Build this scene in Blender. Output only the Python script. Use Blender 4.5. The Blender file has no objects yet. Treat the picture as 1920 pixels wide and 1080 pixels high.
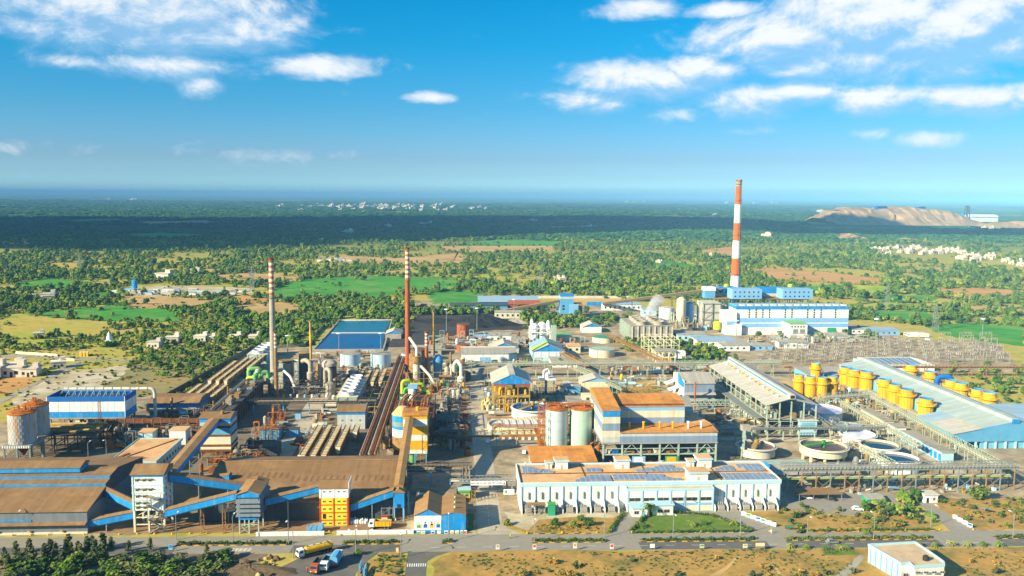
import bpy,math,random
import numpy as np
from math import sin,cos,atan,atan2,radians,pi,sqrt,floor
random.seed(7)
SC=bpy.context.scene
COL=SC.collection
# -- camera
H,FPX=120.0,1600.0
YAW,PITCH,ROLL=radians(3.5),atan(175/1600.),radians(0.45)
_f=np.array([sin(YAW)*cos(PITCH),cos(YAW)*cos(PITCH),-sin(PITCH)])
_r0=np.array([cos(YAW),-sin(YAW),0.0]);_u0=np.cross(_r0,_f)
_R=cos(ROLL)*_r0+sin(ROLL)*_u0;_U=-sin(ROLL)*_r0+cos(ROLL)*_u0
import mathutils
cam_d=bpy.data.cameras.new('camera');cam=bpy.data.objects.new('camera',cam_d);COL.objects.link(cam)
cam_d.sensor_width=36.0;cam_d.lens=36.0*FPX/1920.0;cam_d.clip_start=1.0;cam_d.clip_end=120000.0
m3=mathutils.Matrix(((_R[0],_U[0],-_f[0]),(_R[1],_U[1],-_f[1]),(_R[2],_U[2],-_f[2])))
cam.matrix_world=mathutils.Matrix.Translation((0,0,H))@m3.to_4x4()
SC.camera=cam
def G(px,py,z=0.0):
 "survey helper: where the sight line through a photograph point meets height z"
 d=_f+_R*(px-960)/FPX-_U*(py-540)/FPX
 t=(z-H)/d[2]
 return(float(d[0]*t),float(d[1]*t))
def PX(x,y,z=0.0):
 v=np.array([x,y,z-H]);zz=v@_f
 return 960+FPX*(v@_R)/zz,540-FPX*(v@_U)/zz
def azel(px,py):
 d=_f+_R*(px-960)/FPX-_U*(py-540)/FPX;d=d/np.linalg.norm(d)
 return atan2(d[0],d[1]),math.asin(d[2])
# -- light
SUN_EL=radians(25.0);SH=np.array([0.87,0.5]);SH=SH/np.linalg.norm(SH)
to_sun=mathutils.Vector((-SH[0]*cos(SUN_EL),-SH[1]*cos(SUN_EL),sin(SUN_EL)))
sd=bpy.data.lights.new('sun','SUN');sd.energy=5.0;sd.angle=radians(0.5);sd.color=(1.0,0.865,0.585)
sun=bpy.data.objects.new('sun',sd);COL.objects.link(sun)
sun.rotation_euler=to_sun.to_track_quat('Z','Y').to_euler()
SC.view_settings.view_transform='Standard';SC.view_settings.look='None'
SC.view_settings.exposure=1.02;SC.view_settings.gamma=1.0
SC.world=W=bpy.data.worlds.new('World');W.use_nodes=True
def build_world():
 nt=W.node_tree;nt.nodes.clear();N=nt.nodes.new;L=nt.links.new
 def math_(op,a,b=None,c=None):
  n=N('ShaderNodeMath');n.operation=op
  for i,v in enumerate((a,b,c)):
   if v is None:continue
   if isinstance(v,(int,float)):n.inputs[i].default_value=v
   else:L(v,n.inputs[i])
  return n.outputs[0]
 def vmath(op,a,b=None,c=None):
  n=N('ShaderNodeVectorMath');n.operation=op
  for i,v in enumerate((a,b,c)):
   if v is None:continue
   if isinstance(v,(tuple,list)):n.inputs[i].default_value=v
   else:L(v,n.inputs[i])
  return n
 def ramp(v,a,b,lo=0.,hi=1.,smooth=True):
  n=N('ShaderNodeMapRange');n.interpolation_type='SMOOTHSTEP' if smooth else 'LINEAR'
  L(v,n.inputs[0]);n.inputs[1].default_value=a;n.inputs[2].default_value=b
  n.inputs[3].default_value=lo;n.inputs[4].default_value=hi
  return n.outputs[0]
 sky=N('ShaderNodeTexSky');sky.sky_type='NISHITA';sky.sun_disc=False
 sky.sun_elevation=SUN_EL;sky.sun_rotation=atan2(to_sun[0],to_sun[1])
 sky.altitude=150;sky.air_density=1.0;sky.dust_density=0.6;sky.ozone_density=2.2
 tc=N('ShaderNodeTexCoord');sep=N('ShaderNodeSeparateXYZ');L(tc.outputs['Generated'],sep.inputs[0])
 az=math_('ARCTAN2',sep.outputs[0],sep.outputs[1]);el=math_('ARCSINE',sep.outputs[2])
 cr=N('ShaderNodeValToRGB');L(ramp(el,0.0,radians(40),0,1,False),cr.inputs[0])
 e=cr.color_ramp.elements;e[0].position=.012;e[0].color=(.33,.64,1.05,1);e[1].position=1.0;e[1].color=(.14,.48,.66,1)
 for p_,c_ in((.03,(.27,.49,.80,1)),(.057,(.23,.39,.63,1)),(.14,(.115,.38,.565,1)),(.24,(.03,.40,.58,1)),(.32,(.012,.40,.585,1))):
  q=e.new(p_);q.color=c_
 tint=N('ShaderNodeMix');tint.data_type='RGBA';tint.blend_type='MULTIPLY';tint.inputs[0].default_value=1.0
 L(sky.outputs[0],tint.inputs[6]);L(cr.outputs[0],tint.inputs[7])
 hs=vmath('SCALE',tint.outputs[2]);hs.inputs[3].default_value=1.9
 bg=N('ShaderNodeBackground');L(hs.outputs[0],bg.inputs[0]);bg.inputs[1].default_value=0.066
 uv=N('ShaderNodeCombineXYZ');L(az,uv.inputs[0]);L(el,uv.inputs[1])
 blobs=[(260,26,240,66,1.25),(430,52,140,42,1.1),(140,28,100,48,1.1),(165,116,75,15,.62),(320,124,130,26,.95),(378,157,40,20,.85),(600,124,120,22,.95),(815,183,52,11,.85),(1195,16,72,20,1.0),(1365,20,70,14,.95),(1090,188,100,24,.85),(1225,152,140,36,1.1),(1310,134,100,26,1.05),(1500,72,160,50,1.3),(1620,45,170,58,1.35),(1780,66,180,62,1.35),(1890,25,130,60,1.35),(1620,108,240,46,1.0),(1290,212,70,16,.7),(1410,188,120,32,1.0),(1510,176,90,26,1.05),(1640,186,100,28,.95),(1810,190,120,30,.95),(1905,180,60,26,.75),(1745,258,62,17,.85),(1630,250,60,14,.5),(1860,140,60,14,.6),(1395,245,60,10,.45),(1475,137,60,15,.8),(60,275,120,14,.4),(430,290,110,16,.4),(600,290,100,12,.35),(1880,96,30,7,.8),(1355,66,20,10,.6),(1315,112,16,12,.6)]
 def density(vec,full=True):
  tot=None
  for(px,py,rx,ry,a) in(blobs if full else[b for b in blobs if b[3]>=24]):
   u,v=azel(px,py);ix,iy=FPX/rx*.93,FPX/ry*.93
   n=vmath('MULTIPLY_ADD',vec,(ix,iy,0),(-u*ix,-v*iy,0))
   d=vmath('LENGTH',n.outputs[0]).outputs['Value']
   g=ramp(d,0.0,1.7,a*.98,0.0,True)
   tot=g if tot is None else math_('MAXIMUM',tot,g)
  sp=N('ShaderNodeSeparateXYZ');L(vec,sp.inputs[0])
  up=ramp(sp.outputs[1],radians(13.5),radians(18));
  side=ramp(math_('ABSOLUTE',math_('SUBTRACT',sp.outputs[0],YAW)),radians(33),radians(40))
  low=ramp(sp.outputs[1],radians(2),radians(6))
  outm=math_('MULTIPLY',math_('MAXIMUM',up,side),low)
  nz0=N('ShaderNodeTexNoise');nz0.inputs['Scale'].default_value=3.2;nz0.inputs['Detail'].default_value=2
  L(vmath('MULTIPLY',vec,(1,3,1)).outputs[0],nz0.inputs['Vector'])
  tot=math_('MAXIMUM',tot,math_('MULTIPLY',outm,ramp(nz0.outputs[0],.5,.72,0,1)))
  v1=vmath('MULTIPLY',vec,(1,1.6,1)).outputs[0]
  warp=N('ShaderNodeTexNoise');warp.inputs['Scale'].default_value=7;warp.inputs['Detail'].default_value=2;L(v1,warp.inputs['Vector'])
  v2=vmath('MULTIPLY_ADD',warp.outputs['Color'],(.09,.09,0),v1).outputs[0]
  nz=N('ShaderNodeTexNoise');nz.inputs['Scale'].default_value=17;nz.inputs['Detail'].default_value=10;nz.inputs['Roughness'].default_value=.62
  L(v2,nz.inputs['Vector'])
  return math_('ADD',tot,math_('MULTIPLY',math_('SUBTRACT',nz.outputs[0],.5),1.55))
 d0=density(uv.outputs[0])
 up=vmath('ADD',uv.outputs[0],(-0.006,0.011,0)).outputs[0]
 d1=density(up,False)
 lit=ramp(math_('SUBTRACT',d0,math_('MULTIPLY',d1,.95)),-.22,.42)
 alpha=math_('MULTIPLY',ramp(d0,.17,.92),math_('MULTIPLY_ADD',lit,.42,.54))
 cc=N('ShaderNodeMix');cc.data_type='RGBA';L(lit,cc.inputs[0])
 cc.inputs[6].default_value=(.42,.64,.88,1);cc.inputs[7].default_value=(.88,.91,.93,1)
 bgc=N('ShaderNodeBackground');L(cc.outputs[2],bgc.inputs[0]);bgc.inputs[1].default_value=.55
 mx=N('ShaderNodeMixShader');L(alpha,mx.inputs[0]);L(bg.outputs[0],mx.inputs[1]);L(bgc.outputs[0],mx.inputs[2])
 out=N('ShaderNodeOutputWorld');L(mx.outputs[0],out.inputs[0])
build_world()
W.cycles.sampling_method='MANUAL';W.cycles.sample_map_resolution=512
SC.render.engine='CYCLES'
SC.cycles.use_denoising=True
SC.cycles.max_bounces=3;SC.cycles.diffuse_bounces=1;SC.cycles.glossy_bounces=1;SC.cycles.transmission_bounces=2
SC.cycles.volume_bounces=0;SC.cycles.transparent_max_bounces=4
SC.cycles.caustics_reflective=False;SC.cycles.caustics_refractive=False
SC.cycles.sample_clamp_indirect=4.0
# -- materials
MATS={}
def lin(c):
 if isinstance(c,str):
  c=[int(c[i:i+2],16)/255. for i in(0,2,4)]
  return tuple(((x/12.92) if x<=.04045 else((x+.055)/1.055)**2.4) for x in c)
 return tuple(c)
def mat(name,col,rough=.75,var=.22,scale=.25,dirt=None,damt=.35,dscale=.12,streak=False,metal=0.0,stripe=None,pitch=1.0,rnd=0.0,spec=.3):
 """weathered paint / metal / earth: base colour, large mottling, dirt with its own shape, sheet joints"""
 m=bpy.data.materials.new(name);m.use_nodes=True;MATS[name]=m
 nt=m.node_tree;N=nt.nodes.new;L=nt.links.new;b=nt.nodes['Principled BSDF']
 b.inputs['Roughness'].default_value=rough;b.inputs['Metallic'].default_value=metal
 b.inputs['Specular IOR Level'].default_value=spec
 c=lin(col);geo=N('ShaderNodeNewGeometry');pos=geo.outputs['Position']
 nz=N('ShaderNodeTexNoise');nz.inputs['Scale'].default_value=scale;nz.inputs['Detail'].default_value=5;nz.inputs['Roughness'].default_value=.65
 L(pos,nz.inputs['Vector'])
 mr=N('ShaderNodeMapRange');mr.inputs[1].default_value=.3;mr.inputs[2].default_value=.7;L(nz.outputs[0],mr.inputs[0])
 mx=N('ShaderNodeMix');mx.data_type='RGBA';L(mr.outputs[0],mx.inputs[0])
 mx.inputs[6].default_value=tuple(x*(1-var) for x in c)+(1,);mx.inputs[7].default_value=tuple(min(.92,x*(1+var*.8)) for x in c)+(1,)
 cur=mx.outputs[2]
 if rnd:
  oi=N('ShaderNodeObjectInfo');mr2=N('ShaderNodeMapRange');L(oi.outputs['Random'],mr2.inputs[0]);mr2.inputs[3].default_value=1-rnd;mr2.inputs[4].default_value=1+rnd
  mm=N('ShaderNodeVectorMath');mm.operation='SCALE';L(cur,mm.inputs[0]);L(mr2.outputs[0],mm.inputs[3]);cur=mm.outputs[0]
 if stripe:
  sp=N('ShaderNodeSeparateXYZ');L(pos,sp.inputs[0])
  dv=N('ShaderNodeMath');dv.operation='DIVIDE';L(sp.outputs['xyz'.index(stripe)],dv.inputs[0]);dv.inputs[1].default_value=pitch
  fl=N('ShaderNodeMath');fl.operation='FLOOR';L(dv.outputs[0],fl.inputs[0])
  wn=N('ShaderNodeTexWhiteNoise');wn.noise_dimensions='1D';L(fl.outputs[0],wn.inputs['W'])
  mr3=N('ShaderNodeMapRange');L(wn.outputs[0],mr3.inputs[0]);mr3.inputs[3].default_value=.89;mr3.inputs[4].default_value=1.07
  fr=N('ShaderNodeMath');fr.operation='FRACT';L(dv.outputs[0],fr.inputs[0])
  gt=N('ShaderNodeMapRange');L(fr.outputs[0],gt.inputs[0]);gt.inputs[1].default_value=.0;gt.inputs[2].default_value=.16;gt.inputs[3].default_value=.9;gt.inputs[4].default_value=1.0
  ml=N('ShaderNodeMath');ml.operation='MULTIPLY';L(mr3.outputs[0],ml.inputs[0]);L(gt.outputs[0],ml.inputs[1])
  mm=N('ShaderNodeVectorMath');mm.operation='SCALE';L(cur,mm.inputs[0]);L(ml.outputs[0],mm.inputs[3]);cur=mm.outputs[0]
 if dirt is not None:
  n2=N('ShaderNodeTexNoise');n2.inputs['Scale'].default_value=1.0;n2.inputs['Detail'].default_value=8;n2.inputs['Roughness'].default_value=.7
  mp=N('ShaderNodeMapping');L(pos,mp.inputs[0]);s=dscale
  mp.inputs['Scale'].default_value=(s*4,s*4,s*.5) if streak else(s,s,s*1.3);mp.inputs['Location'].default_value=(31,7,3)
  L(mp.outputs[0],n2.inputs['Vector'])
  r2=N('ShaderNodeMapRange');L(n2.outputs[0],r2.inputs[0]);r2.inputs[1].default_value=.64-.34*damt;r2.inputs[2].default_value=.78-.2*damt
  md=N('ShaderNodeMix');md.data_type='RGBA';L(r2.outputs[0],md.inputs[0]);L(cur,md.inputs[6]);md.inputs[7].default_value=lin(dirt)+(1,)
  cur=md.outputs[2]
 L(cur,b.inputs['Base Color'])
 return m
RUST,DUST,SOOT='7a4a22','a07a50','38332c'
mat('roof_brown','8c6c46',stripe='x',pitch=1.1,dirt='a8865c',damt=.35,dscale=.05,var=.12)
mat('roof_brown_y','9e7a4c',stripe='y',pitch=1.1,dirt='b48c5a',damt=.3,dscale=.05,var=.12)
mat('roof_patch','7d5f42',var=.2)
mat('roof_orange','d08c3e',stripe='x',pitch=1.2,dirt='94602f',damt=.4,dscale=.08,var=.16)
mat('roof_terracotta','dcae78',dirt='b98a58',damt=.4,dscale=.1,var=.16)
mat('roof_grey','a9a498',stripe='x',pitch=1.2,dirt='a2957c',damt=.3,dscale=.05,var=.1)
mat('roof_grey_y','bcb7aa',stripe='y',pitch=1.2,dirt='a59c88',damt=.3,dscale=.05,var=.1)
mat('roof_teal','a6b6b2',stripe='y',pitch=1.5,dirt='a8aa9e',damt=.35,dscale=.03,var=.1)
mat('roof_bluegrey','8fb0c8',stripe='y',pitch=1.5,dirt='9fa8a2',damt=.3,dscale=.04,var=.1)
mat('blue','128ad2',stripe='x',pitch=1.0,dirt='6d9cc0',damt=.34,dscale=.12,streak=True,var=.14)
mat('blue_y','128ad2',stripe='y',pitch=1.0,dirt='6d9cc0',damt=.34,dscale=.12,streak=True,var=.14)
mat('blue_deep','0d62b0',var=.12)
mat('blue_light','7fb2dd',dirt='9fb0b8',damt=.25,var=.1)
mat('blue_wall','5aa0c8',dirt='7ba0b8',damt=.3,streak=True,var=.12)
mat('cladding_grey','6d7880',stripe='x',pitch=1.0,dirt='7d7463',damt=.25,var=.12)
mat('cladding_dark','4a5157',stripe='x',pitch=1.0,var=.15)
mat('cladding_pale','b9c0be',stripe='x',pitch=1.1,dirt='a99f88',damt=.25,streak=True,var=.08)
mat('cladding_cream','d8cdb0',stripe='x',pitch=1.1,dirt='b08450',damt=.25,streak=True,var=.08)
mat('cladding_slate','7f93ab',stripe='x',pitch=1.1,dirt='8e8b84',damt=.25,streak=True,var=.1)
mat('white','e4e6e2',rough=.6,dirt='b9b3a2',damt=.36,streak=True,dscale=.2,var=.08)
mat('white_clean','ececea',rough=.55,var=.04)
mat('cream','dcd2b4',dirt='b3a37e',damt=.3,streak=True,dscale=.2,var=.08)
mat('aqua','a9d0dc',dirt='b8c0ba',damt=.2,streak=True,dscale=.2,var=.06)
mat('aqua_deep','6fb4cf',var=.1)
mat('yellow','eaae14',rough=.6,dirt='b07e22',damt=.34,streak=True,dscale=.2,var=.1,rnd=.1)
mat('yellow_tower','e8aa18',stripe='x',pitch=1.0,dirt='b88a3a',damt=.3,var=.06)
mat('orange_red','d4401c',var=.12)
mat('orange_red_stack','c8602c',dirt='b87a4a',damt=.25,streak=True,var=.1)
mat('rust','7f4a20',rough=.9,dirt='4a2c18',damt=.45,dscale=.4,var=.3)
mat('rust_orange','b06420',rough=.9,dirt='6e3d18',damt=.4,dscale=.4,var=.3)
mat('rust_pale','9c7a4c',rough=.9,dirt='5f452a',damt=.4,dscale=.4,var=.25)
mat('steel','8d9490',rough=.6,metal=.2,dirt='7c6a50',damt=.3,dscale=.5,var=.15)
mat('steel_dark','4c4b46',rough=.7,dirt='5c452e',damt=.4,dscale=.4,var=.2)
mat('steel_green','a4b8a8',rough=.6,dirt='8c8468',damt=.35,dscale=.5,var=.15)
mat('steel_yellow','b99a4c',rough=.7,dirt='7d6132',damt=.4,dscale=.5,var=.2)
mat('pipe_grey','a89f90',rough=.6,dirt='7d6b52',damt=.4,dscale=.3,var=.15)
mat('pipe_white','cfc9ba',rough=.5,dirt='9a8664',damt=.3,dscale=.3,var=.1)
mat('green_duct','6fb56a',rough=.55,dirt='b6c050',damt=.35,dscale=.3,var=.15)
mat('lime','b8c832',rough=.55,dirt='8d8f3a',damt=.3,var=.15)
mat('teal_green','2f9a72',rough=.55,var=.15)
mat('tank_white','dde4e6',rough=.5,dirt='b0a890',damt=.2,streak=True,dscale=.25,var=.05)
mat('tank_blue','b4d2e2',rough=.5,dirt='9db4bc',damt=.2,streak=True,dscale=.25,var=.06)
mat('silo_pale','b8c8c8',rough=.5,dirt='a08a62',damt=.18,streak=True,dscale=.16,var=.06)
mat('silo_green','a9c6b6',rough=.5,dirt='a08a62',damt=.18,streak=True,dscale=.16,var=.06)
mat('silo_rusty','a8b0b4',rough=.55,dirt='c08226',damt=.5,streak=True,dscale=.2,var=.1)
mat('concrete','a39b8c',rough=.9,dirt='7d7460',damt=.35,dscale=.1,var=.12)
mat('concrete_pale','c9c3b4',rough=.9,dirt='a29880',damt=.3,dscale=.1,var=.1)
mat('asphalt','938d80',rough=.9,dirt='9a8f7c',damt=.35,dscale=.06,var=.1,scale=.4)
mat('asphalt_dark','67655f',rough=.9,dirt='7b7262',damt=.35,dscale=.08,var=.12,scale=.4)
mat('dusty_road','bcae96',rough=.95,dirt='9c907c',damt=.45,dscale=.08,var=.15)
mat('yard','b3a081',rough=.95,dirt='786850',damt=.6,dscale=.09,var=.36,scale=.08)
mat('yard_brown','a07e58',rough=.95,dirt='6d5a42',damt=.5,dscale=.05,var=.2,scale=.15)
mat('yard_dark','7d705c',rough=.95,dirt='6b5740',damt=.35,dscale=.06,var=.3,scale=.2)
mat('sand','c9a866',rough=.95,dirt='a9935e',damt=.4,dscale=.06,var=.15)
mat('salt','cfc4ac',rough=.95,dirt='a3946a',damt=.75,dscale=.06,var=.12)
mat('dry_grass','b08a45',rough=1,dirt='6c6a33',damt=.5,dscale=.07,var=.25,scale=.3)
mat('dry_grass_olive','8a8350',rough=1,dirt='a88a52',damt=.45,dscale=.025,var=.25,scale=.15)
mat('lawn','5d7a22',rough=1,dirt='7d8030',damt=.4,dscale=.12,var=.25,scale=.3)
mat('field_green','3f8f22',rough=1,dirt='76993a',damt=.45,dscale=.02,var=.25,scale=.05,stripe='y',pitch=15)
mat('field_lime','93ad2a',rough=1,dirt='c7b42c',damt=.45,dscale=.02,var=.15,scale=.05,stripe='y',pitch=17)
mat('field_tan','c4a064',rough=1,dirt='9a7f4a',damt=.45,dscale=.015,var=.14,scale=.05,stripe='y',pitch=17)
mat('field_orange','c2904e',rough=1,dirt='c8965c',damt=.45,dscale=.015,var=.14,scale=.05,stripe='y',pitch=17)
mat('coal','26272a',rough=.95,var=.3,scale=.3)
mat('coal_ground','3b3936',rough=.95,dirt='57504a',damt=.4,dscale=.04,var=.25)
mat('rock','6b5a44',rough=1,dirt='5a4b38',damt=.4,dscale=.5,var=.3,scale=.8,rnd=.25)
mat('hill','b3926a',rough=1,dirt='857a5c',damt=.65,dscale=.012,var=.25,scale=.02)
mat('glass','2a3238',rough=.15,var=.2,spec=.6)
mat('frame_beige','b6a98c',var=.1)
mat('dark','2b2a28',rough=.8,var=.3)
mat('tyre','1c1c1c',rough=.9)
mat('panel','74879f',rough=.35,var=.12,rnd=.12,spec=.6)
mat('panel_frame','c3c9d2',rough=.4)
mat('green_paint','3f9a4c',rough=.6,var=.12)
mat('red_paint','c22a20',rough=.6,var=.12)
mat('rust_red','a4532e',rough=.8,dirt='c07a4e',damt=.3,streak=True,var=.2)
mat('kerb_yellow','d9a81c',var=.15)
mat('kerb_grey','b5b0a4',var=.1)
mat('roof_dusty','c9b08c',dirt='b0936a',damt=.4,dscale=.15,var=.15);mat('yellow_bright','f6d018',dirt='e0b020',damt=.2,var=.06);mat('ring_red','b9683c',var=.15);mat('ring_white','d9cebe',var=.1);mat('skin','8a5a3c');mat('vest','b6e01c')
mat('insulator','a8a69e',rough=.4)
mat('village_wall','cfc4b2',rnd=.22,dirt='b9a489',damt=.3,var=.12)
mat('slurry_brown','5b3a26',rough=.35,dirt='7a5636',damt=.4,dscale=.1,spec=.5)
mat('slurry_purple','8f93c4',rough=.3,dirt='c9cbe0',damt=.5,dscale=.08,spec=.5)
mat('slurry_white','dfe1ea',rough=.5,dirt='b9bde0',damt=.3,dscale=.08)
def water_mat(name,col,rough=.08):
 m=mat(name,col,rough=rough,var=.12,scale=.05,spec=.5)
 nt=m.node_tree;b=nt.nodes['Principled BSDF'];b.inputs['IOR'].default_value=1.33
 nz=nt.nodes.new('ShaderNodeTexNoise');nz.inputs['Scale'].default_value=.5;nz.inputs['Detail'].default_value=4
 g=nt.nodes.new('ShaderNodeNewGeometry');nt.links.new(g.outputs['Position'],nz.inputs['Vector'])
 bp=nt.nodes.new('ShaderNodeBump');bp.inputs['Strength'].default_value=.25;bp.inputs['Distance'].default_value=.15
 nt.links.new(nz.outputs[0],bp.inputs['Height']);nt.links.new(bp.outputs[0],b.inputs['Normal'])
water_mat('water_blue','0c5288',.3);water_mat('water_dark','1f3040');water_mat('water_teal','186a86',.3)
def foliage(name,a,b_,c_=None,rough=1.0):
 m=bpy.data.materials.new(name);m.use_nodes=True;MATS[name]=m
 nt=m.node_tree;N=nt.nodes.new;L=nt.links.new;bs=nt.nodes['Principled BSDF']
 bs.inputs['Roughness'].default_value=rough;bs.inputs['Specular IOR Level'].default_value=.1
 oi=N('ShaderNodeObjectInfo');cr=N('ShaderNodeValToRGB');L(oi.outputs['Random'],cr.inputs[0])
 cr.color_ramp.elements[0].color=lin(a)+(1,);cr.color_ramp.elements[1].color=lin(b_)+(1,)
 if c_:e=cr.color_ramp.elements.new(.55);e.color=lin(c_)+(1,)
 g=N('ShaderNodeNewGeometry');nz=N('ShaderNodeTexNoise');nz.inputs['Scale'].default_value=.55;nz.inputs['Detail'].default_value=3
 L(g.outputs['Position'],nz.inputs['Vector'])
 mr=N('ShaderNodeMapRange');L(nz.outputs[0],mr.inputs[0]);mr.inputs[1].default_value=.3;mr.inputs[2].default_value=.7;mr.inputs[3].default_value=.7;mr.inputs[4].default_value=1.3
 mm=N('ShaderNodeVectorMath');mm.operation='SCALE';L(cr.outputs[0],mm.inputs[0]);L(mr.outputs[0],mm.inputs[3])
 L(mm.outputs[0],bs.inputs['Base Color'])
foliage('leaf','486a20','8c9440','64802c')
foliage('leaf_dark','3a5a28','6e7e38','4e6a2e')
foliage('leaf_dry','9a8038','c09a4c','a88a40')
foliage('leaf_casuarina','4a5638','757a44','5d6840')
foliage('leaf_forest','2f5c34','567a38','406a36')
mat('bark','5d4a36',rough=1)
# -- mesh helpers
def nrm(v):
 l=sqrt(sum(a*a for a in v)) or 1.0
 return[a/l for a in v]
def cross(a,b):return[a[1]*b[2]-a[2]*b[1],a[2]*b[0]-a[0]*b[2],a[0]*b[1]-a[1]*b[0]]
def root_of(o):
 while o.parent:o=o.parent
 return o
class MB:
 """collects shapes in world metres; to() links them as one mesh object under its thing"""
 def __init__(s):s.v=[];s.f=[]
 def _add(s,vs,fs):
  k=len(s.v);s.v+=[tuple(v) for v in vs];s.f+=[tuple(i+k for i in f) for f in fs];return s
 def box(s,x0,x1,y0,y1,z0,z1):
  return s._add([(x0,y0,z0),(x1,y0,z0),(x1,y1,z0),(x0,y1,z0),(x0,y0,z1),(x1,y0,z1),(x1,y1,z1),(x0,y1,z1)],[(3,2,1,0),(4,5,6,7),(0,1,5,4),(1,2,6,5),(2,3,7,6),(3,0,4,7)])
 def beam(s,p,q,w=.3,h=None):
  h=h or w;d=nrm([q[i]-p[i] for i in range(3)])
  up=[0,0,1] if abs(d[2])<.98 else[0,1,0]
  a=nrm(cross(d,up));b=cross(a,d)
  vs=[]
  for e in(p,q):
   for sa,sb in((-1,-1),(1,-1),(1,1),(-1,1)):
    vs.append([e[i]+a[i]*sa*w/2+b[i]*sb*h/2 for i in range(3)])
  return s._add(vs,[(3,2,1,0),(4,5,6,7),(0,1,5,4),(1,2,6,5),(2,3,7,6),(3,0,4,7)])
 def lathe(s,x,y,prof,n=20,cap=True):
  vs=[];fs=[]
  for r,z in prof:
   vs+=[(x+r*cos(2*pi*i/n),y+r*sin(2*pi*i/n),z) for i in range(n)]
  for k in range(len(prof)-1):
   for i in range(n):
    j=(i+1)%n;fs.append((k*n+i,k*n+j,(k+1)*n+j,(k+1)*n+i))
  if cap:fs.append(tuple(range(n-1,-1,-1)));fs.append(tuple((len(prof)-1)*n+i for i in range(n)))
  return s._add(vs,fs)
 def cyl(s,x,y,z0,z1,r,r2=None,n=20,cap=True):
  return s.lathe(x,y,[(r,z0),(r if r2 is None else r2,z1)],n,cap)
 def tube(s,pts,r,n=8):
  m=len(pts);vs=[];fs=[];ref=None
  for k,p in enumerate(pts):
   a=pts[max(0,k-1)];b=pts[min(m-1,k+1)]
   d=nrm([b[i]-a[i] for i in range(3)])
   if ref is None:ref=[0,0,1] if abs(d[2])<.9 else[1,0,0]
   u=nrm(cross(d,ref));w=cross(u,d);ref=w
   rr=r[k] if isinstance(r,(list,tuple)) else r
   vs+=[[p[i]+rr*(cos(2*pi*t/n)*u[i]+sin(2*pi*t/n)*w[i]) for i in range(3)] for t in range(n)]
  for k in range(m-1):
   for t in range(n):
    j=(t+1)%n;fs.append((k*n+t,(k+1)*n+t,(k+1)*n+j,k*n+j))
  fs.append(tuple(range(n)));fs.append(tuple((m-1)*n+t for t in range(n-1,-1,-1)))
  return s._add(vs,fs)
 def prism(s,poly,axis,a,b):
  n=len(poly);vs=[]
  for e in(a,b):
   for(u,z) in poly:vs.append((u,e,z) if axis=='y' else(e,u,z))
  fs=[tuple(range(n)),tuple(range(2*n-1,n-1,-1))]+[((i+1)%n,i,n+i,n+(i+1)%n) for i in range(n)]
  return s._add(vs,fs)
 def sheet(s,pts,t=.15):
  n=len(pts);vs=list(pts)+[(p[0],p[1],p[2]-t) for p in pts]
  return s._add(vs,[tuple(range(n)),tuple(range(2*n-1,n-1,-1))]+[((i+1)%n,i,n+i,n+(i+1)%n) for i in range(n)])
 def flat(s,pts,z):
  return s._add([(p[0],p[1],z) for p in pts],[tuple(range(len(pts)))])
 def face(s,pts):return s._add(pts,[tuple(range(len(pts)))])
 def mesh(s,name,m,o=(0,0,0)):
  me=bpy.data.meshes.new(name)
  me.from_pydata([(v[0]-o[0],v[1]-o[1],v[2]-o[2]) for v in s.v],[],s.f)
  if m:me.materials.append(MATS[m])
  return me
 def to(s,name,m,parent=None,smooth=False,at=None):
  o=at or((0,0,0) if parent is None else tuple(root_of(parent).location))
  me=s.mesh(name,m,o)
  if smooth:
   me.polygons.foreach_set('use_smooth',[True]*len(me.polygons))
   try:me.set_sharp_from_angle(angle=radians(40))
   except Exception:pass
  ob=bpy.data.objects.new(name,me);COL.objects.link(ob)
  if parent is not None:ob.parent=parent
  elif at:ob.location=at
  return ob
def B(*a):return MB().box(*a)
def thing(name,label,cat,loc,group=None):
 o=bpy.data.objects.new(name,None);COL.objects.link(o);o.empty_display_size=1
 o.location=(loc[0],loc[1],loc[2] if len(loc)>2 else 0)
 o['label']=label;o['category']=cat
 if group:o['group']=group
 return o
def tag(o,label,cat,group=None,kind=None):
 if label:o['label']=label
 if cat:o['category']=cat
 if group:o['group']=group
 if kind:o['kind']=kind
 return o
def struct(o,label=None):
 o['kind']='structure'
 if label:o['label']=label
 return o
def share(me,name,parent,loc):
 "a part that shares mesh data with its twins; loc in world metres"
 o=bpy.data.objects.new(name,me);COL.objects.link(o);o.parent=parent
 r=root_of(parent);o.location=tuple(loc[i]-r.location[i] for i in range(3))
 return o
def copy_tree(o,loc=None,label=None,rz=None,scale=None,parent=None):
 c=o.copy();COL.objects.link(c);c.parent=parent
 if loc is not None:c.location=(loc[0],loc[1],loc[2] if len(loc)>2 else 0)
 if label:c['label']=label
 if rz is not None:c.rotation_euler=(0,0,rz)
 if scale is not None:c.scale=scale if isinstance(scale,(tuple,list)) else(scale,)*3
 for ch in list(o.children):copy_tree(ch,parent=c)
 return c
WIN={}
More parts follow.
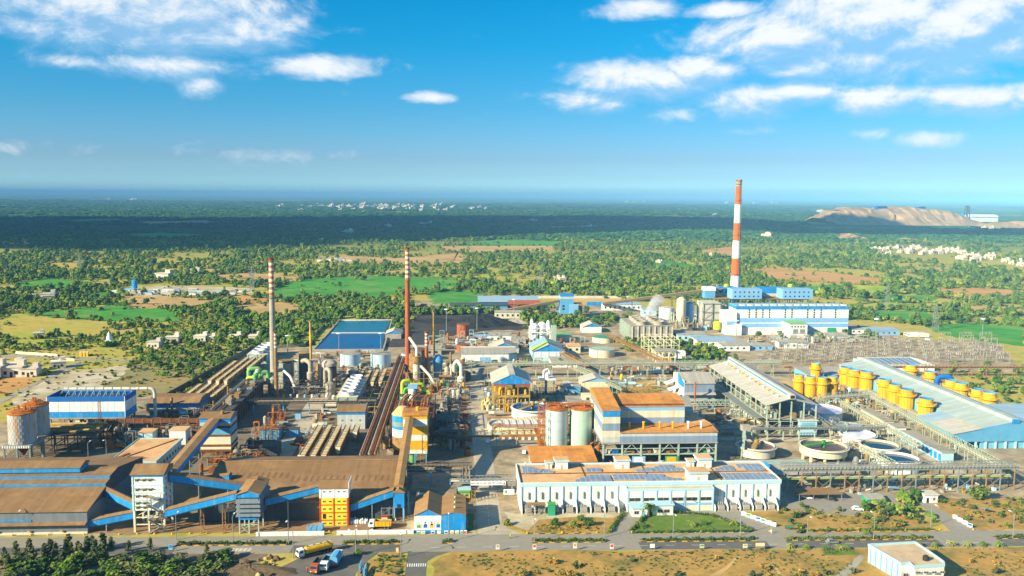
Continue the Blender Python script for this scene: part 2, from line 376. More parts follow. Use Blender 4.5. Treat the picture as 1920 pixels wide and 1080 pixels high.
def window(parent,x,y,z,w=1.3,h=1.0,face='y',shade=False):
 "one window on a wall facing -y (or -x/+x): frame proud of the wall, pane inside it"
 key=(w,h,face,shade)
 if key not in WIN:
  f=MB();p=MB();s=MB()
  def bb(m,u0,u1,d0,d1,a,b):
   if face=='y':m.box(u0,u1,-d1,-d0,a,b)
   elif face=='x':m.box(d0,d1,u0,u1,a,b)
   else:m.box(-d1,-d0,u0,u1,a,b)
  bb(f,-w/2-.12,w/2+.12,0,.1,-.12,0);bb(f,-w/2-.12,w/2+.12,0,.1,h,h+.12)
  bb(f,-w/2-.12,-w/2,0,.1,0,h);bb(f,w/2,w/2+.12,0,.1,0,h);bb(f,-.04,.04,.0,.09,0,h)
  bb(p,-w/2,w/2,.01,.05,0,h)
  if shade:bb(s,-w/2-.25,w/2+.25,.0,.8,h+.15,h+.3)
  WIN[key]=(f.mesh('window','frame_beige'),p.mesh('pane','glass'),s.mesh('sunshade','concrete') if shade else None)
 f,p,s=WIN[key]
 o=share(f,'window',parent,(x,y,z))
 q=bpy.data.objects.new('pane',p);COL.objects.link(q);q.parent=o
 if s:q=bpy.data.objects.new('sunshade',s);COL.objects.link(q);q.parent=o
 return o
def rects_frame(mb,xs,ys,zs,w=.35,brace=True,hb=None):
 "open steel frame: columns, beams on each level, diagonal braces on the front and side bays"
 for x in xs:
  for y in ys:mb.beam((x,y,zs[0]),(x,y,zs[-1]),w)
 hb=hb or w*.8
 for z in zs[1:]:
  for y in ys:mb.beam((xs[0],y,z-hb/2-.01),(xs[-1],y,z-hb/2-.01),hb*.8,hb)
  for x in xs:mb.beam((x,ys[0],z-hb/2-.02),(x,ys[-1],z-hb/2-.02),hb*.7,hb*.9)
 if brace:
  for i in range(len(xs)-1):
   if i%2==0:
    for k in range(len(zs)-1):mb.beam((xs[i],ys[0]+.02,zs[k]),(xs[i+1],ys[0]+.02,zs[k+1]-.3),w*.45)
  for i in range(len(ys)-1):
   if i%2==0:
    for k in range(len(zs)-1):mb.beam((xs[0]-.02,ys[i],zs[k]),(xs[0]-.02,ys[i+1],zs[k+1]-.3),w*.45)
 return mb
def lsp(a,b,n):return[a+(b-a)*i/(n-1) for i in range(n)] if n>1 else[a]
def arc(p0,p1,p2,n=4):
 "rounded corner between p0-p1-p2 (quadratic)"
 return[[(1-t)**2*p0[i]+2*t*(1-t)*p1[i]+t*t*p2[i] for i in range(3)] for t in lsp(0,1,n+1)]
def bend(pts,r=1.0,n=4):
 "poly-line with rounded corners, for pipes"
 out=[pts[0]]
 for k in range(1,len(pts)-1):
  a,p,b=pts[k-1],pts[k],pts[k+1]
  da=nrm([a[i]-p[i] for i in range(3)]);db=nrm([b[i]-p[i] for i in range(3)])
  out+=arc([p[i]+da[i]*r for i in range(3)],p,[p[i]+db[i]*r for i in range(3)],n)
 return out+[pts[-1]]
BB={}
def inside(p,poly):
 x,y=p;k=id(poly)
 if k not in BB or BB[k][4] is not poly:BB[k]=(min(q[0] for q in poly),max(q[0] for q in poly),min(q[1] for q in poly),max(q[1] for q in poly),poly)
 b=BB[k]
 if x<b[0] or x>b[1] or y<b[2] or y>b[3]:return False
 c=False;n=len(poly);j=n-1
 for i in range(n):
  xi,yi=poly[i];xj,yj=poly[j]
  if(yi>y)!=(yj>y) and x<(xj-xi)*(y-yi)/(yj-yi)+xi:c=not c
  j=i
 return c
# -- terrain
def terrain_material():
 m=bpy.data.materials.new('terrain');m.use_nodes=True;MATS['terrain']=m
 nt=m.node_tree;N=nt.nodes.new;L=nt.links.new;b=nt.nodes['Principled BSDF']
 b.inputs['Roughness'].default_value=1;b.inputs['Specular IOR Level'].default_value=0
 g=N('ShaderNodeNewGeometry');pos=g.outputs['Position']
 def noise(s,d=6,r=.65,off=0):
  n=N('ShaderNodeTexNoise');n.inputs['Scale'].default_value=s;n.inputs['Detail'].default_value=d;n.inputs['Roughness'].default_value=r
  mp=N('ShaderNodeMapping');mp.inputs['Location'].default_value=(off,off*.7,0);L(pos,mp.inputs[0]);L(mp.outputs[0],n.inputs['Vector']);return n.outputs[0]
 def mixc(f,a,c):
  n=N('ShaderNodeMix');n.data_type='RGBA';L(f,n.inputs[0])
  for s_,v in((6,a),(7,c)):
   if isinstance(v,str):n.inputs[s_].default_value=lin(v)+(1,)
   else:L(v,n.inputs[s_])
  return n.outputs[2]
 def rng(v,a,c):
  n=N('ShaderNodeMapRange');L(v,n.inputs[0]);n.inputs[1].default_value=a;n.inputs[2].default_value=c;return n.outputs[0]
 near=mixc(rng(noise(.012),.38,.62),'bfa458','a6a64c')
 near=mixc(rng(noise(.11,7,.7,50),.48,.7),near,'87943a')
 far=mixc(rng(noise(.0016,8,.7,11),.5,.62),'40643a','8a9e62')
 far=mixc(rng(noise(.02,6,.7,23),.45,.7),far,'3f6230')
 sp=N('ShaderNodeSeparateXYZ');L(pos,sp.inputs[0])
 c=mixc(rng(sp.outputs[1],1500,2600),near,far)
 L(c,b.inputs['Base Color'])
terrain_material()
struct(MB().flat([(-45000,-400),(45000,-400),(45000,60000),(-45000,60000)],0).to('ground','terrain'))
JAG={'salt':4.0,'dry_grass':1.2,'dry_grass_olive':5.0,'sand':1.5,'coal_ground':4.0,'yard_dark':2.0,'yard_brown':.8,'lawn':.35,'field_green':5.0,'field_tan':6.0,'field_orange':6.0,'field_lime':5.0,'yard':2.0}
def jagged(q,amp):
 out=[];n=len(q)
 for i in range(n):
  a,b=q[i],q[(i+1)%n];L_=sqrt((b[0]-a[0])**2+(b[1]-a[1])**2);k=max(1,min(14,int(L_/max(2.0,amp*1.5))));nx,ny=-(b[1]-a[1])/(L_+1e-6),(b[0]-a[0])/(L_+1e-6);am=min(amp,L_*.08)
  for j in range(k):
   t=j/k;o=0 if j==0 else random.uniform(-am,am);out.append((a[0]+(b[0]-a[0])*t+nx*o,a[1]+(b[1]-a[1])*t+ny*o))
 return out
def region(name,pts,m,z=.02,px=True,label=None):
 q=[G(*p) for p in pts] if px else pts
 if m in JAG:q=jagged(q,JAG[m])
 return struct(MB().flat(q,z).to(name,m),label)
PLANT=[(-262,300),(-262,440),(-205,475),(-150,650),(-128,668),(-128,838),(-62,842),(-60,1010),(140,1010),(250,900),(420,790),(470,690),(440,560),(335,560),(318,400),(300,322),(215,320),(205,300)]
region('yard',[(-262,297.5),(-262,430),(-214,470),(-178,655),(-120,668),(-60,668),(-60,830),(-60,960),(150,960),(260,840),(380,780),(390,560),(330,560),(312,400),(280,322),(6,304),(6,297)],'yard',.02,px=False)
region('yard',[(-262,297.4),(-262,357),(-20,357),(-20,297.4)],'yard_brown',.05,px=False)
region('yard',[(-208,357),(-208,440),(-120,520),(-36,520),(-36,357)],'yard_dark',.05,px=False)
region('yard',[(-32,358),(-32,400),(4,400),(4,358)],'yard_dark',.055,px=False)
region('yard',[(-60,668),(-60,905),(90,905),(95,760),(20,745),(-20,700),(-20,668)],'coal_ground',.05,px=False)
region('yard_road',[(-86,357),(-77,357),(-77,505),(-70,520),(-84,520),(-88,500)],'dusty_road',.07,px=False)
region('yard_road',[(-114,357),(-20,357),(-20,362),(-114,362)],'yard_brown',.06,px=False)
region('yard_road',[(16,552),(16,546),(215,545),(215,551)],'dusty_road',.075,px=False)
region('yard_road',[(14,404),(14,398),(130,404),(215,398),(215,345),(222,345),(222,406),(130,410)],'dusty_road',.07,px=False)
region('sand_strip',[(20,540),(215,538),(215,520),(20,524)],'sand',.06,px=False)
region('dry_meadow',[(74,524),(124,524),(124,486),(84,478),(70,500)],'dry_grass',.07,px=False)
region('dry_slope',[(150,765),(262,745),(330,735),(400,690),(445,662),(395,655),(300,665),(235,680),(205,705),(160,735)],'dry_grass_olive',.03)
region('salt_flat',[(30,735),(110,700),(195,690),(260,680),(225,706),(180,735),(120,760),(20,760)],'salt',.04)
region('wheat_field',[(-20,700),(30,700),(62,712),(20,738),(-20,745)],'field_orange',.04)
def ynear(x):return 277.3-.0195*x
def yfar(x):return 291.8-.0225*x
xs=[-270,-100,0,100,260]
struct(MB().flat([(x,ynear(x)) for x in xs]+[(x,yfar(x)) for x in reversed(xs)],.03).to('road','asphalt'))
for(x0,x1) in((-270,-96),(-57,-20),(62,107),(114,168),(190,260)):
 struct(MB().flat([(x0,ynear(x0)+6.5),(x1,ynear(x1)+6.5),(x1,ynear(x1)+.3),(x0,ynear(x0)+.3)],.036).to('road_lane','asphalt_dark'))
region('gate_road',[(6.4,yfar(6)-.1),(6.4,330),(5.6,640),(13.8,640),(15.2,330),(15.6,302),(17.6,296.5),(22,yfar(22)-.1),(-4,yfar(-4)-.1),(2,292.4),(5,296)],'dusty_road',.06,px=False)
region('side_road',[(-17.5,ynear(-17)+.1),(-17.3,240),(-10.6,240),(-10.8,270),(-8,274),(-3,ynear(-3)+.1)],'asphalt_dark',.04,px=False)
region('truck_yard',[(-62,240),(-62,262),(-56,270),(-50,ynear(-50)+.1),(-27,ynear(-27)+.1),(-30,272),(-33,262),(-33,240)],'asphalt_dark',.05,px=False)
region('side_road',[(177.6,yfar(178)-.1),(189,yfar(189)-.1),(185,318),(186,360),(178,372),(174,372),(180,345),(181,318)],'asphalt',.06,px=False)
region('drive_way',[G(1142,1003),G(1180,1003),G(1192,985),G(1212,965),G(1178,962),G(1160,975)],'asphalt',.06,px=False)
region('drive_way',[G(1395,963),G(1425,975),G(1468,990),G(1503,1001),G(1425,1003),G(1395,990),G(1340,970),G(1240,962),G(1230,952),G(1330,952),G(1390,957)],'asphalt',.062,px=False)
region('lawn',[G(1180,1000),G(1409,998),G(1392,990),G(1330,968),G(1240,963),G(1212,968),G(1195,985)],'lawn',.08,px=False)
region('verge',[G(1000,1001),G(1140,1002),G(1158,978),G(1170,962),G(1120,966),G(960,968),G(945,985),G(985,1000)],'dry_grass',.07,px=False)
region('salt_flat',[G(945,960),G(1100,962),G(1170,960),G(1150,972),G(1010,975),G(990,995),G(958,985)],'salt',.085,px=False)
region('verge',[G(1505,1000),G(1745,997),G(1755,992),G(1720,962),G(1600,968),G(1490,958),G(1400,960),G(1430,974),G(1470,990)],'dry_grass',.07,px=False)
region('verge',[G(1840,995),G(1925,990),G(1925,935),G(1760,935),G(1752,945),G(1790,975)],'dry_grass',.07,px=False)
region('car_park',[G(1475,958),G(1600,966),G(1640,950),G(1720,935),G(1650,925),G(1480,930)],'asphalt',.065,px=False)
region('lawn',[(3.2,293.6),(5.2,297.5),(5.2,312),(2.9,312)],'lawn',.09,px=False)
region('dry_meadow',[(-3,ynear(-3)-.2),(270,ynear(270)-.2),(270,225),(-6,225),(-9.5,268)],'dry_grass',.05,px=False)
region('dry_meadow',[(-26.5,ynear(-26)-.2),(-18.5,ynear(-18)-.2),(-18,240),(-32,240),(-32,262)],'dry_grass',.06,px=False)
region('scrub_ground',[(-270,ynear(-270)-.2),(-64,ynear(-64)-.2),(-62,240),(-270,240)],'yard_dark',.05,px=False)
region('earth_track',[G(1330,1080),G(1350,1080),G(1390,1045),G(1382,1043)],'field_tan',.08,px=False)
region('earth_track',[G(1460,1082),G(1468,1082),G(1446,1045),G(1440,1045)],'field_tan',.08,px=False)
region('foot_path',[G(1565,1082),G(1590,1082),G(1622,1045),G(1612,1040)],'concrete',.08,px=False)
region('foot_path',[(-20.6,ynear(-20)-.2),(-19,ynear(-19)-.2),(-19.8,240),(-22.4,240)],'rust_pale',.075,px=False)
region('lawn',[G(1545,1042),G(1612,1040),G(1600,1032),G(1545,1030)],'lawn',.08,px=False)
random.seed(3)
def kerb_run(x0,x1,yf,z=.15,w=.3,name='kerb'):
 n=max(1,int((x1-x0)/2.0));b1=MB();b2=MB()
 for i in range(n):
  a=x0+(x1-x0)*i/n;c=x0+(x1-x0)*(i+1)/n
  (b1 if i%2 else b2).box(a,c,yf((a+c)/2)-w/2,yf((a+c)/2)+w/2,.031,z)
 k=struct(b1.to(name,'kerb_yellow'));struct(b2.to(name,'dark'))
def leafy(mb,x,y,z,r,n,rz=1.0,size=.35,seed=None):
 "n leaf-sized faces spread through a clump"
 for _ in range(n):
  u=random.uniform(-1,1);t=random.uniform(0,2*pi);q=random.random()**.4;s_=sqrt(max(0,1-u*u))
  c=(x+r*q*s_*cos(t),y+r*q*s_*sin(t),z+r*rz*q*u)
  a=random.uniform(0,2*pi);b=random.uniform(-.9,.9);k=size*random.uniform(.6,1.3)
  d1=(k*cos(a),k*sin(a),k*b*.6);d2=(-k*sin(a)*.7,k*cos(a)*.7,k*random.uniform(-.7,.7))
  mb.face([(c[0]-d1[0]-d2[0],c[1]-d1[1]-d2[1],c[2]-d1[2]-d2[2]),(c[0]+d1[0]-d2[0],c[1]+d1[1]-d2[1],c[2]+d1[2]-d2[2]),(c[0]+d1[0]+d2[0],c[1]+d1[1]+d2[1],c[2]+d1[2]+d2[2]),(c[0]-d1[0]+d2[0],c[1]-d1[1]+d2[1],c[2]-d1[2]+d2[2])])
def hedge(name,label,x0,x1,yc,w=1.3,h=.9,m='leaf_dark'):
 T=thing(name,label,'hedge',((x0+x1)/2,yc,0))
 mb=MB();n=int((x1-x0)*9)
 for i in range(n):
  x=random.uniform(x0,x1);leafy(mb,x,yc+random.uniform(-w/2,w/2)-.021*(x-(x0+x1)/2),random.uniform(.15,h)+.25*sin(x*1.3),.35,5,1,.22)
 mb.to('foliage',m,T);return T
for i,(x0,x1,lab) in enumerate(((-97,-57.5,'low dark hedge on the road median opposite the bare conveyor yard'),(-40.5,-20.5,'low trimmed hedge on the median in front of the yellow dump truck'),(-6.2,-2.2,'short clipped bush on a small median island before the gate road'),(25,51,'green hedge on the median opposite the mosaic of pale rubble'),(63,104,'long hedge with pointed shrubs on the median before the lawn'),(114.5,167,'thin scrubby hedge on the median beside the sign board'),(190,230,'hedge on the road median at the far right'))):
 yc=lambda x:285.2-.0205*x
 x0_,x1_=x0,x1
 struct(MB().flat([(x0,yc(x0)-1),(x1,yc(x1)-1),(x1,yc(x1)+1),(x0,yc(x0)+1)],.1).to('median','dry_grass'))
 kerb_run(x0,x1,lambda x:yc(x)-1.1);kerb_run(x0,x1,lambda x:yc(x)+1.1)
 hedge('median_hedge',lab,x0+.4,x1-.4,yc((x0+x1)/2),1.5,.9,'leaf' if i in(3,) else 'leaf_dark')
kerb_run(24,49,lambda x:yfar(x)+.2);kerb_run(62,104,lambda x:yfar(x)+.3);kerb_run(123,176,lambda x:yfar(x)+.2)
def sheet_lines():
 mb=MB()
 for i in range(9):mb.flat([(-17.1+.72*i,266.2),(-16.75+.72*i,266.2),(-16.75+.72*i,268.6),(-17.1+.72*i,268.6)],.052)
 struct(mb.to('road_marking','white'))
 mb=MB()
 for i in range(7):mb.flat([(-80.4+i*1.45,280.6),(-79.3+i*1.45,280.6),(-79.0+i*1.45,283.2),(-80.1+i*1.45,283.2)],.042)
 struct(mb.to('road_marking','concrete_pale'))
 mb=MB()
 for x in range(-10,240,9):mb.flat([(x,ynear(x)+3.6),(x+3,ynear(x+3)+3.6),(x+3,ynear(x+3)+3.75),(x,ynear(x)+3.75)],.044)
 struct(mb.to('road_marking','white'))
 mb=MB()
 for y in range(300,330,4):mb.flat([(10.6,y),(10.8,y),(10.8,y+2),(10.6,y+2)],.07)
 struct(mb.to('road_marking','white'))
sheet_lines()
FIELDS=[]
def field(pts,m,name='field'):
 FIELDS.append(pts);i=len(FIELDS)
 region(name,pts,m,.12+.01*(i%9))
field([(52,590),(115,581),(232,569),(300,572),(335,588),(332,604),(240,603),(150,600)],'field_green')
field([(478,562),(545,526),(612,521),(700,517),(770,520),(862,520),(858,546),(760,549),(700,560),(600,557)],'field_green')
field([(800,548),(870,543),(905,552),(900,566),(810,570)],'field_green')
field([(868,455),(930,449),(1052,452),(1052,461),(960,461),(872,460)],'field_green')
field([(820,462),(890,461),(1045,461),(1040,470),(900,475),(830,472)],'field_tan')
field([(1215,492),(1250,489),(1342,503),(1330,508),(1220,505)],'field_green')
field([(1300,470),(1375,462),(1388,472),(1385,483),(1320,480)],'field_orange')
field([(1395,506),(1440,503),(1540,510),(1600,516),(1662,523),(1655,536),(1560,530),(1450,526)],'field_orange')
field([(1500,537),(1590,534),(1560,548),(1500,552)],'field_green')
field([(1588,536),(1640,533),(1712,548),(1660,551),(1600,549)],'field_lime')
field([(1565,472),(1610,471),(1612,478),(1570,480)],'field_lime')
field([(1740,542),(1830,540),(1925,545),(1925,556),(1850,560),(1790,557)],'field_orange')
field([(1640,556),(1740,552),(1760,560),(1700,570),(1650,565)],'field_green')
field([(1615,583),(1715,581),(1760,592),(1750,602),(1640,598)],'field_green')
field([(1735,613),(1800,607),(1925,612),(1925,650),(1840,640),(1770,628)],'field_green')
field([(1790,575),(1850,573),(1925,580),(1925,590),(1820,586)],'field_tan')
field([(400,516),(470,512),(560,518),(565,528),(480,530),(405,527)],'field_tan')
field([(585,482),(640,479),(740,484),(860,474),(880,482),(870,497),(700,496),(610,494)],'field_tan')
field([(430,570),(520,566),(565,572),(555,592),(470,590)],'field_tan')
field([(215,558),(270,552),(370,560),(420,562),(390,580),(240,578)],'field_tan')
field([(378,562),(440,553),(505,558),(500,570),(430,572)],'field_orange')
field([(0,585),(60,580),(75,572),(20,573)],'field_tan')
field([(20,530),(100,522),(170,528),(150,540),(50,545)],'field_green')
field([(210,440),(300,436),(390,440),(385,447),(260,447)],'field_green')
field([(120,412),(230,409),(240,415),(140,418)],'field_green')
field([(255,415),(400,413),(410,420),(270,421)],'field_tan')
field([(560,430),(680,428),(690,432),(570,434)],'field_green')
field([(1050,510),(1130,506),(1140,512),(1060,517)],'field_green')
field([(1150,520),(1250,515),(1260,520),(1170,526)],'field_lime')
field([(1020,425),(1110,422),(1120,426),(1030,429)],'field_tan')
field([(1680,505),(1780,500),(1800,508),(1700,513)],'field_tan')
field([(1420,548),(1490,553),(1490,562),(1400,560)],'field_green')
field([(900,540),(990,535),(1000,541),(910,548)],'field_green')
field([(640,470),(720,466),(735,470),(650,475)],'field_lime')
field([(150,552),(210,545),(230,552),(170,560)],'field_green')
# -- builders for plant structures
def extr(mb,p,q,sec):
 "extrude a section (u sideways, v up) from p to q"
 d=nrm([q[i]-p[i] for i in range(3)]);a=nrm(cross(d,[0,0,1]));n=len(sec);vs=[]
 for e in(p,q):
  for u,v in sec:vs.append((e[0]+a[0]*u,e[1]+a[1]*u,e[2]+v))
 return mb._add(vs,[tuple(range(n)),tuple(range(2*n-1,n-1,-1))]+[((i+1)%n,i,n+i,n+(i+1)%n) for i in range(n)])
def trestle(T,x,y,z,w=2.0,m='steel',along=(1,0)):
 "one braced support bent under a gallery or pipe bridge"
 mb=MB();ax,ay=-along[1],along[0];h=w/2
 a0=(x+ax*(h+.3),y+ay*(h+.3),0);b0=(x-ax*(h+.3),y-ay*(h+.3),0);a1=(x+ax*h,y+ay*h,z);b1=(x-ax*h,y-ay*h,z)
 mb.beam(a0,a1,.28);mb.beam(b0,b1,.28)
 n=max(1,int(z/3.0))
 L_=lambda s,e,t:tuple(s[i]+(e[i]-s[i])*t for i in range(3))
 for k in range(n):
  t0,t1=k/n,(k+1)/n
  mb.beam(L_(a0,a1,t0),L_(b0,b1,t1),.14);mb.beam(L_(a0,a1,t1),L_(b0,b1,t1),.18)
 return mb.to('trestle',m,T)
def gallery(label,p,q,w=2.6,h=2.2,wall='blue',roof='roof_brown',legs=(),name='conveyor_gallery',lm='steel',cat='conveyor'):
 T=thing(name,label,cat,(p[0],p[1],0))
 extr(MB(),p,q,[(-w/2,0),(w/2,0),(w/2,h),(-w/2,h)]).to('wall',wall,T)
 extr(MB(),p,q,[(-w/2-.2,h+.01),(w/2+.2,h+.01),(w/2+.2,h+.16),(0,h+.75),(-w/2-.2,h+.16)]).to('roof',roof,T)
 d=nrm([q[0]-p[0],q[1]-p[1],0])
 extr(MB(),p,q,[(-w/2+.2,-.35),(w/2-.2,-.35),(w/2-.2,-.01),(-w/2+.2,-.01)]).to('girder','steel_dark',T)
 for t in legs:
  c=[p[i]+(q[i]-p[i])*t for i in range(3)];trestle(T,c[0],c[1],c[2]-.35,w*.8,lm,d)
 return T
def shed(T,x0,x1,y0,y1,ze,zr,axis='x',roof='roof_grey',wall='white',gable=None,oh=.5,t=.22,z0=0):
 "gabled shed; axis = direction of the ridge"
 B(x0,x1,y0,y1,z0,ze).to('wall',wall,T)
 if axis=='x':
  ym=(y0+y1)/2
  MB().prism([(y0,ze+.01),(y1,ze+.01),(ym,zr-.05)],'x',x0+.03,x1-.03).to('gable',gable or wall,T)
  k=(zr-ze)/(ym-y0)
  mb=MB().sheet([(x0-oh,y0-oh,ze-k*oh+t),(x1+oh,y0-oh,ze-k*oh+t),(x1+oh,ym,zr+t),(x0-oh,ym,zr+t)],t)
  mb.sheet([(x1+oh,y1+oh,ze-k*oh+t),(x0-oh,y1+oh,ze-k*oh+t),(x0-oh,ym+.01,zr+t),(x1+oh,ym+.01,zr+t)],t)
 else:
  xm=(x0+x1)/2
  MB().prism([(x0,ze+.01),(x1,ze+.01),(xm,zr-.05)],'y',y0+.03,y1-.03).to('gable',gable or wall,T)
  k=(zr-ze)/(xm-x0)
  mb=MB().sheet([(x0-oh,y1+oh,ze-k*oh+t),(x0-oh,y0-oh,ze-k*oh+t),(xm,y0-oh,zr+t),(xm,y1+oh,zr+t)],t)
  mb.sheet([(x1+oh,y0-oh,ze-k*oh+t),(x1+oh,y1+oh,ze-k*oh+t),(xm+.01,y1+oh,zr+t),(xm+.01,y0-oh,zr+t)],t)
 mb.to('roof',roof,T)
def parapet(mb,x0,x1,y0,y1,z,h=.6,t=.35):
 mb.box(x0,x1,y0,y0+t,z,z+h);mb.box(x0,x1,y1-t,y1,z,z+h);mb.box(x0,x0+t,y0+t,y1-t,z,z+h);mb.box(x1-t,x1,y0+t,y1-t,z,z+h);return mb
def stair(mb,x,y,z0,z1,w=2.6,step=2.6,d=1.0):
 "zig-zag outside stair seen from the front"
 z=z0;k=0
 while z<z1-.1:
  z2=min(z1,z+step);a,b=(x,x+w) if k%2==0 else(x+w,x)
  mb.beam((a,y,z),(b,y,z2),d,.16);mb.beam((a,y-d/2,z+.9),(b,y-d/2,z2+.9),.07)
  mb.box(min(a,b)-.3,max(a,b)+.3,y-d/2-.1,y+d/2+.1,z2-.1,z2) if k%2==9 else None
  mb.box(b-.5,b+.5,y-d/2,y+d/2,z2-.08,z2+.02)
  z=z2;k+=1
 for xx in(x-.4,x+w+.4):mb.beam((xx,y+d/2,0),(xx,y+d/2,z1+1),.16)
 return mb
# -- front left: ore warehouse
T=thing('warehouse','large grey warehouse with stepped brown roofs and blue fascias at the left edge','warehouse',(-170,320,0))
XL,XR=-235,-131
B(XL,XR,298.3,352,0,8.2).to('wall','cladding_grey',T)
MB().prism([(298.3,8.21),(352,8.21),(352,11.0),(330,14.4),(321.9,14.4),(314.2,11.5)],'x',XL,XR-.05).to('gable','cladding_dark',T)
MB().sheet([(XL,297.7,8.3),(XR+.4,297.7,8.3),(XR+.4,314.2,11.75),(XL,314.2,11.75)],.2).to('roof','roof_brown',T)
B(XL,XR+.2,314.2,314.7,11.8,12.6).to('fascia','blue',T)
MB().sheet([(XL,314.3,12.65),(XR+.3,314.3,12.65),(XR+.3,318.3,13.35),(XL,318.3,13.35)],.12).to('roof','roof_brown',T)
B(XL,XR+.1,318.3,318.8,13.3,14.2).to('fascia','blue',T)
MB().sheet([(XL,318.4,14.3),(XR+.3,318.4,14.3),(XR+.3,326,15.2),(XL,326,15.2)],.12).to('roof','roof_brown',T)
MB().sheet([(XL,326,15.2),(XR+.3,326,15.2),(XR+.3,352.5,11.0),(XL,352.5,11.0)],.12).to('roof','roof_brown',T)
B(XL,-142.5,320.5,328,15.0,16.7).to('monitor_wall','blue',T)
MB().prism([(320.2,16.71),(328.4,16.71),(328.4,17.2),(325,18.3),(320.2,17.0)],'x',XL,-142.2).to('monitor_roof','roof_brown',T)
MB().sheet([(XL,296.3,3.9),(XR,296.3,3.9),(XR,298.28,4.5),(XL,298.28,4.5)],.12).to('canopy','roof_brown',T)
B(XL,-150,298.1,298.29,4.6,5.2).to('stripe','blue',T)
B(XL,XR,297.9,298.28,0,.8).to('plinth','cream',T)
for i in range(9):B(-228+i*11,-227.4+i*11,297.2,297.88,1.1,1.6).to('lamp','yellow',T)
# -- white transfer tower
T=thing('transfer_tower','tall white windowed transfer tower on stilts with outside stair and brown roof','tower',(-110,303,0))
X0,X1,Y0,Y1=-115.3,-104.2,298.5,307.5
B(X0,X1,Y0,Y1,8.0,20.2).to('wall','white',T)
B(X0-.1,X1+.1,Y0-.1,Y1+.1,20.2,21.0).to('fascia','blue',T)
MB().prism([(Y0-.5,21.01),(Y1+.4,21.01),(Y1+.4,22.2),(Y0+5,23.4),(Y0-.5,21.3)],'x',X0-.4,X1+.3).to('roof','roof_brown',T)
for z in(11.6,14.3,17.0):B(X0-.12,X1+.12,Y0-.12,Y1+.12,z,z+.35).to('band','aqua',T)
for x in(X0+.2,X1-.6):B(x,x+.4,Y0-.15,Y0,8.0,20.2).to('pilaster','aqua',T)
for z in(18.6,15.1,12.7,10.2,8.6):
 for x in(-113.5,-111.0,-108.9):
  if not(x==-108.9 and z<13):window(T,x,Y0,z+.1,1.0,.75,'y',True)
 for y in(300.5,304.5):window(T,X1,y,z+.1,1.0,.75,'x')
for x in(X0+.4,-110,X1-.4):
 for y in(Y0+.4,Y1-.4):B(x-.35,x+.35,y-.35,y+.35,0,8.0).to('leg','cream',T)
for z in(2.6,5.2):B(X0+.8,X1-.8,Y0+.2,Y0+.5,z,z+.4).to('beam','cream',T);B(X0+.8,X1-.8,Y1-.5,Y1-.2,z,z+.4).to('beam','cream',T)
MB().beam((X0+.5,Y0+.7,5.6),(-110,Y0+.7,8),.2).to('bracing','cream',T)
stair(MB(),-109.6,Y0-1.2,0,13.2,4.0,2.6,1.1).to('stair','steel',T)
mb=MB();mb.beam((-110.3,Y0-1.2,13.2),(-108,Y0-.3,13.2),1.2,.15);mb.to('landing','steel_yellow',T)
# -- conveyor galleries
gallery('low blue conveyor gallery from the grey warehouse to the white tower',(-133,300.3,1.6),(-115.5,301.3,4.6),2.6,2.3,legs=(.45,))
gallery('dark shaded conveyor gallery entering the back of the white tower',(-131.3,314.5,8.6),(-115.6,305.2,5.6),2.6,2.4,wall='blue')
gallery('blue conveyor gallery sloping down from the white tower top towards the louvred house',(-104,303.5,17.4),(-76,308.5,11.0),3.0,2.4,legs=(.35,.7))
gallery('blue conveyor gallery rising from the white tower foot to the louvred house',(-104,299.2,5.8),(-78.4,297.2,12.6),3.0,2.3,legs=(.5,.8),lm='rust_pale')
gallery('shaded blue conveyor gallery from the louvred house up to the yellow and red tower',(-70,302.3,8.2),(-50.6,305,12.0),2.8,2.3,legs=(.4,))
gallery('blue conveyor gallery from the yellow and red tower to the small blue transfer house',(-40,305,4.6),(-24.4,306.2,9.6),2.8,2.4,legs=(.5,))
gallery('steep brown-roofed conveyor gallery climbing to the banded tower among the coolers',(-106,309,16.2),(-109.6,380,17.0),4.4,2.2,wall='blue_y',roof='roof_brown_y',legs=(.5,))
gallery('short blue conveyor gallery behind the white tower going to the storage shed',(-100,326,8),(-88,324,10),2.8,2.4)
gallery('long ochre-roofed conveyor gallery climbing to the yellow and white tower',(-22.6,307,10.6),(-22.2,371.4,19.4),3.3,2.0,wall='roof_brown_y',roof='roof_brown_y',legs=(.35,.65))
# -- louvred transfer house
T=thing('transfer_house','transfer house with four grey louvre tiers on steel legs beside crossing conveyors','tower',(-75,303,0))
X0,X1,Y0,Y1=-78.2,-70.6,295.4,311
B(X0+.5,X1-.5,Y0+.5,Y1-.5,6.3,13.6).to('wall','cladding_dark',T)
B(X0+.2,X1-.2,Y0+.2,Y0+.6,5.2,6.4).to('fascia','blue',T)
for i,z in enumerate((7.2,8.8,10.4,12.0)):
 o=MB();
 o.sheet([(X0-.5,Y0-.7,z-.5),(X1+.5,Y0-.7,z-.5),(X1+.2,Y0+.5,z+.7),(X0-.2,Y0+.5,z+.7)],.12)
 o.to('louvre','cladding_grey',T)
 MB().sheet([(X1+.6,Y0-.5,z-.5),(X1+.6,Y1+.5,z-.5),(X1-.4,Y1,z+.7),(X1-.4,Y0,z+.7)],.12).to('louvre','cladding_grey',T)
xm=(X0+X1)/2
B(X0,X1,Y0,Y1,13.3,14.5).to('fascia','blue',T)
MB().prism([(X0,14.51),(X1,14.51),(xm,15.8)],'y',Y0+.02,Y1).to('gable','blue',T)
mb=MB().sheet([(X0-.4,Y1+.4,14.6),(X0-.4,Y0-.4,14.6),(xm,Y0-.4,16.0),(xm,Y1+.4,16.0)],.16)
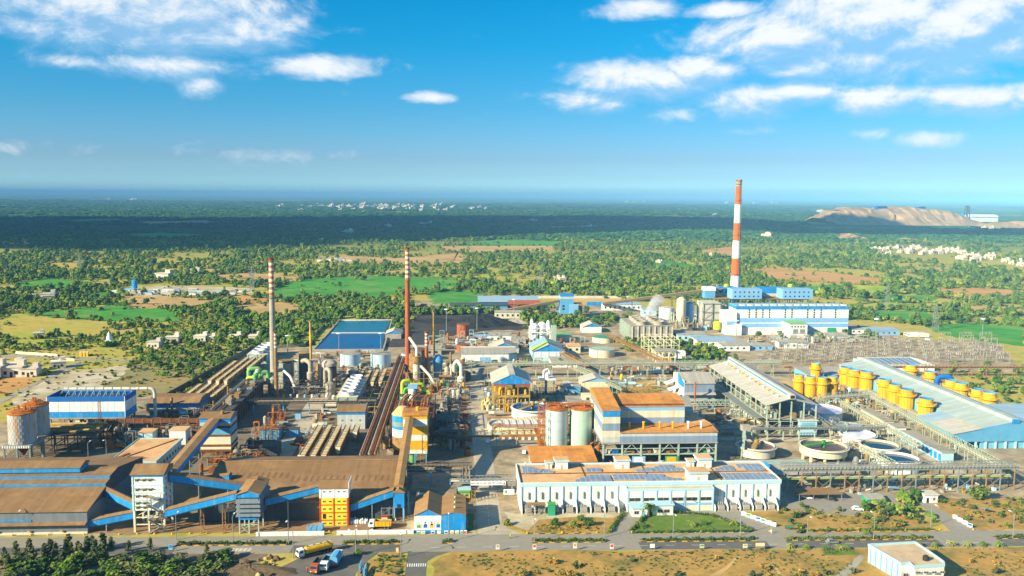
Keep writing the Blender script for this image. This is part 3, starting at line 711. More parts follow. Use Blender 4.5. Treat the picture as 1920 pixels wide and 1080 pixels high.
mb.sheet([(X1+.4,Y0-.4,14.6),(X1+.4,Y1+.4,14.6),(xm+.01,Y1+.4,16.0),(xm+.01,Y0-.4,16.0)],.16);mb.to('roof','roof_brown_y',T)
B(X0+1.2,xm+.6,Y1-4.2,Y1-2.6,15.5,16.2).to('roof_vent','roof_brown_y',T)
for x in(X0+.5,xm,X1-.5):
 for y in(Y0+.6,303,Y1-.6):B(x-.22,x+.22,y-.22,y+.22,0,6.3).to('leg','steel_green',T)
for a,b in(((X0+.5,Y0+.6,0),(xm,Y0+.6,3.2)),((xm,Y0+.62,0),(X0+.5,Y0+.62,3.2)),((xm,Y0+.6,3.2),(X1-.5,Y0+.6,5.4))):MB().beam(a,b,.18).to('bracing','steel_green',T)
B(X0+.5,X1-.5,Y0+.45,Y0+.75,3.1,3.35).to('beam','steel_green',T)
# -- brown storage shed
T=thing('storage_shed','long storage shed with a wide brown sheet roof and worn rooflights','shed',(-60,325,0))
X0,X1,Y0,Y1,ZE,ZR=-96,-25,306.5,362,7.4,12.9
YR=338.0
B(X0+.5,X1-.5,Y0+.6,Y1-.5,0,ZE-.2).to('wall','cladding_dark',T)
MB().prism([(Y0+.6,ZE-.19),(Y1-.5,ZE-.19),(YR,ZR-.3)],'x',X0+.6,X1-.6).to('gable','cladding_dark',T)
mb=MB().sheet([(X0,Y0,ZE),(X1,Y0,ZE),(X1,YR,ZR),(X0,YR,ZR)],.2)
mb.sheet([(X1,Y1,ZE),(X0,Y1,ZE),(X0,YR+.01,ZR),(X1,YR+.01,ZR)],.2);mb.to('roof','roof_brown',T)
k=(ZR-ZE)/(YR-Y0)
mes=MB().sheet([(0,0,.05),(.8,0,.05),(1.1,4.4,.05+4.4*k),(.3,4.4,.05+4.4*k)],.04).mesh('rooflight','roof_patch')
for i in range(27):
 y=324.5 if i<11 else 321.5
 share(mes,'rooflight',T,(X0+4+i*2.45,y,ZE+(y-Y0)*k))
MB().tube([(X0,YR,ZR+.15),(X1,YR,ZR+.15)],.3,6).to('ridge_cap','roof_brown',T)
# -- yellow / red / white tower
T=thing('painted_tower','slim tower painted yellow with red bands and a white top storey','tower',(-45.5,305,0))
X0,X1,Y0,Y1=-50.7,-40.3,302,309
B(X0,X1,Y0,Y1,0,10.4).to('wall','yellow_bright',T)
B(X0,X1,Y0,Y1,10.4,13.9).to('top_storey','white_clean',T)
for z in(1.9,4.7,7.6):B(X0-.08,X1+.08,Y0-.08,Y1+.08,z,z+.4).to('band','orange_red',T)
for x in(X0,-45.8,X1-.6):
 B(x,x+.4,Y0-.16,Y0-.085,0,10.4).to('pilaster','orange_red',T);B(x,x+.6,Y0-.14,Y0-.01,10.4,13.9).to('pilaster','white_clean',T)
B(X1-.01,X1+.15,Y0,Y1,0,10.4).to('pilaster','orange_red',T)
MB().prism([(Y0-.4,13.91),(Y1+.3,13.91),(Y1+.3,15.0),(Y0+4.6,15.6),(Y0-.4,14.1)],'x',X0-.3,X1+.1).to('roof','roof_brown',T)
B(X1+.11,X1+.3,Y0-.4,Y1+.4,13.9,16.2).to('gable','white_clean',T)
for z in(.6,3.2,6.0,8.8):
 for x in(-49.0,-46.9,-43.8,-41.8):window(T,x,Y0,z+.1,.9,.45)
for x in(-49,-46.9,-43.8,-41.8):window(T,x,Y0,12.6,.6,.35)
B(-49.6,-48.5,Y0-.12,Y0-.01,2.7,4.5).to('door','dark',T)
T=thing('transfer_house','small bright blue transfer house on legs beside the ochre conveyor','tower',(-22.4,306,0))
B(-24.4,-20.5,305,309.2,5.2,10.9).to('wall','blue',T)
MB().prism([(-24.8,10.91),(-20.1,10.91),(-20.1,11.2),(-22.4,12.6),(-24.8,11.2)],'y',304.7,309.6).to('roof','roof_brown_y',T)
for x in(-24.1,-20.8):
 for y in(305.3,308.9):B(x-.18,x+.18,y-.18,y+.18,0,5.2).to('leg','blue_light',T)
B(-23,-21.8,304.85,304.99,5.4,6.6).to('hatch','dark',T)
rects_frame(MB(),[-28.8,-26,-24.6],[305.2,308],[0,2.6,5.2],.22).to('frame','steel',T)
# -- guard house with safety posters
T=thing('guard_building','blue and white double-gabled building with four safety posters by the gate','building',(-7,302,0))
X0,XM,X1,Y0,Y1=-16.2,-6.6,2.1,293.8,312.5
B(X0,XM,Y0,Y1,0,6.4).to('wall','white',T);B(XM+.01,X1,Y0-.02,Y1,0,6.6).to('wall','blue',T)
def gab(x0,x1,ze,zr,roof,gm):
 xm=(x0+x1)/2
 MB().prism([(x0,ze+.01),(x1,ze+.01),(xm,zr-.05)],'y',Y0-.03,Y1-.03).to('gable',gm,T)
 mb=MB().sheet([(x0-.2,Y1+.3,ze+.15),(x0-.2,Y0-.3,ze+.15),(xm,Y0-.3,zr+.15),(xm,Y1+.3,zr+.15)],.15)
 mb.sheet([(x1+.15,Y0-.3,ze+.15),(x1+.15,Y1+.3,ze+.15),(xm+.01,Y1+.3,zr+.15),(xm+.01,Y0-.3,zr+.15)],.15);mb.to('roof',roof,T)
gab(X0,XM-.2,6.4,8.7,'roof_brown_y','blue');gab(XM+.2,X1,6.6,7.5,'roof_brown_y','blue')
B(X0-.05,XM-.02,Y0-.06,Y0-.01,.0,1.1).to('skirting','blue',T)
for y in(298,303,308):
 MB().cyl(-1.8,y,7.2,8.3,.35,n=10).to('roof_vent','pipe_white',T)
POSTER=[('green_paint','lime'),('blue_deep','blue_deep'),('yellow','dark'),('blue_deep','green_paint')]
for i in range(4):
 x=X0+.7+i*2.28
 o=tag(B(x,x+1.9,Y0-.1,Y0-.065,1.7,4.7).to('safety_poster','white_clean',at=(0,0,0)),('safety poster with a green clothed worker, leftmost on the guard building','safety poster with a worker in dark blue, second from left','safety poster with a yellow panel, third from left','safety poster with blue and green worker, rightmost of four')[i],'poster','posters on the guard building wall')
 a,b=POSTER[i]
 B(x+.3,x+1.6,Y0-.14,Y0-.101,2.0,3.2).to('printed_body',a,o);B(x+.55,x+1.35,Y0-.16,Y0-.141,2.9,3.5).to('printed_shoulder',b,o)
 mb=MB();c=(x+.95,3.95);mb.face([(c[0]+.32*cos(t),Y0-.125,c[1]+.36*sin(t)) for t in lsp(0,2*pi*11/12,12)]);mb.to('printed_head','skin' if i in(1,2) else 'lime',o)
random.seed(5)
for i,(x,c) in enumerate(((-15.2,'green_paint'),(-13.6,'yellow'),(-10.2,'blue_deep'),(-8,'white_clean'),(-5.5,'blue_deep'),(-3.4,'yellow'),(-1.6,'lime'),(.2,'green_paint'),(1.2,'red_paint'))):
 o=tag(B(x,x+1.3,292.4,292.5,.25,1.35).to('notice_board','white_clean',at=(0,0,0)),'small notice board in the flower bed, with a %s panel, %s from the left'%(c.split('_')[0],('first','second','third','fourth','fifth','sixth','seventh','eighth','ninth')[i]),'notice board','notice boards before the guard building')
 B(x+.15,x+1.15,292.36,292.39,.4,1.0).to('print',c,o);B(x+.1,x+.18,292.42,292.48,0,.25).to('leg','steel',o);B(x+1.1,x+1.18,292.42,292.48,0,.25).to('leg','steel',o)
for(x0,x1,lab) in((-71.5,-47.8,'long low white wall left of the yard entrance'),(-43.4,-16.4,'long low white wall right of the yard entrance')):
 T=thing('boundary_wall',lab,'wall',((x0+x1)/2,293.6,0))
 B(x0,x1,293.3,293.9,0,1.2).to('wall','white',T);B(x0-.05,x1+.05,293.2,294.0,1.2,1.35).to('coping','white_clean',T)
# -- gate: pipe bridge with banner, cabins
T=thing('gate_pipe_bridge','pipe bridge spanning the plant entrance with a white welcome banner','pipe bridge',(10,330,0))
mb=MB()
for y in(329.5,333.5):
 mb.box(-1.5,21.5,y-.25,y+.25,5.6,6.0);mb.box(-1.5,21.5,y-.2,y+.2,7.3,7.6)
 for i in range(15):mb.beam((-1.2+i*1.6,y,5.9),(-1.2+(i+1)*1.6-.8,y,7.4),.14);mb.beam((-1.2+(i+1)*1.6-.8,y,7.4),(-1.2+(i+1)*1.6,y,5.9),.14)
mb.to('truss','steel',T)
for i,y in enumerate((330.2,331.0,331.9,332.7)):MB().tube([(-3.5,y,6.4),(22,y,6.4)],.28,8).to('pipe',('pipe_white','pipe_grey','rust_pale','pipe_grey')[i],T)
for x in(-1.0,20.8):
 for y in(329.6,333.4):B(x-.25,x+.25,y-.25,y+.25,0,5.6).to('leg','steel',T)
bn=B(4.2,18.2,328.95,329.05,5.0,6.7).to('banner','white_clean',T)
def text(parent,body,x,y,z,size,m,rot=(pi/2,0,0),name='lettering',sx=1.0):
 cu=bpy.data.curves.new(name,'FONT');cu.body=body;cu.size=size;cu.align_x='CENTER';cu.align_y='CENTER';cu.extrude=.015
 t=bpy.data.objects.new(name+'_c',cu);COL.objects.link(t);dg=bpy.context.evaluated_depsgraph_get()
 me=bpy.data.meshes.new_from_object(t.evaluated_get(dg));bpy.data.objects.remove(t)
 me.materials.clear();me.materials.append(MATS[m]);me.name=name
 o=bpy.data.objects.new(name,me);COL.objects.link(o);o.parent=parent
 r=root_of(parent).location;o.location=(x-r[0],y-r[1],z-r[2]);o.rotation_euler=rot;o.scale=(sx,1,1)
 return o
text(bn,'WELCOME TO ZINC SMELTER - DARIBA',10.6,328.93,5.82,1.0,'steel_dark',sx=.72)
MB().prism([(17.2,5.2),(18.0,5.2),(17.6,6.4)],'y',328.9,328.94).to('emblem','orange_red',bn)
T=thing('security_cabin','small security cabin with a green and yellow painted wall beside the gate','cabin',(2,328,0))
B(-.6,4.0,326.6,330.5,0,3.9).to('wall','lime',T);B(-.62,4.02,326.55,326.6,2.6,3.4).to('stripe','green_paint',T);B(-.62,4.02,326.55,326.6,0.1,.9).to('stripe','orange_red',T)
B(-.9,4.3,326.2,330.8,3.9,4.15).to('roof','aqua',T);window(T,.7,326.6,1.4,1.0,.9);window(T,2.7,326.6,1.4,1.0,.9)
T=thing('gate_sign','white gate sign board with a small emblem on posts right of the entrance','sign',(19.5,325,0))
B(17.2,21.4,325.3,325.45,2.4,4.5).to('board','white_clean',T);MB().face([(18.2+.5*cos(t),325.28,3.5+.65*sin(t)) for t in lsp(0,5.76,12)]).to('emblem','green_paint',T)
for x in(17.8,20.8):B(x-.12,x+.12,325.5,325.75,0,4.4).to('post','rust_pale',T)
T=thing('gate_barrier','yellow framed sliding gate stack left of the entrance road','gate',(5.4,325,0))
rects_frame(MB(),[4.6,6.0],[324,327.5],[0,1.5,3.0,4.6],.14).to('frame','steel_yellow',T)
T=thing('pipe_bridge','dark pipe bridge running right from the storage shed to the gate','pipe bridge',(-12,345,0))
mb=MB()
for y in(343,347.5):
 mb.box(-24,5,y-.2,y+.2,6.2,6.6);mb.box(-24,5,y-.15,y+.15,8.2,8.5)
 for i in range(18):mb.beam((-24+i*1.6,y,6.5),(-24+i*1.6,y,8.3),.14)
mb.to('truss','steel_dark',T)
for i,y in enumerate((343.8,345,346.4)):MB().tube(bend([(-24,y,7),(1.4+i*1.3,y,7),(1.4+i*1.3,331,7)],1),.35,8).to('pipe',('pipe_grey','rust_pale','steel')[i],T)
for x in(-20,-12,-4,4):
 for y in(343.3,347.2):B(x-.2,x+.2,y-.2,y+.2,0,6.2).to('leg','blue_wall',T)
mb=MB()
for x in(.5,5.2):
 mb.box(x-.15,x+.15,330,343,6.3,6.6);mb.box(x-.12,x+.12,330,343,7.6,7.85)
 for i in range(9):mb.beam((x,331+i*1.4,6.5),(x,331+i*1.4,7.8),.14)
mb.to('side_truss','steel_dark',T)
# -- small repeated equipment
def tank(label,x,y,r,h,m='tank_white',top='concrete',z0=0,name='storage_tank',group=None,dome=0.0,rail=True,n=28,half=None):
 T=thing(name,label,'tank',(x,y,z0),group)
 MB().cyl(x,y,z0,z0+h,r,n=n).to('shell',m,T,smooth=True)
 MB().lathe(x,y,[(r+.05,z0+h+.005),(r*.5,z0+h+.02+dome*.75),(.05,z0+h+.04+dome)],n).to('roof',top,T)
 if rail:
  mb=MB().tube([(x+r*cos(t),y+r*sin(t),z0+h+1.0+0*t) for t in lsp(0,2*pi,25)],.06,4)
  for i in range(16):a=2*pi*i/16;mb.beam((x+r*cos(a),y+r*sin(a),z0+h),(x+r*cos(a),y+r*sin(a),z0+h+1),.08)
  mb.to('railing','steel',T)
  mb=MB()
  for s in(-.3,.3):mb.beam((x+s-r*.5,y-r*.9,z0),(x+s-r*.5,y-r*.9,z0+h+1),.08)
  for i in range(int(h/.6)):mb.beam((x-.3-r*.5,y-r*.9,z0+.3+i*.6),(x+.3-r*.5,y-r*.9,z0+.3+i*.6),.06)
  mb.to('ladder','steel',T)
 return T
def bands(T,x,y,z0,z1,r0,r1,cols,n=24,name='shell'):
 k=len(cols)
 for i,c in enumerate(cols):
  a,b=i/k,(i+1)/k
  MB().cyl(x,y,z0+(z1-z0)*a,z0+(z1-z0)*b,r0+(r1-r0)*a,r0+(r1-r0)*b,n=n,cap=(i==k-1)).to(name,c,T,smooth=True)
def ring_walk(T,x,y,z,r,w=.8,m='steel'):
 mb=MB().lathe(x,y,[(r,z),(r+w,z),(r+w,z+.15),(r,z+.15)],20,cap=False)
 mb.tube([(x+(r+w)*cos(t),y+(r+w)*sin(t),z+1.1) for t in lsp(0,2*pi,21)],.05,4)
 for i in range(10):a=2*pi*i/10;mb.beam((x+(r+w)*cos(a),y+(r+w)*sin(a),z),(x+(r+w)*cos(a),y+(r+w)*sin(a),z+1.1),.07)
 mb.to('platform',m,T)
# -- rusty silos at the far left
for i,(x,y,lab) in enumerate(((-193.3,381,'rust-streaked patched grey silo on a steel frame, front one of two'),(-194.2,395,'dark shaded grey silo behind the rust-streaked silo at far left'))):
 T=thing('silo',lab,'silo',(x,y,0),'silos at the far left')
 r=5.6
 me=None;random.seed(40+i)
 MB().cyl(x,y,9.4,22.6,r,n=32).to('shell','silo_rusty',T,smooth=True)
 pl=MB();nP=22
 for k in range(9):
  for j in range(nP):
   a0=2*pi*(j+.5*(k%2))/nP+.012;a1=a0+2*pi/nP-.024;z0=9.5+k*1.44
   if sin((a0+a1)/2)>.3:continue
   c=MB();R=r+.05+random.uniform(0,.03)
   c.face([(x+R*cos(a0),y+R*sin(a0),z0+.03),(x+R*cos(a1),y+R*sin(a1),z0+.03),(x+R*cos(a1),y+R*sin(a1),z0+1.41),(x+R*cos(a0),y+R*sin(a0),z0+1.41)])
   pl._add(c.v,c.f)
 o=pl.to('plates','silo_rusty',T);o['kind']='stuff'
 MB().lathe(x,y,[(r+.2,22.6),(r+.2,23.0),(r*.7,23.8),(.3,24.2)],32).to('roof','rust_orange',T)
 mb=MB()
 for k in range(8):
  a=random.uniform(0,6.28);q=random.uniform(1,4.5);mb.beam((x+q*cos(a),y+q*sin(a),23),(x+q*cos(a),y+q*sin(a),23.5+random.uniform(.8,2.2)),random.uniform(.2,.9))
 mb.tube([(x+(r-.1)*cos(t),y+(r-.1)*sin(t),24.2) for t in lsp(0,2*pi,25)],.08,4);mb.to('roof_equipment','rust_orange',T)
 B(x-6,x+6,y-6,y+6,8.2,9.35).to('deck','steel',T)
 mb=MB()
 for k in range(12):mb.box(x-6+k*1.0,x-5.5+k*1.0,y-6.08,y-6.01,8.2,9.3)
 mb.to('deck_stripes','white',T)
 for sx in(-5.5,0,5.5):
  for sy in(-5.5,5.5):B(x+sx-.35,x+sx+.35,y+sy-.35,y+sy+.35,0,8.2).to('leg','steel',T)
 for s in(-5.5,0):MB().beam((x+s,y-5.5,.2),(x+s+5.5,y-5.5,8),.18).to('bracing','steel',T);MB().beam((x+s,y-5.6,8),(x+s+5.5,y-5.6,.2),.18).to('bracing','steel',T)
 MB().lathe(x,y,[(.6,3.5),(3.2,8.2)],16).to('hopper','rust',T)
# -- white and blue filter house on stilts
T=thing('filter_house','long white filter house with blue bands on concrete stilts, open topped','building',(-184,432,0))
X0,X1,Y0,Y1=-203.4,-165.8,425,440
for z0,z1,m in((8.6,11.6,'blue'),(11.6,16.6,'white'),(16.6,19.2,'blue_deep')):
 mb=MB();parapet(mb,X0,X1,Y0,Y1,z0,z1-z0,.3);mb.to('wall',m,T)
B(X0+.3,X1-.3,Y0+.3,Y1-.3,16.2,16.6).to('deck','steel_dark',T)
mb=MB()
for i in range(12):mb.beam((X0+2+i*3.1,Y1-7,16.6),(X0+2+i*3.1,Y1-2,19.4),.18);mb.beam((X0+2+i*3.1,Y1-2,16.6),(X0+2+i*3.1,Y1-2,19.6),.16)
mb.beam((X0+2,Y1-2,19.4),(X1-2,Y1-2,19.4),.14);mb.to('roof_frames','steel_green',T)
for x in(X0-.02,X1-.2):B(x,x+.25,Y0-.05,Y0+.25,8.6,19.2).to('corner_trim','white_clean',T)
for i in range(1,7):B(X0+i*5.4,X0+i*5.4+.12,Y0-.05,Y0-.005,11.6,16.6).to('sheet_joint','concrete_pale',T)
B(X0-.2,X1+.2,Y0-.2,Y1+.2,8.0,8.6).to('floor_slab','concrete',T)
for x in lsp(X0+1,X1-1,5):
 for y in(Y0+.8,Y1-.8):B(x-.45,x+.45,y-.45,y+.45,0,8.0).to('leg','concrete',T)
mb=MB()
for i in range(4):a=X0+1+i*(X1-X0-2)/4;mb.beam((a,Y0+.8,.5),(a+4.6,Y0+.8,7.6),.2);mb.beam((a+9.2,Y0+.8,.5),(a+4.6,Y0+.8,7.6),.2)
mb.box(X0+1,X1-1,Y0+.6,Y0+1.0,5.6,6.0);mb.to('bracing','steel',T)
T=thing('duct','long pale duct along the filter house top turning down at its right end','duct',(-160,441,0))
MB().tube(bend([(-202,441.3,19.4),(-157,441.3,19.4),(-157,441.3,0)],2.6,6),.85,12).to('pipe','pipe_white',T,smooth=True)
mb=MB()
for i in range(10):mb.tube([(-200+i*4.4,441.3,19.4),(-199.8+i*4.4,441.3,19.4)],1.0,12)
mb.to('flanges','rust_pale',T)
T=thing('lattice_mast','rusty lattice mast standing before the filter house','mast',(-176,419,0))
mb=MB()
for sx in(-.7,.7):
 for sy in(-.7,.7):mb.beam((-175.5+sx,418.5+sy,0),(-175.5+sx*.6,418.5+sy*.6,19),.14)
for k in range(12):s=1 if k%2 else-1;mb.beam((-175.5-.6*s,417.8,k*1.55),(-175.5+.6*s,417.8,k*1.55+1.55),.1);mb.beam((-174.8,418.5-.6*s,k*1.55),(-174.8,418.5+.6*s,k*1.55+1.55),.1)
mb.to('lattice','rust',T)
T=thing('steel_structure','dark open steel platform with rusty tube banks before the filter house','structure',(-186,403,0))
rects_frame(MB(),lsp(-198,-168,6),[394,404,414],[0,4.2,8.4],.4).to('frame','steel_dark',T)
B(-198.5,-167.5,393.5,414.5,8.4,8.6).to('deck','steel_dark',T)
for k in range(6):MB().tube([(-197,397+k*2.8,9.4),(-169,397+k*2.8,9.4)],.55,8).to('tube','steel_yellow' if k%2 else 'rust_pale',T)
T=thing('trunk_duct','thick rusty duct running from the lattice mast to the banded tower','duct',(-145,415,0))
mb=MB();mb.beam((-172,416,9.2),(-122,416,9.2),2.2,1.8);mb.to('duct','rust',T)
for k in range(12):B(-171+k*4.3,-170.7+k*4.3,414.7,417.3,8.1,10.3).to('stiffener','rust_pale',T)
for x in(-165,-152,-139,-126):B(x-.3,x+.3,415.7,416.3,0,8.3).to('leg','rust_pale',T)
T=thing('shed','shed with brown roof, blue fascia and pale walls left of the coolers','shed',(-152,462,0))
B(-165,-139,455,475,0,6.2).to('wall','cladding_pale',T);B(-165.1,-138.9,454.9,475.1,6.2,8.2).to('fascia','blue',T)
MB().prism([(454.3,8.21),(475.5,8.21),(475.5,8.5),(468,10.6),(460,10.6),(454.3,8.5)],'x',-165.5,-138.6).to('roof','roof_brown',T)
B(-165.2,-152,453,454.9,3.6,4.0).to('canopy','rust_pale',T);B(-152,-142,450.5,454.9,0,3.6).to('annex','aqua',T)
MB().cyl(-152.5,453,0,12,.7,n=10).to('vent_pipe','rust_pale',T)
rects_frame(MB(),[-154,-149,-143],[446,450],[0,3.5,7],.3).to('frame','rust_pale',T)
T=thing('workshop','long workshop with a dusty ochre flat roof and pale blue walls','building',(-140,380,0))
X0,X1,Y0,Y1=-148.5,-129.6,362,396
B(X0,X1,Y0,Y1,0,5.4).to('wall','aqua',T);B(X0-.5,X1+.5,Y0-.5,Y1+.5,5.4,5.9).to('roof','roof_terracotta',T)
mb=parapet(MB(),X0-.6,X1+.6,Y0-.6,Y1+.6,5.0,1.15,.3);mb.to('parapet','aqua',T)
mb=MB();mb.beam((-146,364,6.0),(-131,395,6.0),.5,.3);mb.to('roof_pipe','rust',T)
for i in range(4):B(X0+1+i*4.6,X0+4.4+i*4.6,Y0-.12,Y0-.01,1.2,4.4).to('panel','white',T)
for i in range(8):window(T,X1,365+i*3.8,1.8,1.6,1.4,'x')
for i,(x,y,w,d,h,m) in enumerate(((-152,404,6.5,7,6.5,'aqua'),(-137,402,7.5,7,8,'white'))):
 T=thing('cabin',('pale blue flat-roofed cabin behind the workshop','white cabin with ochre roof standing at the workshop back')[i],'building',(x,y,0))
 B(x,x+w,y,y+d,0,h).to('wall',m,T);B(x-.3,x+w+.3,y-.3,y+d+.3,h,h+.3).to('roof','roof_terracotta',T);B(x+.3,x+w-.3,y-.05,y-.005,h-3.6,h-3.4).to('band','aqua_deep',T)
B_=thing('loading_belt','inclined belt conveyor resting against the ochre flat-roofed workshop','conveyor',(-146,352,0))
extr(MB(),(-151,345,8),(-141,364,8.5),[(-.7,0),(.7,0),(.7,.5),(-.7,.5)]).to('belt','rust',B_);trestle(B_,-148,350.5,8,1.4,'steel',(.5,.86));trestle(B_,-144,358,8.2,1.4,'steel',(.5,.86))
T=thing('banded_tower','transfer tower with blue top, cream panels and rusty bands among the coolers','tower',(-109,385,0))
X0,X1,Y0,Y1=-116.2,-102.8,380.5,392
rects_frame(MB(),[X0+.3,-109.5,X1-.3],[Y0+.3,Y1-.3],[0,2.2,4.2],.4).to('frame','rust_pale',T)
for z0,z1,m in((4.2,5.2,'rust'),(5.2,6.6,'cream'),(6.6,7.5,'rust'),(7.5,11.2,'cream'),(11.2,12.0,'rust'),(12.0,15.0,'blue_wall'),(15.0,16.0,'rust'),(16.0,17.6,'cladding_pale'),(17.6,19.4,'blue')):
 e=.25 if m=='rust' else 0
 B(X0-e,X1+e,Y0-e,Y1+e,z0,z1).to('wall',m,T)
MB().prism([(Y0-.5,19.41),(Y1+.5,19.41),(Y1+.5,19.7),((Y0+Y1)/2,21.0),(Y0-.5,19.7)],'x',X0-.4,X1+.4).to('roof','roof_brown',T)
MB().cyl(-107,384,20,22.2,.8,n=12).to('roof_vent','rust_pale',T)
T=thing('roaster_building','long dark ribbed building with rusty pipework on its roof','building',(-112,440,0))
B(-128,-116.5,430,505,0,9.5).to('wall','cladding_dark',T)
for k in range(14):B(-116.5,-115.9,432+k*5.2,433.2+k*5.2,0,9.7).to('rib','rust',T)
B(-128.4,-115.8,429.6,505.4,9.5,9.9).to('roof','steel_dark',T)
random.seed(9)
for k in range(16):
 x=random.uniform(-127,-118);y=random.uniform(434,500);h=random.uniform(1.0,5.0)
 if k%2:MB().cyl(x,y,9.9,9.9+h,random.uniform(.4,1.3),n=10).to('roof_vessel',random.choice(('rust_pale','steel','rust','pipe_grey')),T)
 else:B(x-1.5,x+1.5,y-2,y+2,9.9,9.9+h*.6).to('roof_box',random.choice(('rust_pale','steel','concrete')),T)
for k in range(2):MB().tube([(-126+k*4,432,10.7),(-126+k*4,503,10.7)],.3,6).to('roof_pipe',('pipe_grey','rust','rust_pale','steel')[k],T)
# -- cooler banks
def cooler_meshes():
 b=MB();L_=11.0;w=1.3
 b.prism([(-w*.5,2.2),(w*.5,2.2),(w,6.0),(-w,6.0)],'y',0,L_)
 s=MB()
 for i in range(5):s.box(-w*.8,w*.8,.45+i*2.2,1.4+i*2.2,6.02,6.1)
 s.prism([(-w*.42,2.5),(w*.42,2.5),(w*.85,5.7),(-w*.85,5.7)],'y',-.5,-.005)
 r=MB().box(-w-.12,-w+.05,0,L_,6.02,6.3).box(w-.05,w+.12,0,L_,6.02,6.3)
 g=MB()
 for y in(.8,L_-.8):
  for x in(-w*.8,w*.8):g.beam((x*1.1,y,0),(x*.75,y,2.8),.2)
 return b.mesh('casing','rust_pale'),s.mesh('slats','cream'),r.mesh('rim','steel_yellow'),g.mesh('legs','rust')
CM=cooler_meshes()
def cooler_row(x,y0,n,label,group,x1=None):
 T=thing('cooler_row',label,'cooler',(x,y0,0),group)
 for i in range(n):
  xx=x+(0 if x1 is None else(x1-x)*i/max(1,n-1))
  c=share(CM[0],'cooler_module',T,(xx,y0+i*12.6,0))
  for me,nm in((CM[1],'slats'),(CM[2],'rim'),(CM[3],'legs')):
   o=bpy.data.objects.new(nm,me);COL.objects.link(o);o.parent=c
ORD=('first','second','third','fourth','fifth','sixth','seventh')
for i,(x,y,n) in enumerate(((-68.9,369,4),(-64.3,369,4),(-59.7,369,4),(-55.2,380.6,3),(-50.6,406,1))):cooler_row(x,y,n,'rusty slatted cooler row behind the brown shed, %s from left'%ORD[i],'cooler rows behind the brown shed')
for i,(x,y,n) in enumerate(((-72,520,2),(-67.4,518,3),(-63,518,3),(-58.4,518,3),(-53.7,518,3),(-48.9,518,3))):cooler_row(x,y,n,'rusty cooler row near the blue-white tanks, %s from left'%ORD[i],'cooler rows by the tanks')
for i,(x,y,n) in enumerate(((-152.6,522,5),(-147.8,522,6),(-143,522,6),(-138.4,560,4))):cooler_row(x,y,n,'rusty cooler row along the left boundary wall, %s from left'%ORD[i],'far cooler rows by the boundary wall')
for i,(x,y,n) in enumerate(((-155,476,3),(-150,476,3),(-144.8,474,3),(-139.6,474,3))):cooler_row(x,y,n,'rusty cooler row behind the blue-fascia shed, %s from left'%ORD[i],'near cooler rows by the boundary wall')
def fan_tower(label,x0,x1,y0,y1,h,fans,group,m='cladding_pale'):
 T=thing('cooling_tower',label,'cooling tower',((x0+x1)/2,y0,0),group)
 MB().prism([(x0+1.0,0),(x1-1.0,0),(x1,h),(x0,h)],'y',y0,y1).to('casing',m,T)
 B(x0-.2,x1+.2,y0-.2,y1+.2,h,h+.25).to('deck','concrete_pale',T)
 for k in range(7):B(x0+1.5,x1-1.5,y0-.12,y0-.01,.8+k*h/8,1.15+k*h/8).to('louvre','aqua',T)
 rects_frame(MB(),lsp(x0+.6,x1-.6,3),[y0-.35],[0,h*.5,h],.25,True).to('frame','lime',T)
 for i in range(fans):
  y=y0+(y1-y0)*(i+.5)/fans;r=min((x1-x0)*.36,(y1-y0)/fans*.46)
  o=MB().lathe((x0+x1)/2,y,[(r*.92,h+.25),(r*.86,h+1.2),(r,h+2.6),(r*.94,h+2.6),(r*.8,h+1.2),(r*.85,h+.3)],20,cap=False).to('fan_stack','white_clean',T,smooth=True)
  mb=MB()
  for k in range(4):a=k*pi/4+.3;mb.beam(((x0+x1)/2-r*.8*cos(a),y-r*.8*sin(a),h+1.4),((x0+x1)/2+r*.8*cos(a),y+r*.8*sin(a),h+1.4),.35,.08)
  mb.to('fan','steel_dark',o)
 return T
fan_tower('pale cooling tower with a line of white fan stacks in the middle yard',-67.5,-56,462,510,9.2,6,'fan cooling towers')
fan_tower('cooling tower with four white fan stacks at the far end of left coolers',-150,-136,603,640,6.5,4,'fan cooling towers','aqua')
T=thing('pump_house','small house with a brown roof, blue band and pale walls in the middle yard','building',(-55.5,436,0))
B(-62.6,-48.5,430.5,442,0,7.6).to('wall','cladding_pale',T);B(-62.7,-48.4,430.4,442.1,7.6,9.0).to('fascia','blue',T)
MB().prism([(429.9,9.01),(442.6,9.01),(442.6,9.3),(438,11.2),(429.9,9.3)],'x',-62.9,-48.2).to('roof','roof_brown',T)
for x in(-60,-55.5,-51):window(T,x,430.5,4.4,.7,.6)
rects_frame(MB(),lsp(-55,-41,4),[450,480,512],[0,4,7],.35).to('side_frame','steel_yellow',T)
T=thing('pipe_rack','long rusty pipe rack running straight back beside the coolers','pipe rack',(-39.5,450,0))
for i,x in enumerate((-43.2,-42.0,-40.9,-39.4,-38.0,-36.8)):MB().tube([(x,362,7.8+.3*(i%2)),(x,590,7.8+.3*(i%2))],.45 if i%2 else .3,8).to('pipe',('pipe_grey','rust','steel_dark','pipe_grey','rust','rust_pale')[i],T)
B(-43.8,-36.2,362,590,7.0,7.25).to('deck','rust',T)
for k in range(16):
 y=364+k*15
 mb=MB().box(-43.6,-43.2,y-.2,y+.2,0,7).box(-36.8,-36.4,y-.2,y+.2,0,7).box(-43.2,-36.8,y-.15,y+.15,6.4,6.98);mb.beam((-43.4,y,1),(-36.6,y,6.4),.15);mb.to('trestle','steel_dark',T)
T=thing('pipe_bridge','dark pipe bridge crossing the middle yard in front of the green ducts','pipe bridge',(-90,462,0))
for i,y in enumerate((460,461.2,462.4)):MB().tube([(-117,y,7.2),(-46,y,7.2)],.35,8).to('pipe',('steel_dark','rust','pipe_grey')[i],T)
mb=MB()
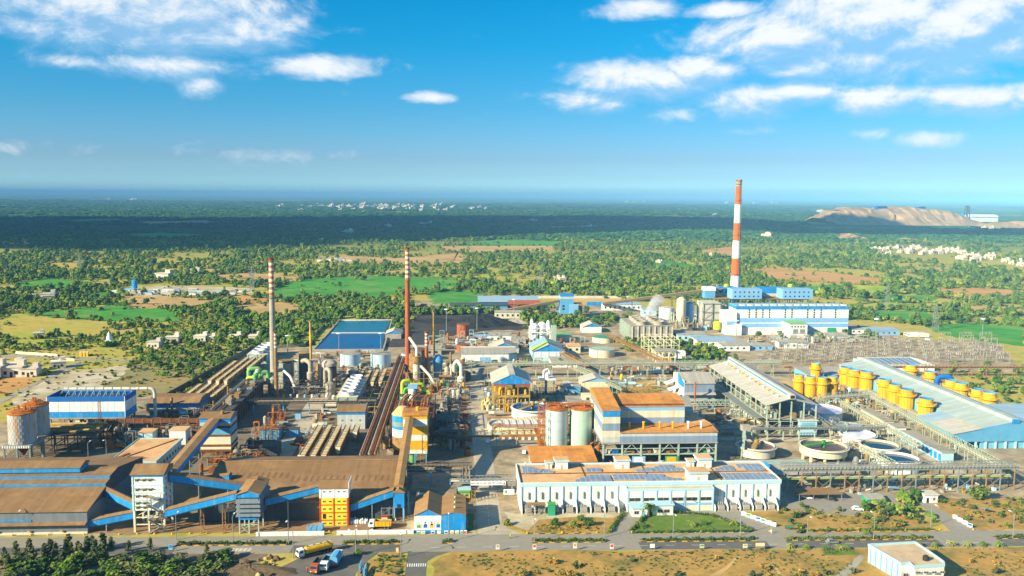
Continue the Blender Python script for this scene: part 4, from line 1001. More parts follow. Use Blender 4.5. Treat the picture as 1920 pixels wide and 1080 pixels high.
for y in(459.4,463):mb.box(-117,-46,y-.15,y+.15,6.2,6.5);mb.box(-117,-46,y-.1,y+.1,8.6,8.8);[mb.beam((-117+k*2.6,y,6.4),(-117+k*2.6+1.3,y,8.7),.12) for k in range(27)]
mb.to('truss','steel_dark',T)
for x in(-112,-96,-82,-66,-50):B(x-.25,x+.25,460.9,461.5,0,6.2).to('leg','blue_wall',T)
# -- acid plant one: ducts, vessels, stacks
T=thing('gas_cooler','bright green gas duct loops over a yellowed steel frame','gas cooler',(-120,510,0))
rects_frame(MB(),[-127,-120.5,-114],[506,514],[0,3.4,6.8],.35).to('frame','steel_yellow',T)
B(-127.5,-113.5,505.5,514.5,6.8,7.0).to('deck','steel_dark',T)
for i,(x0,x1,z) in enumerate(((-125.8,-119.5,15.5),(-122.2,-115.0,13.2),(-118.8,-114.2,12.4))):
 MB().tube(bend([(x0,509+i*.8,5),(x0,509+i*.8,z),(x1,510.5+i*.8,z),(x1,510.5+i*.8,6)],1.7,5),1.25,12).to('duct','green_duct',T,smooth=True)
MB().tube([(-121.6,506.5,1),(-121.6,506.5,12.4)],1.5,12).to('column','green_duct',T,smooth=True)
MB().tube(bend([(-126.5,508,6.5),(-126.5,508,10.5),(-121.6,506.5,11)],1.2),.9,10).to('duct','lime',T,smooth=True)
MB().lathe(-120.7,510,[(1.6,13.4),(1.6,15.2),(.4,15.8)],14).to('hood','pipe_white',T)
MB().tube([(-121.6,506.4,0),(-121.6,506.4,4.5)],1.8,12).to('base_vessel','lime',T)
def plain_stack(label,x,y,h,r0,r1,cols,base='concrete',hb=.62,group='tall stacks of the plant',name='chimney',plat=(),n=20,cap='rust'):
 T=thing(name,label,'chimney',(x,y,0),group)
 zb=h*hb
 MB().cyl(x,y,0,zb,r0,r0+(r1-r0)*hb,n=n).to('shaft',base,T,smooth=True)
 bands(T,x,y,zb,h,r0+(r1-r0)*hb,r1,cols,n,'band')
 MB().lathe(x,y,[(r1,h),(r1+.35,h+.2),(r1+.35,h+1.2),(r1*.8,h+1.2),(r1*.8,h+.4)],n).to('crown',cap,T)
 for z in plat:ring_walk(T,x,y,z,r0+(r1-r0)*z/h,.7,'rust_pale')
 return T
W_,R_='white','orange_red_stack'
plain_stack('tall grey chimney with red and white rings at its top, left of the ponds',-113.4,519,80,2.1,1.35,['ring_red','ring_white']*6+['ring_red'],'concrete',.735,plat=(57,79))
T=plain_stack('slim chimney with white and red rings beside the green gas ducts',-107.6,499,38.5,1.25,.75,['ring_white','ring_red']*3+['ring_white'],'rust_pale',.78,cap='rust')
plain_stack('short ochre chimney in front of the blue ponds',-99,566,35,.85,.75,['yellow','steel_yellow'],'steel_yellow',.6,cap='rust_pale')
def vessel(x,y,z0,z1,r,m,T,cone=1.2,n=18,nm='vessel'):
 MB().lathe(x,y,[(r*.9,z0),(r,z0+.3),(r,z1-cone),(r*.45,z1)],n).to(nm,m,T,smooth=True)
T=thing('acid_plant','acid plant with grey towers, domed vessels and looping grey gas pipes','process plant',(-95,525,0))
for(x,y,z1,r,m) in((-107.8,528,16.5,4.2,'steel'),(-97.2,531,17.5,3.2,'steel_dark'),(-91.3,520,12.0,2.3,'pipe_grey'),(-80.5,527,14.0,4.0,'steel_dark'),(-77.5,507,8.0,2.9,'pipe_grey'),(-103,546,12,3,'steel'),(-90,548,10,3,'rust_pale'),(-112.5,512,10,2.6,'concrete'),(-70,540,9,2.6,'pipe_grey')):vessel(x,y,0,z1,r,m,T)
MB().cyl(-97.2,531,15.5,20.5,3.6,n=18).to('head','rust_pale',T,smooth=True)
MB().cyl(-107.8,528,16.4,17.0,4.5,n=18).to('head','rust_pale',T)
MB().lathe(-80.5,527,[(4.4,13.8),(4.4,15.5),(2.5,17.2),(.5,17.6)],18).to('head','pipe_grey',T,smooth=True)
for i,(pp,r,m) in enumerate((([(-77.5,507,7.5),(-77.5,507,14.0),(-79.4,510,15.6),(-81.5,513,13.5),(-81.5,513,3)],1.2,'pipe_grey'),([(-91.3,520,11),(-91.3,520,16.5),(-94.5,522.5,18.2),(-97,524,17)],1.4,'pipe_grey'),([(-91.3,521,13),(-91,524,17.8),(-86.5,525,17.8),(-86.2,522,8),(-86.2,521,5)],1.0,'pipe_grey'),([(-83.8,524,4),(-83.8,524,16.5),(-80.5,527,16.5)],1.2,'pipe_white'),([(-106,513,13.5),(-101.5,510,10.5),(-98.2,507,4.5)],.85,'pipe_white'),([(-104.2,531,6),(-104.2,531,16),(-100,531,16)],.8,'pipe_white'),([(-112.5,512,9),(-112.5,514,13),(-108.5,519,13)],1.3,'pipe_grey'),([(-93.5,514,2),(-93.5,514,6.5),(-91.8,516,6.5)],.8,'rust_pale'),([(-76,512,8),(-74,520,8),(-72,533,8)],.7,'pipe_grey'))):
 MB().tube(bend([list(q) for q in pp],1.4,4),r,10).to('duct',m,T,smooth=True)
B(-100,-84,505,509,4.8,5.1).to('canopy','concrete',T)
for x in(-99,-92,-85):B(x-.2,x+.2,506,506.4,0,4.8).to('leg','steel',T)
rects_frame(MB(),lsp(-111,-70,9),[503,512,538,550],[0,4,8],.3).to('frame','steel_dark',T)
random.seed(12)
for k in range(26):
 x=random.uniform(-110,-68);y=random.uniform(536,556);z=random.uniform(2,9)
 MB().tube([(x,y,z),(x+random.uniform(-5,5),y+random.uniform(-1,1),z)],random.uniform(.3,.7),6).to('header',random.choice(('pipe_grey','rust_pale','steel','pipe_white')),T)
for k in range(7):
 x=-104+k*4.2;MB().cyl(x,500.5,0,1.7,.7,n=10).to('drum',('yellow','white','white','blue_light','white','dark','white')[k],T)
for i,(x,lab) in enumerate(((-76.3,'round white and blue tank below the ponds, left one of two'),(-55.3,'round white and blue tank below the ponds, right one of two'),(-34,'white round tank behind the rusty tall chimney'))):
 tank(lab,x,592,7.0,9.2,'tank_blue' if i<2 else 'tank_white','concrete',group='tanks below the ponds',dome=.6)
tank('rusty-topped tank behind the white tank at the tall rusty chimney',-31,612,7.2,8.5,'rust_pale','rust',group='tanks below the ponds',dome=.6)
for i,(a,lab) in enumerate(((((-110.5,652),(-59.8,652),(-64.6,729),(-110.2,729)),'near'),(((-110.2,733),(-64.8,733),(-65.5,805),(-112.5,800)),'far'))):
 struct(MB().flat(a,.9).to('water','water_blue' if i==0 else 'water_teal'))
T=thing('pond_wall','pale concrete embankment wall round the two blue ponds','wall',(-88,650,0))
mb=MB();
mb.box(-112,-58.4,649.2,651.9,0,1.4);mb.to('wall','concrete',T)
MB().prism([(-110.2+.2,0),(-64.6,0),(-64.6,1.3),(-110.2+.2,1.3)],'y',730,732.6).to('divider','concrete_pale',T)
MB().beam((-112,651.9,.65),(-113.5,806,.65),1.4,1.4).to('wall','concrete',T);MB().beam((-58.8,651.9,.65),(-64.6,806,.65),1.2,1.4).to('wall','concrete',T)
MB().box(-114,-64,805.5,807.5,0,1.5).to('wall','concrete_pale',T)
T=thing('pump_shed','grey-roofed shed with blue gable beside the ponds','shed',(-57,715,0));shed(T,-62,-49,706,726,4,6.5,'y','roof_grey_y','concrete','blue')
T=thing('boundary_wall','long dark boundary wall between the coolers and the dry slope','wall',(-162,560,0))
MB().beam((-172,470,2.0),(-158,655,2.0),.5,4.0).to('wall','steel_dark',T);MB().beam((-158,655,1.2),(-122,672,1.2),.4,2.4).to('wall','concrete',T);MB().beam((-122,672,1.2),(-124,840,1.2),.4,2.4).to('wall','concrete',T)
random.seed(31)
for i,(x,y,w,d,h,m,lab) in enumerate(((-97,412,9,7,5,'blue_wall','weathered blue container cabin in the shaded yard'),(-86,418,6,5,3.4,'blue_wall','smaller blue container in the shaded yard beside the cabin'),(-88,452,3,2.5,3,'blue_light','small light blue kiosk under the cross pipe bridge'),(-79,402,3,8,2.2,'rust','rust-red open skip in the shaded yard'),(-91,384,8,9,5,'cladding_dark','dark machine housing close behind the brown shed'))):
 T=thing('yard_cabin',lab,'container',(x,y,0));B(x,x+w,y,y+d,0,h).to('body',m,T);B(x-.15,x+w+.15,y-.15,y+d+.15,h,h+.2).to('lid','steel_dark' if i else 'rust',T)
 for k in range(int(w/1.2)):B(x+.3+k*1.2,x+.42+k*1.2,y-.08,y-.005,.2,h-.1).to('rib',m,T)
# -- yellow and white tower with banded silo
T=thing('banded_tower','tall yellow tower with white bands where the ochre conveyor ends','tower',(-20,378,0))
X0,X1,Y0,Y1=-25.2,-14.6,371.5,384
for z0,z1,m in((5.0,6.8,'white'),(6.8,11.0,'yellow_tower'),(11.0,13.6,'white'),(13.6,17.4,'yellow_tower'),(17.4,20.6,'white'),(20.6,22.4,'yellow_tower')):B(X0,X1,Y0,Y1,z0,z1).to('wall',m,T)
MB().prism([(Y0-.5,22.41),(Y1+.5,22.41),(Y1+.5,22.8),(Y0-.5,23.6)],'x',X0-.4,X1+.4).to('roof','roof_orange',T)
MB().cyl(-19,377,23.3,25,.8,n=12).to('roof_vent','yellow',T)
B(X1+.01,X1+.12,Y0,Y1,5.0,22.4).to('side_cladding','yellow_tower',T)
for x in(X0+.4,-20,X1-.4):
 for y in(Y0+.4,Y1-.4):B(x-.25,x+.25,y-.25,y+.25,0,5.0).to('leg','blue_wall',T)
MB().cyl(-21.5,374,0,4.2,1.8,n=14).to('tank','green_duct',T)
rects_frame(MB(),[-17.6,-15.2],[371.0],[0,3.5,7,10.5,14],.12).to('ladder_frame','steel_yellow',T)
T=thing('silo','round blue and white banded silo left of the yellow tower','silo',(-26.5,388,0))
for z0,z1,m in((3,9,'rust_pale'),(9,12.5,'tank_white'),(12.5,14,'blue'),(14,16,'steel'),(16,19,'blue')):MB().cyl(-26.5,388,z0,z1,4.8,n=24).to('shell',m,T,smooth=True)
MB().lathe(-26.5,388,[(5.0,19.005),(2,22.4),(.4,22.8)],24).to('roof','roof_terracotta',T)
for a in range(6):B(-26.5+4*cos(a)-.2,-26.5+4*cos(a)+.2,388+4*sin(a)-.2,388+4*sin(a)+.2,0,3).to('leg','rust',T)
T=thing('roaster_plant','rusty brown pipework and platforms between the yellow tower and lime ducts','process plant',(-25,425,0))
rects_frame(MB(),lsp(-33,-13,5),lsp(398,446,5),[0,5,10,14],.4).to('frame','rust',T)
for z in(5.05,10.05):B(-33.2,-12.8,397.8,446.2,z,z+.12).to('deck','steel_dark',T)
random.seed(17)
for k in range(34):
 x=random.uniform(-32,-14);y=random.uniform(400,445);z=random.choice((5.2,10.2,10.2));r=random.uniform(.7,2.0)
 MB().lathe(x,y,[(r,z),(r,z+2.4),(r*.4,z+3.2)],12).to('vessel',random.choice(('rust_orange','rust','rust_pale','steel_dark','rust_orange')),T,smooth=True)
for k in range(10):
 x=random.uniform(-33,-14);MB().tube(bend([(x,399,12),(x,440,12+k*.2),(x+3,444,15)],1.5),.4,8).to('pipe',random.choice(('rust_orange','rust','pipe_grey')),T)
# -- second acid plant
T=thing('gas_cooler','lime-yellow gas duct loops over a blue steel hopper','gas cooler',(-26,470,0))
rects_frame(MB(),[-33,-26,-19],[462,472],[0,5,9.5],.35).to('frame','blue_wall',T)
B(-33.4,-18.6,461.6,472.4,9.5,9.7).to('deck','steel_dark',T)
for(x0,x1,z,m) in((-32,-27.4,16.5,'lime'),(-27.8,-20.5,14.5,'lime'),(-31,-25,12.4,'green_duct')):MB().tube(bend([(x0,468,4),(x0,468,z),(x1,470,z),(x1,470,9)],1.6,5),1.05,10).to('duct',m,T,smooth=True)
MB().tube(bend([(-21,466,12),(-16.5,466,11),(-16.5,466,7)],1.5),.9,10).to('duct','lime',T,smooth=True)
MB().lathe(-26.2,463,[(.8,5.5),(1.9,9),(1.9,12.5),(.9,13.4)],14).to('hopper','tank_white',T,smooth=True)
MB().tube([(-27,461.8,7),(-29.5,460,1.5)],.8,8).to('chute','tank_white',T)
B(-28.6,-23.4,462.4,467,13.5,15.2).to('house','blue_light',T)
mb=MB();mb.beam((-24,461,0),(-21.5,461,6),.3);mb.beam((-20.5,461,0),(-23,461,6),.3);mb.to('legs','blue_light',T)
plain_stack('tall rusty chimney with red and white rings at its top',-34.5,560,84,1.9,1.35,['ring_red','ring_white']*6+['ring_red'],'rust_red',.76,plat=(63,83))
plain_stack('rusty chimney with red and white rings and a dark cap',-21.2,536,32.5,1.25,1.05,['ring_red','ring_white']*4,'rust_red',.72,cap='rust')
plain_stack('slim ochre chimney beside the tall rusty one',-17.6,572,41,.8,.7,['yellow','steel_yellow'],'steel_yellow',.6,cap='rust_pale')
T=thing('acid_plant','second acid plant with blue column, ribbed towers and curved white pipe','process plant',(-15,535,0))
MB().lathe(-14.2,541,[(2.9,0),(2.9,11.5),(3.4,12.2),(3.4,15),(1.8,17.5),(.8,17.8)],18).to('column','blue_wall',T,smooth=True)
for(x,y,z1,r,m) in((-27.3,532,15.5,2.3,'pipe_white'),(-8.2,533,11.5,1.6,'pipe_grey'),(-5.5,536,12.5,1.6,'pipe_grey'),(.8,520,8.5,2.5,'pipe_white'),(-29.5,548,18,3.6,'rust_pale'),(-22.5,552,12,3.4,'steel'),(-10,520,5,2.2,'steel'),(3.0,546,6,4.0,'steel_dark')):vessel(x,y,0,z1,r,m,T)
MB().lathe(-3.6,548,[(5.2,6),(5.2,9),(3.8,11.4),(.5,12.4)],20).to('dome','teal_green',T,smooth=True)
MB().cyl(-27.3,532,14,18.5,3.0,n=16).to('head','rust_pale',T,smooth=True)
for x,y,r in((-8.2,533,1.9),(-5.5,536,1.9)):
 for z in range(2,11,2):MB().cyl(x,y,z,z+.4,r,n=16).to('ring','pipe_white',T)
for pp,r,m in(([(-33,556,26),(-27.5,540,22),(-27.3,533,20),(-27.3,532,18)],.95,'pipe_white'),([(-24.5,528,13),(-19,524,8),(-15.5,520,3)],.9,'pipe_white'),([(.8,520,8),(.8,520,14.5),(-1.6,522,17.5),(-3.6,525,14.5),(-3.6,526,10)],1.25,'pipe_white'),([(-5.6,528,3),(-5.6,528,12),(-2.5,530,12)],.7,'pipe_white'),([(-20,531,4),(-12,530,4),(-8,531,6)],.6,'rust_pale'),([(-13,525,7),(-5,525,7)],.9,'rust_pale')):
 MB().tube(bend([list(q) for q in pp],1.4,4),r,10).to('duct',m,T,smooth=True)
for x,h in((-6.0,19.5),(-8.6,14.5)):MB().cyl(x if x>-7 else x,540 if x>-7 else 536,0,h,.65,n=10).to('vent','rust_pale',T)
rects_frame(MB(),lsp(-18,0,6),[514,522],[0,2.8,5.2],.28).to('frame','steel_green',T);rects_frame(MB(),lsp(-33,3,8),[528,550],[0,5,9],.28,False).to('frame','steel_yellow',T)
for k in range(4):MB().cyl(-6.5+k*2.2,508.5,0,2.6,.9,n=12).to('drum',('blue_light','blue_light','tank_white','blue_wall')[k],T)
B(-11.5,-7,513.2,513.9,3,5.2).to('cooler_box','teal_green',T)
for i,(x,y,w,d,h,m,lab) in enumerate(((-12.5,428,12,12,5,'cladding_dark','dark blower house in the shade right of the yellow tower'),(-10,404,9,7,6,'cladding_dark','dark framed machine house left of the gate road'),(1.5,452,2.6,2.2,1.6,'red_paint','small red pump skid beside the gate road'))):
 T=thing('machine_house',lab,'building',(x,y,0));B(x,x+w,y,y+d,0,h).to('wall',m,T);B(x-.2,x+w+.2,y-.2,y+d+.2,h,h+.25).to('roof','steel_dark' if i<2 else 'red_paint',T)
 if i<2:rects_frame(MB(),lsp(x-.4,x+w+.4,4),[y-.6],[0,h*.5,h],.2,True).to('frame','steel',T)
gallery('low dark conveyor crossing from the yellow tower towards the gate road',(-14,396,6.5),(5.5,389,5.5),1.6,1.2,'steel_dark','rust',(.6,))
for i,(x,y) in enumerate(((1.6,430),(3.4,384))):
 T=thing('pipe_spool',('short wide steel pipe lying open beside the gate road','upright rusty vessel lying by the gate road near the yellow tower')[i],'pipe',(x,y,0))
 MB().lathe(x,y,[(1.6,0),(1.6,3.4),(1.3,3.4),(1.3,.4)],16,cap=False).to('shell','rust' if i else 'steel_dark',T)
T=thing('pipe_bridge','rusty pipe crossing above the gate road to the twin silos','pipe bridge',(20,398,0))
for k in range(3):MB().tube([(4,396+k*.8,5.4),(40,396+k*.8,5.4)],.28,6).to('pipe',('rust_orange','rust','rust_pale')[k],T)
for x in(4.2,17.5,27,37):B(x-.18,x+.18,396.6,397,0,5.2).to('leg','steel_yellow',T)
# -- purification: yellow shed, round tank, long basin
T=thing('purification_shed','open yellow-stained shed with grey roof and blue gable full of machinery','shed',(28.5,475,0))
X0,X1,Y0,Y1=18.5,38.8,462,490
rects_frame(MB(),[X0+.3,25,32,X1-.3],lsp(Y0+.3,Y1-.3,4),[0,5,8.8,16],.5,False).to('frame','steel_yellow',T)
for z in(8.8,):B(X0,X1,Y0,Y1,z,z+.4).to('deck','steel_yellow',T)
B(X0,X1,Y1-.4,Y1,8.8,16).to('back_wall','cladding_dark',T);B(X1-8.2,X1,Y0-.05,Y0+.2,14.2,16).to('apron','rust_red',T);B(X0,X0+8,Y0-.05,Y0+.2,14.8,16).to('apron','rust_red',T)
xm=28.6
MB().prism([(X0,16.01),(X1,16.01),(X1,16.6),(xm+1.6,20.4),(xm+1.4,21.4),(xm-1.4,21.4),(xm-1.6,20.4),(X0,16.6)],'y',Y0-.3,Y0+.1).to('gable','blue',T)
mb=MB().sheet([(X0-1.2,Y1,16.6),(X0-1.2,Y0-.6,16.6),(xm-1.4,Y0-.6,21.0),(xm-1.4,Y1,21.0)],.2);mb.sheet([(X1+1.2,Y0-.6,16.6),(X1+1.2,Y1,16.6),(xm+1.4,Y1,21.0),(xm+1.4,Y0-.6,21.0)],.2)
mb.sheet([(xm-1.7,Y1,21.7),(xm-1.7,Y0-.7,21.7),(xm+1.7,Y0-.7,21.7),(xm+1.7,Y1,21.7)],.25);mb.to('roof','roof_grey_y',T)
random.seed(23)
for k in range(16):
 x=random.uniform(X0+1,X1-1);y=random.uniform(Y0+1,Y0+14);z=random.choice((0,9.2,9.2));r=random.uniform(.6,1.5)
 MB().lathe(x,y,[(r,z),(r,z+2.6),(r*.5,z+3.4)],10).to('machine',random.choice(('steel_yellow','yellow','steel_yellow','rust_pale')),T)
for k in range(8):MB().tube(bend([(X0+1+k*2.4,Y0+.8,0),(X0+1+k*2.4,Y0+.8,7),(X0+3+k*2.2,Y0+6,7.6)],.8),.3,6).to('pipe','yellow' if k%2 else 'steel_yellow',T)
T=thing('heap','heap of yellow sulphur-stained pipe sections left of the yellow shed','heap',(14.5,476,0))
for k in range(14):MB().lathe(random.uniform(12.6,17),random.uniform(468,486),[(random.uniform(.5,1.0),0),(.7,random.uniform(1,3)),(.2,3.2)],8).to('piece',random.choice(('steel_yellow','yellow','cream')),T)
def thickener(label,x,y,r,z0,h,m='tank_white',liq='water_dark',bridge=None,legs=0,bm='steel_green',bang=0.0,group=None,cover=None):
 T=thing('thickener_tank',label,'tank',(x,y,0),group)
 MB().lathe(x,y,[(r,z0),(r,z0+h),(r-.35,z0+h),(r-.35,z0+h-1.4)],40,cap=False).to('shell',m,T,smooth=True)
 MB().lathe(x,y,[(r+.9,z0+h-.5),(r+.9,z0+h-.35),(r+.02,z0+h-.35)],40,cap=False).to('walkway','concrete_pale',T)
 MB().face([(x+(r-.36)*cos(2*pi*i/40),y+(r-.36)*sin(2*pi*i/40),z0+h-1.0) for i in range(40)]).to('liquid',liq,T)
 if legs:
  MB().lathe(x,y,[(1,z0-1.5),(r,z0)],32).to('cone','concrete',T)
  for i in range(legs):a=2*pi*i/legs+.2;B(x+r*.86*cos(a)-.45,x+r*.86*cos(a)+.45,y+r*.86*sin(a)-.45,y+r*.86*sin(a)+.45,0,z0).to('leg','cream',T)
 if bridge:
  c,s=cos(bang),sin(bang);a=(x-c*(r+.8),y-s*(r+.8),z0+h+.8);b=(x+c*(r*bridge),y+s*(r*bridge),z0+h+.8)
  mb=MB().beam(a,b,1.8,.3)
  for o in(-.85,.85):
   p=(a[0]-s*o,a[1]+c*o,a[2]+1.2);q=(b[0]-s*o,b[1]+c*o,b[2]+1.2);mb.beam(p,q,.1)
   for t in lsp(0,1,10):u=[p[i]+(q[i]-p[i])*t for i in range(3)];mb.beam((u[0],u[1],u[2]-1.2),tuple(u),.08)
  mb.to('bridge',bm,T)
  MB().cyl(x,y,z0+h-1.2,z0+h+2.2,.9,n=12).to('drive',bm,T)
 return T
thickener('round tank with dark and blue water beside the yellow shed',39.4,453,11.3,0,5.6,'tank_white','water_blue',1.0,0,'steel_yellow',.9)
T=thing('settling_basin','long round-ended basin of pale slurry with rusty walkways over it','basin',(29,428,0))
def stad(r,z):return[(23.5+r*cos(t),427.5+r*sin(t)) for t in lsp(pi/2,3*pi/2,14)]+[(44+r*.4*cos(t),427.5+r*sin(t)) for t in lsp(-pi/2,pi/2,14)]
o=stad(9.4,0);i_=stad(8.8,0);n=len(o);mb=MB()
mb._add([(p[0],p[1],0) for p in o]+[(p[0],p[1],3.4) for p in o]+[(p[0],p[1],3.4) for p in i_]+[(p[0],p[1],2.0) for p in i_],[(k,(k+1)%n,n+(k+1)%n,n+k) for k in range(n)]+[(n+k,n+(k+1)%n,2*n+(k+1)%n,2*n+k) for k in range(n)]+[(2*n+k,2*n+(k+1)%n,3*n+(k+1)%n,3*n+k) for k in range(n)])
mb.to('wall','cream',T);MB().flat(stad(8.78,0),2.4).to('liquid','slurry_white',T)
for k in range(7):mb=MB();x=19+k*3.7;mb.beam((x,418.5,4.0),(x,436.5,4.0),.25);mb.beam((x,418.3,0),(x,418.3,5),.2);mb.to('beam','steel_yellow',T)
for y in(418.8,421,436):MB().beam((15,y,4.2),(46,y,4.2),.7,.25).to('walkway','rust_orange',T)
rects_frame(MB(),lsp(17,46,9),[409.5,415.5],[0,2.6,4.8],.25,False).to('frame','steel_yellow',T)
for k in range(9):B(17.6+k*3.2,18.8+k*3.2,408.3,409.2,0,1.3).to('box','white' if k else 'blue_light',T)
for i,(x,m,lab) in enumerate(((45.8,'silo_pale','big pale blue-grey silo with rusty rim, left one of the pair'),(57.4,'silo_green','big pale green silo with rusty rim, right one of the pair'))):
 T=thing('silo',lab,'silo',(x,394,0),'pair of big silos')
 MB().cyl(x,394,.6,19.4,5.35,n=36).to('shell',m,T,smooth=True)
 for z in(5.2,9.8,14.4):MB().cyl(x,394,z,z+.12,5.39,n=36,cap=False).to('seam','steel_green',T)
 MB().lathe(x,394,[(5.6,19.405),(5.6,19.8),(2,20.8),(.3,21)],36).to('roof','rust_orange',T)
 MB().cyl(x,394,0,.6,5.9,n=36).to('base','rust',T)
 mb=MB().tube([(x+5.7*cos(t),394+5.7*sin(t),20.9) for t in lsp(0,2*pi,25)],.07,4)
 for k in range(14):a=k*.45;mb.beam((x+5.7*cos(a),394+5.7*sin(a),19.5),(x+5.7*cos(a),394+5.7*sin(a),21),.1)
 random.seed(i);
 for k in range(7):q=random.uniform(1,4.4);a=random.uniform(0,6.28);mb.beam((x+q*cos(a),394+q*sin(a),20),(x+q*cos(a)+.8,394+q*sin(a),21.2+random.random()),.5)
 mb.to('roof_equipment','rust_orange',T)
T=thing('scaffold','rusty pipework frame wrapped round the left big silo','frame',(39,395,0))
rects_frame(MB(),[37.5,39.6],[388,392,396,400],[0,4,8,12,16,20],.22).to('frame','rust_orange',T)
for k in range(5):MB().tube(bend([(28+k*2.2,408,6),(36+k*.4,404,7),(38+k*.3,391,3),(38+k*.3,380,1)],1),.25,6).to('pipe','rust_orange' if k%2 else 'rust',T)
T=thing('link_bridge','rusty gantry linking the tops of the two big silos','bridge',(51.5,394,0));mb=MB().box(40,64,392.8,395.2,21.3,21.6);[mb.beam((40+k*2,392.8,21.5),(40+k*2,392.8,22.8),.1) for k in range(13)];mb.box(40,64,392.75,392.9,22.7,22.85);mb.to('deck','rust_orange',T)
T=thing('shed','low wide shed with bright ochre roof and blue fascia before the twin silos','shed',(45,368,0))
B(31.4,59.6,360.3,378,0,4.0).to('wall','aqua',T);B(31.2,59.8,360.1,360.28,2.6,4.0).to('fascia','blue',T)
MB().sheet([(30.6,359.7,4.3),(60.2,359.7,4.3),(60.2,378.4,6.0),(30.6,378.4,6.0)],.2).to('roof','roof_orange',T)
# -- orange-roofed striped plant building
T=thing('leaching_building','tall building with rusty orange roof and blue and cream striped cladding on stilts','building',(90,385,0))
X0,XM,X1,Y0=63.4,71.3,115.6,368
YT=384
def band_wall(x0,x1,y0,y1,lv):
 for z0,z1,m in lv:B(x0,x1,y0,y1,z0,z1).to('wall',m,T)
band_wall(X0,XM,Y0,403,((10.2,12.8,'cladding_pale'),(12.8,15.6,'cladding_cream'),(15.6,19.0,'cladding_slate'),(19.0,22.0,'cladding_cream'),(22.0,24.8,'cladding_slate')))
B(X0+.1,XM-.1,Y0-.06,Y0-.005,22.0,24.7).to('panel','blue',T)
MB().prism([(Y0-.3,24.81),(404,24.81),(404,27.2),(398,28.2),(Y0-.3,25.2)],'x',X0-.4,XM+.2).to('roof','roof_orange',T)
band_wall(XM+.01,103.6,380,403,((13.0,18.4,'cladding_slate'),(18.4,21.6,'cladding_cream'),(21.6,23.6,'blue_light')))
for i in range(4):B(XM+.6+i*7.9,XM+8.1+i*7.9,380.1,381.4,23.7,24.6).to('roof_bay','rust',T)
MB().prism([(379.6,23.6),(381.6,24.7),(396,26.0),(403.4,23.6)],'x',XM+.2,103.9).to('roof','roof_orange',T)
band_wall(XM+.011,X1,Y0,379.9,((10.0,13.0,'cladding_slate'),(13.0,14.6,'cladding_pale')))
band_wall(103.61,X1,379.91,440,((10.0,13.4,'cladding_slate'),))
MB().sheet([(XM+.02,Y0-.5,14.9),(X1+.4,Y0-.5,14.9),(X1+.4,380,15.6),(XM+.02,380,15.6)],.22).to('roof','roof_orange',T)
MB().sheet([(103.62,380.01,15.6),(X1+.4,380.01,15.6),(X1-3,396,15.9),(103.62,396,15.9)],.2).to('roof','roof_terracotta',T)
MB().sheet([(103.62,396.01,15.9),(X1-3,396.01,15.9),(122,440,14),(98,440,14)],.2).to('roof','roof_grey',T)
B(80,103.6,403.1,440,8,13.6).to('wall','cladding_grey',T);MB().sheet([(78,403.1,13.9),(103.6,403.1,15.6),(98,440,14),(78,440,13)],.2).to('roof','roof_grey',T)
for i,x in enumerate((76.5,83,90.5,96.5,103.5,109.5)):
 o=MB().cyl(x,373,15.0,18.0,.45,n=12).to('vent_pipe','yellow' if i<4 else 'white_clean',T);MB().cyl(x,373,18.0,18.35,.75,n=12).to('cap','yellow' if i<4 else 'white_clean',o)
B(X0-.3,X1+.3,Y0-.3,404,9.6,10.0).to('floor_slab','concrete',T)
for i,x in enumerate(lsp(X0+.6,X1-.4,7)):
 for y in(Y0+.4,385,402):B(x-.35,x+.35,y-.35,y+.35,0,9.6).to('leg','steel_green',T)
mb=MB()
for i in range(6):
 a,b=lsp(X0+.6,X1-.4,7)[i:i+2]
 mb.box(a,b,Y0+.2,Y0+.6,4.4,4.9);mb.box(a,b,Y0+.25,Y0+.5,7.2,7.5)
 if i in(1,3,5):mb.beam((a,Y0+.4,4.9),((a+b)/2,Y0+.4,9.4),.25);mb.beam((b,Y0+.4,4.9),((a+b)/2,Y0+.4,9.4),.25)
mb.to('beams','steel_green',T);B(X0+.2,X1-.2,Y0+.7,400,4.5,4.8).to('deck','concrete',T)
random.seed(77)
for k in range(34):
 x=random.uniform(X0+1.5,X1-2);z=random.choice((4.9,4.9,0));w=random.uniform(.5,1.6)
 B(x,x+w,Y0+1.2,Y0+3.2,z,z+random.uniform(.6,1.9)).to('stored_item',random.choice(('rust_pale','blue_deep','white','rust','steel','green_paint','pipe_white','steel_yellow')),T)
for x,m,n_ in((77,'white_clean','blue_light'),(92,'yellow','green_paint')):
 B(x,x+6,Y0-.2,Y0-.05,.8,3.9).to('poster',n_,T);B(x+.8,x+4.8,Y0-.25,Y0-.205,1.2,3.4).to('poster_print',m,T)
# -- rectifier building with solar roof
T=thing('rectifier_building','long white and aqua building with ochre flat roof and transformer bays','building',(74,325,0))
X0,X1,Y0,Y1,ZR=22.9,124.6,314.5,338,10.0
B(X0,X1,Y0,Y1,0,ZR).to('wall','white',T)
B(X0+.3,X1-.3,Y0+.3,Y1-.3,ZR,ZR+.15).to('roof','roof_terracotta',T)
parapet(MB(),X0-.15,X1+.15,Y0-.15,Y1+.15,ZR-.7,1.35,.35).to('parapet','aqua',T)
parapet(MB(),X0-.18,X1+.18,Y0-.18,Y1+.18,ZR+.652,.12,.42).to('coping','white_clean',T)
for x in lsp(X0+.3,X1-.9,20):B(x,x+.45,Y0-.35,Y0-.01,0,ZR-.72).to('pilaster','aqua',T)
for y in(326.5,):B(X0+1,X1-1,y-.12,y+.12,ZR+.16,ZR+.5).to('roof_pipe','rust',T)
for x in(49,74,101.5):B(x,x+.25,Y0+.6,Y1-.6,ZR+.16,ZR+.4).to('roof_joint','steel_dark',T)
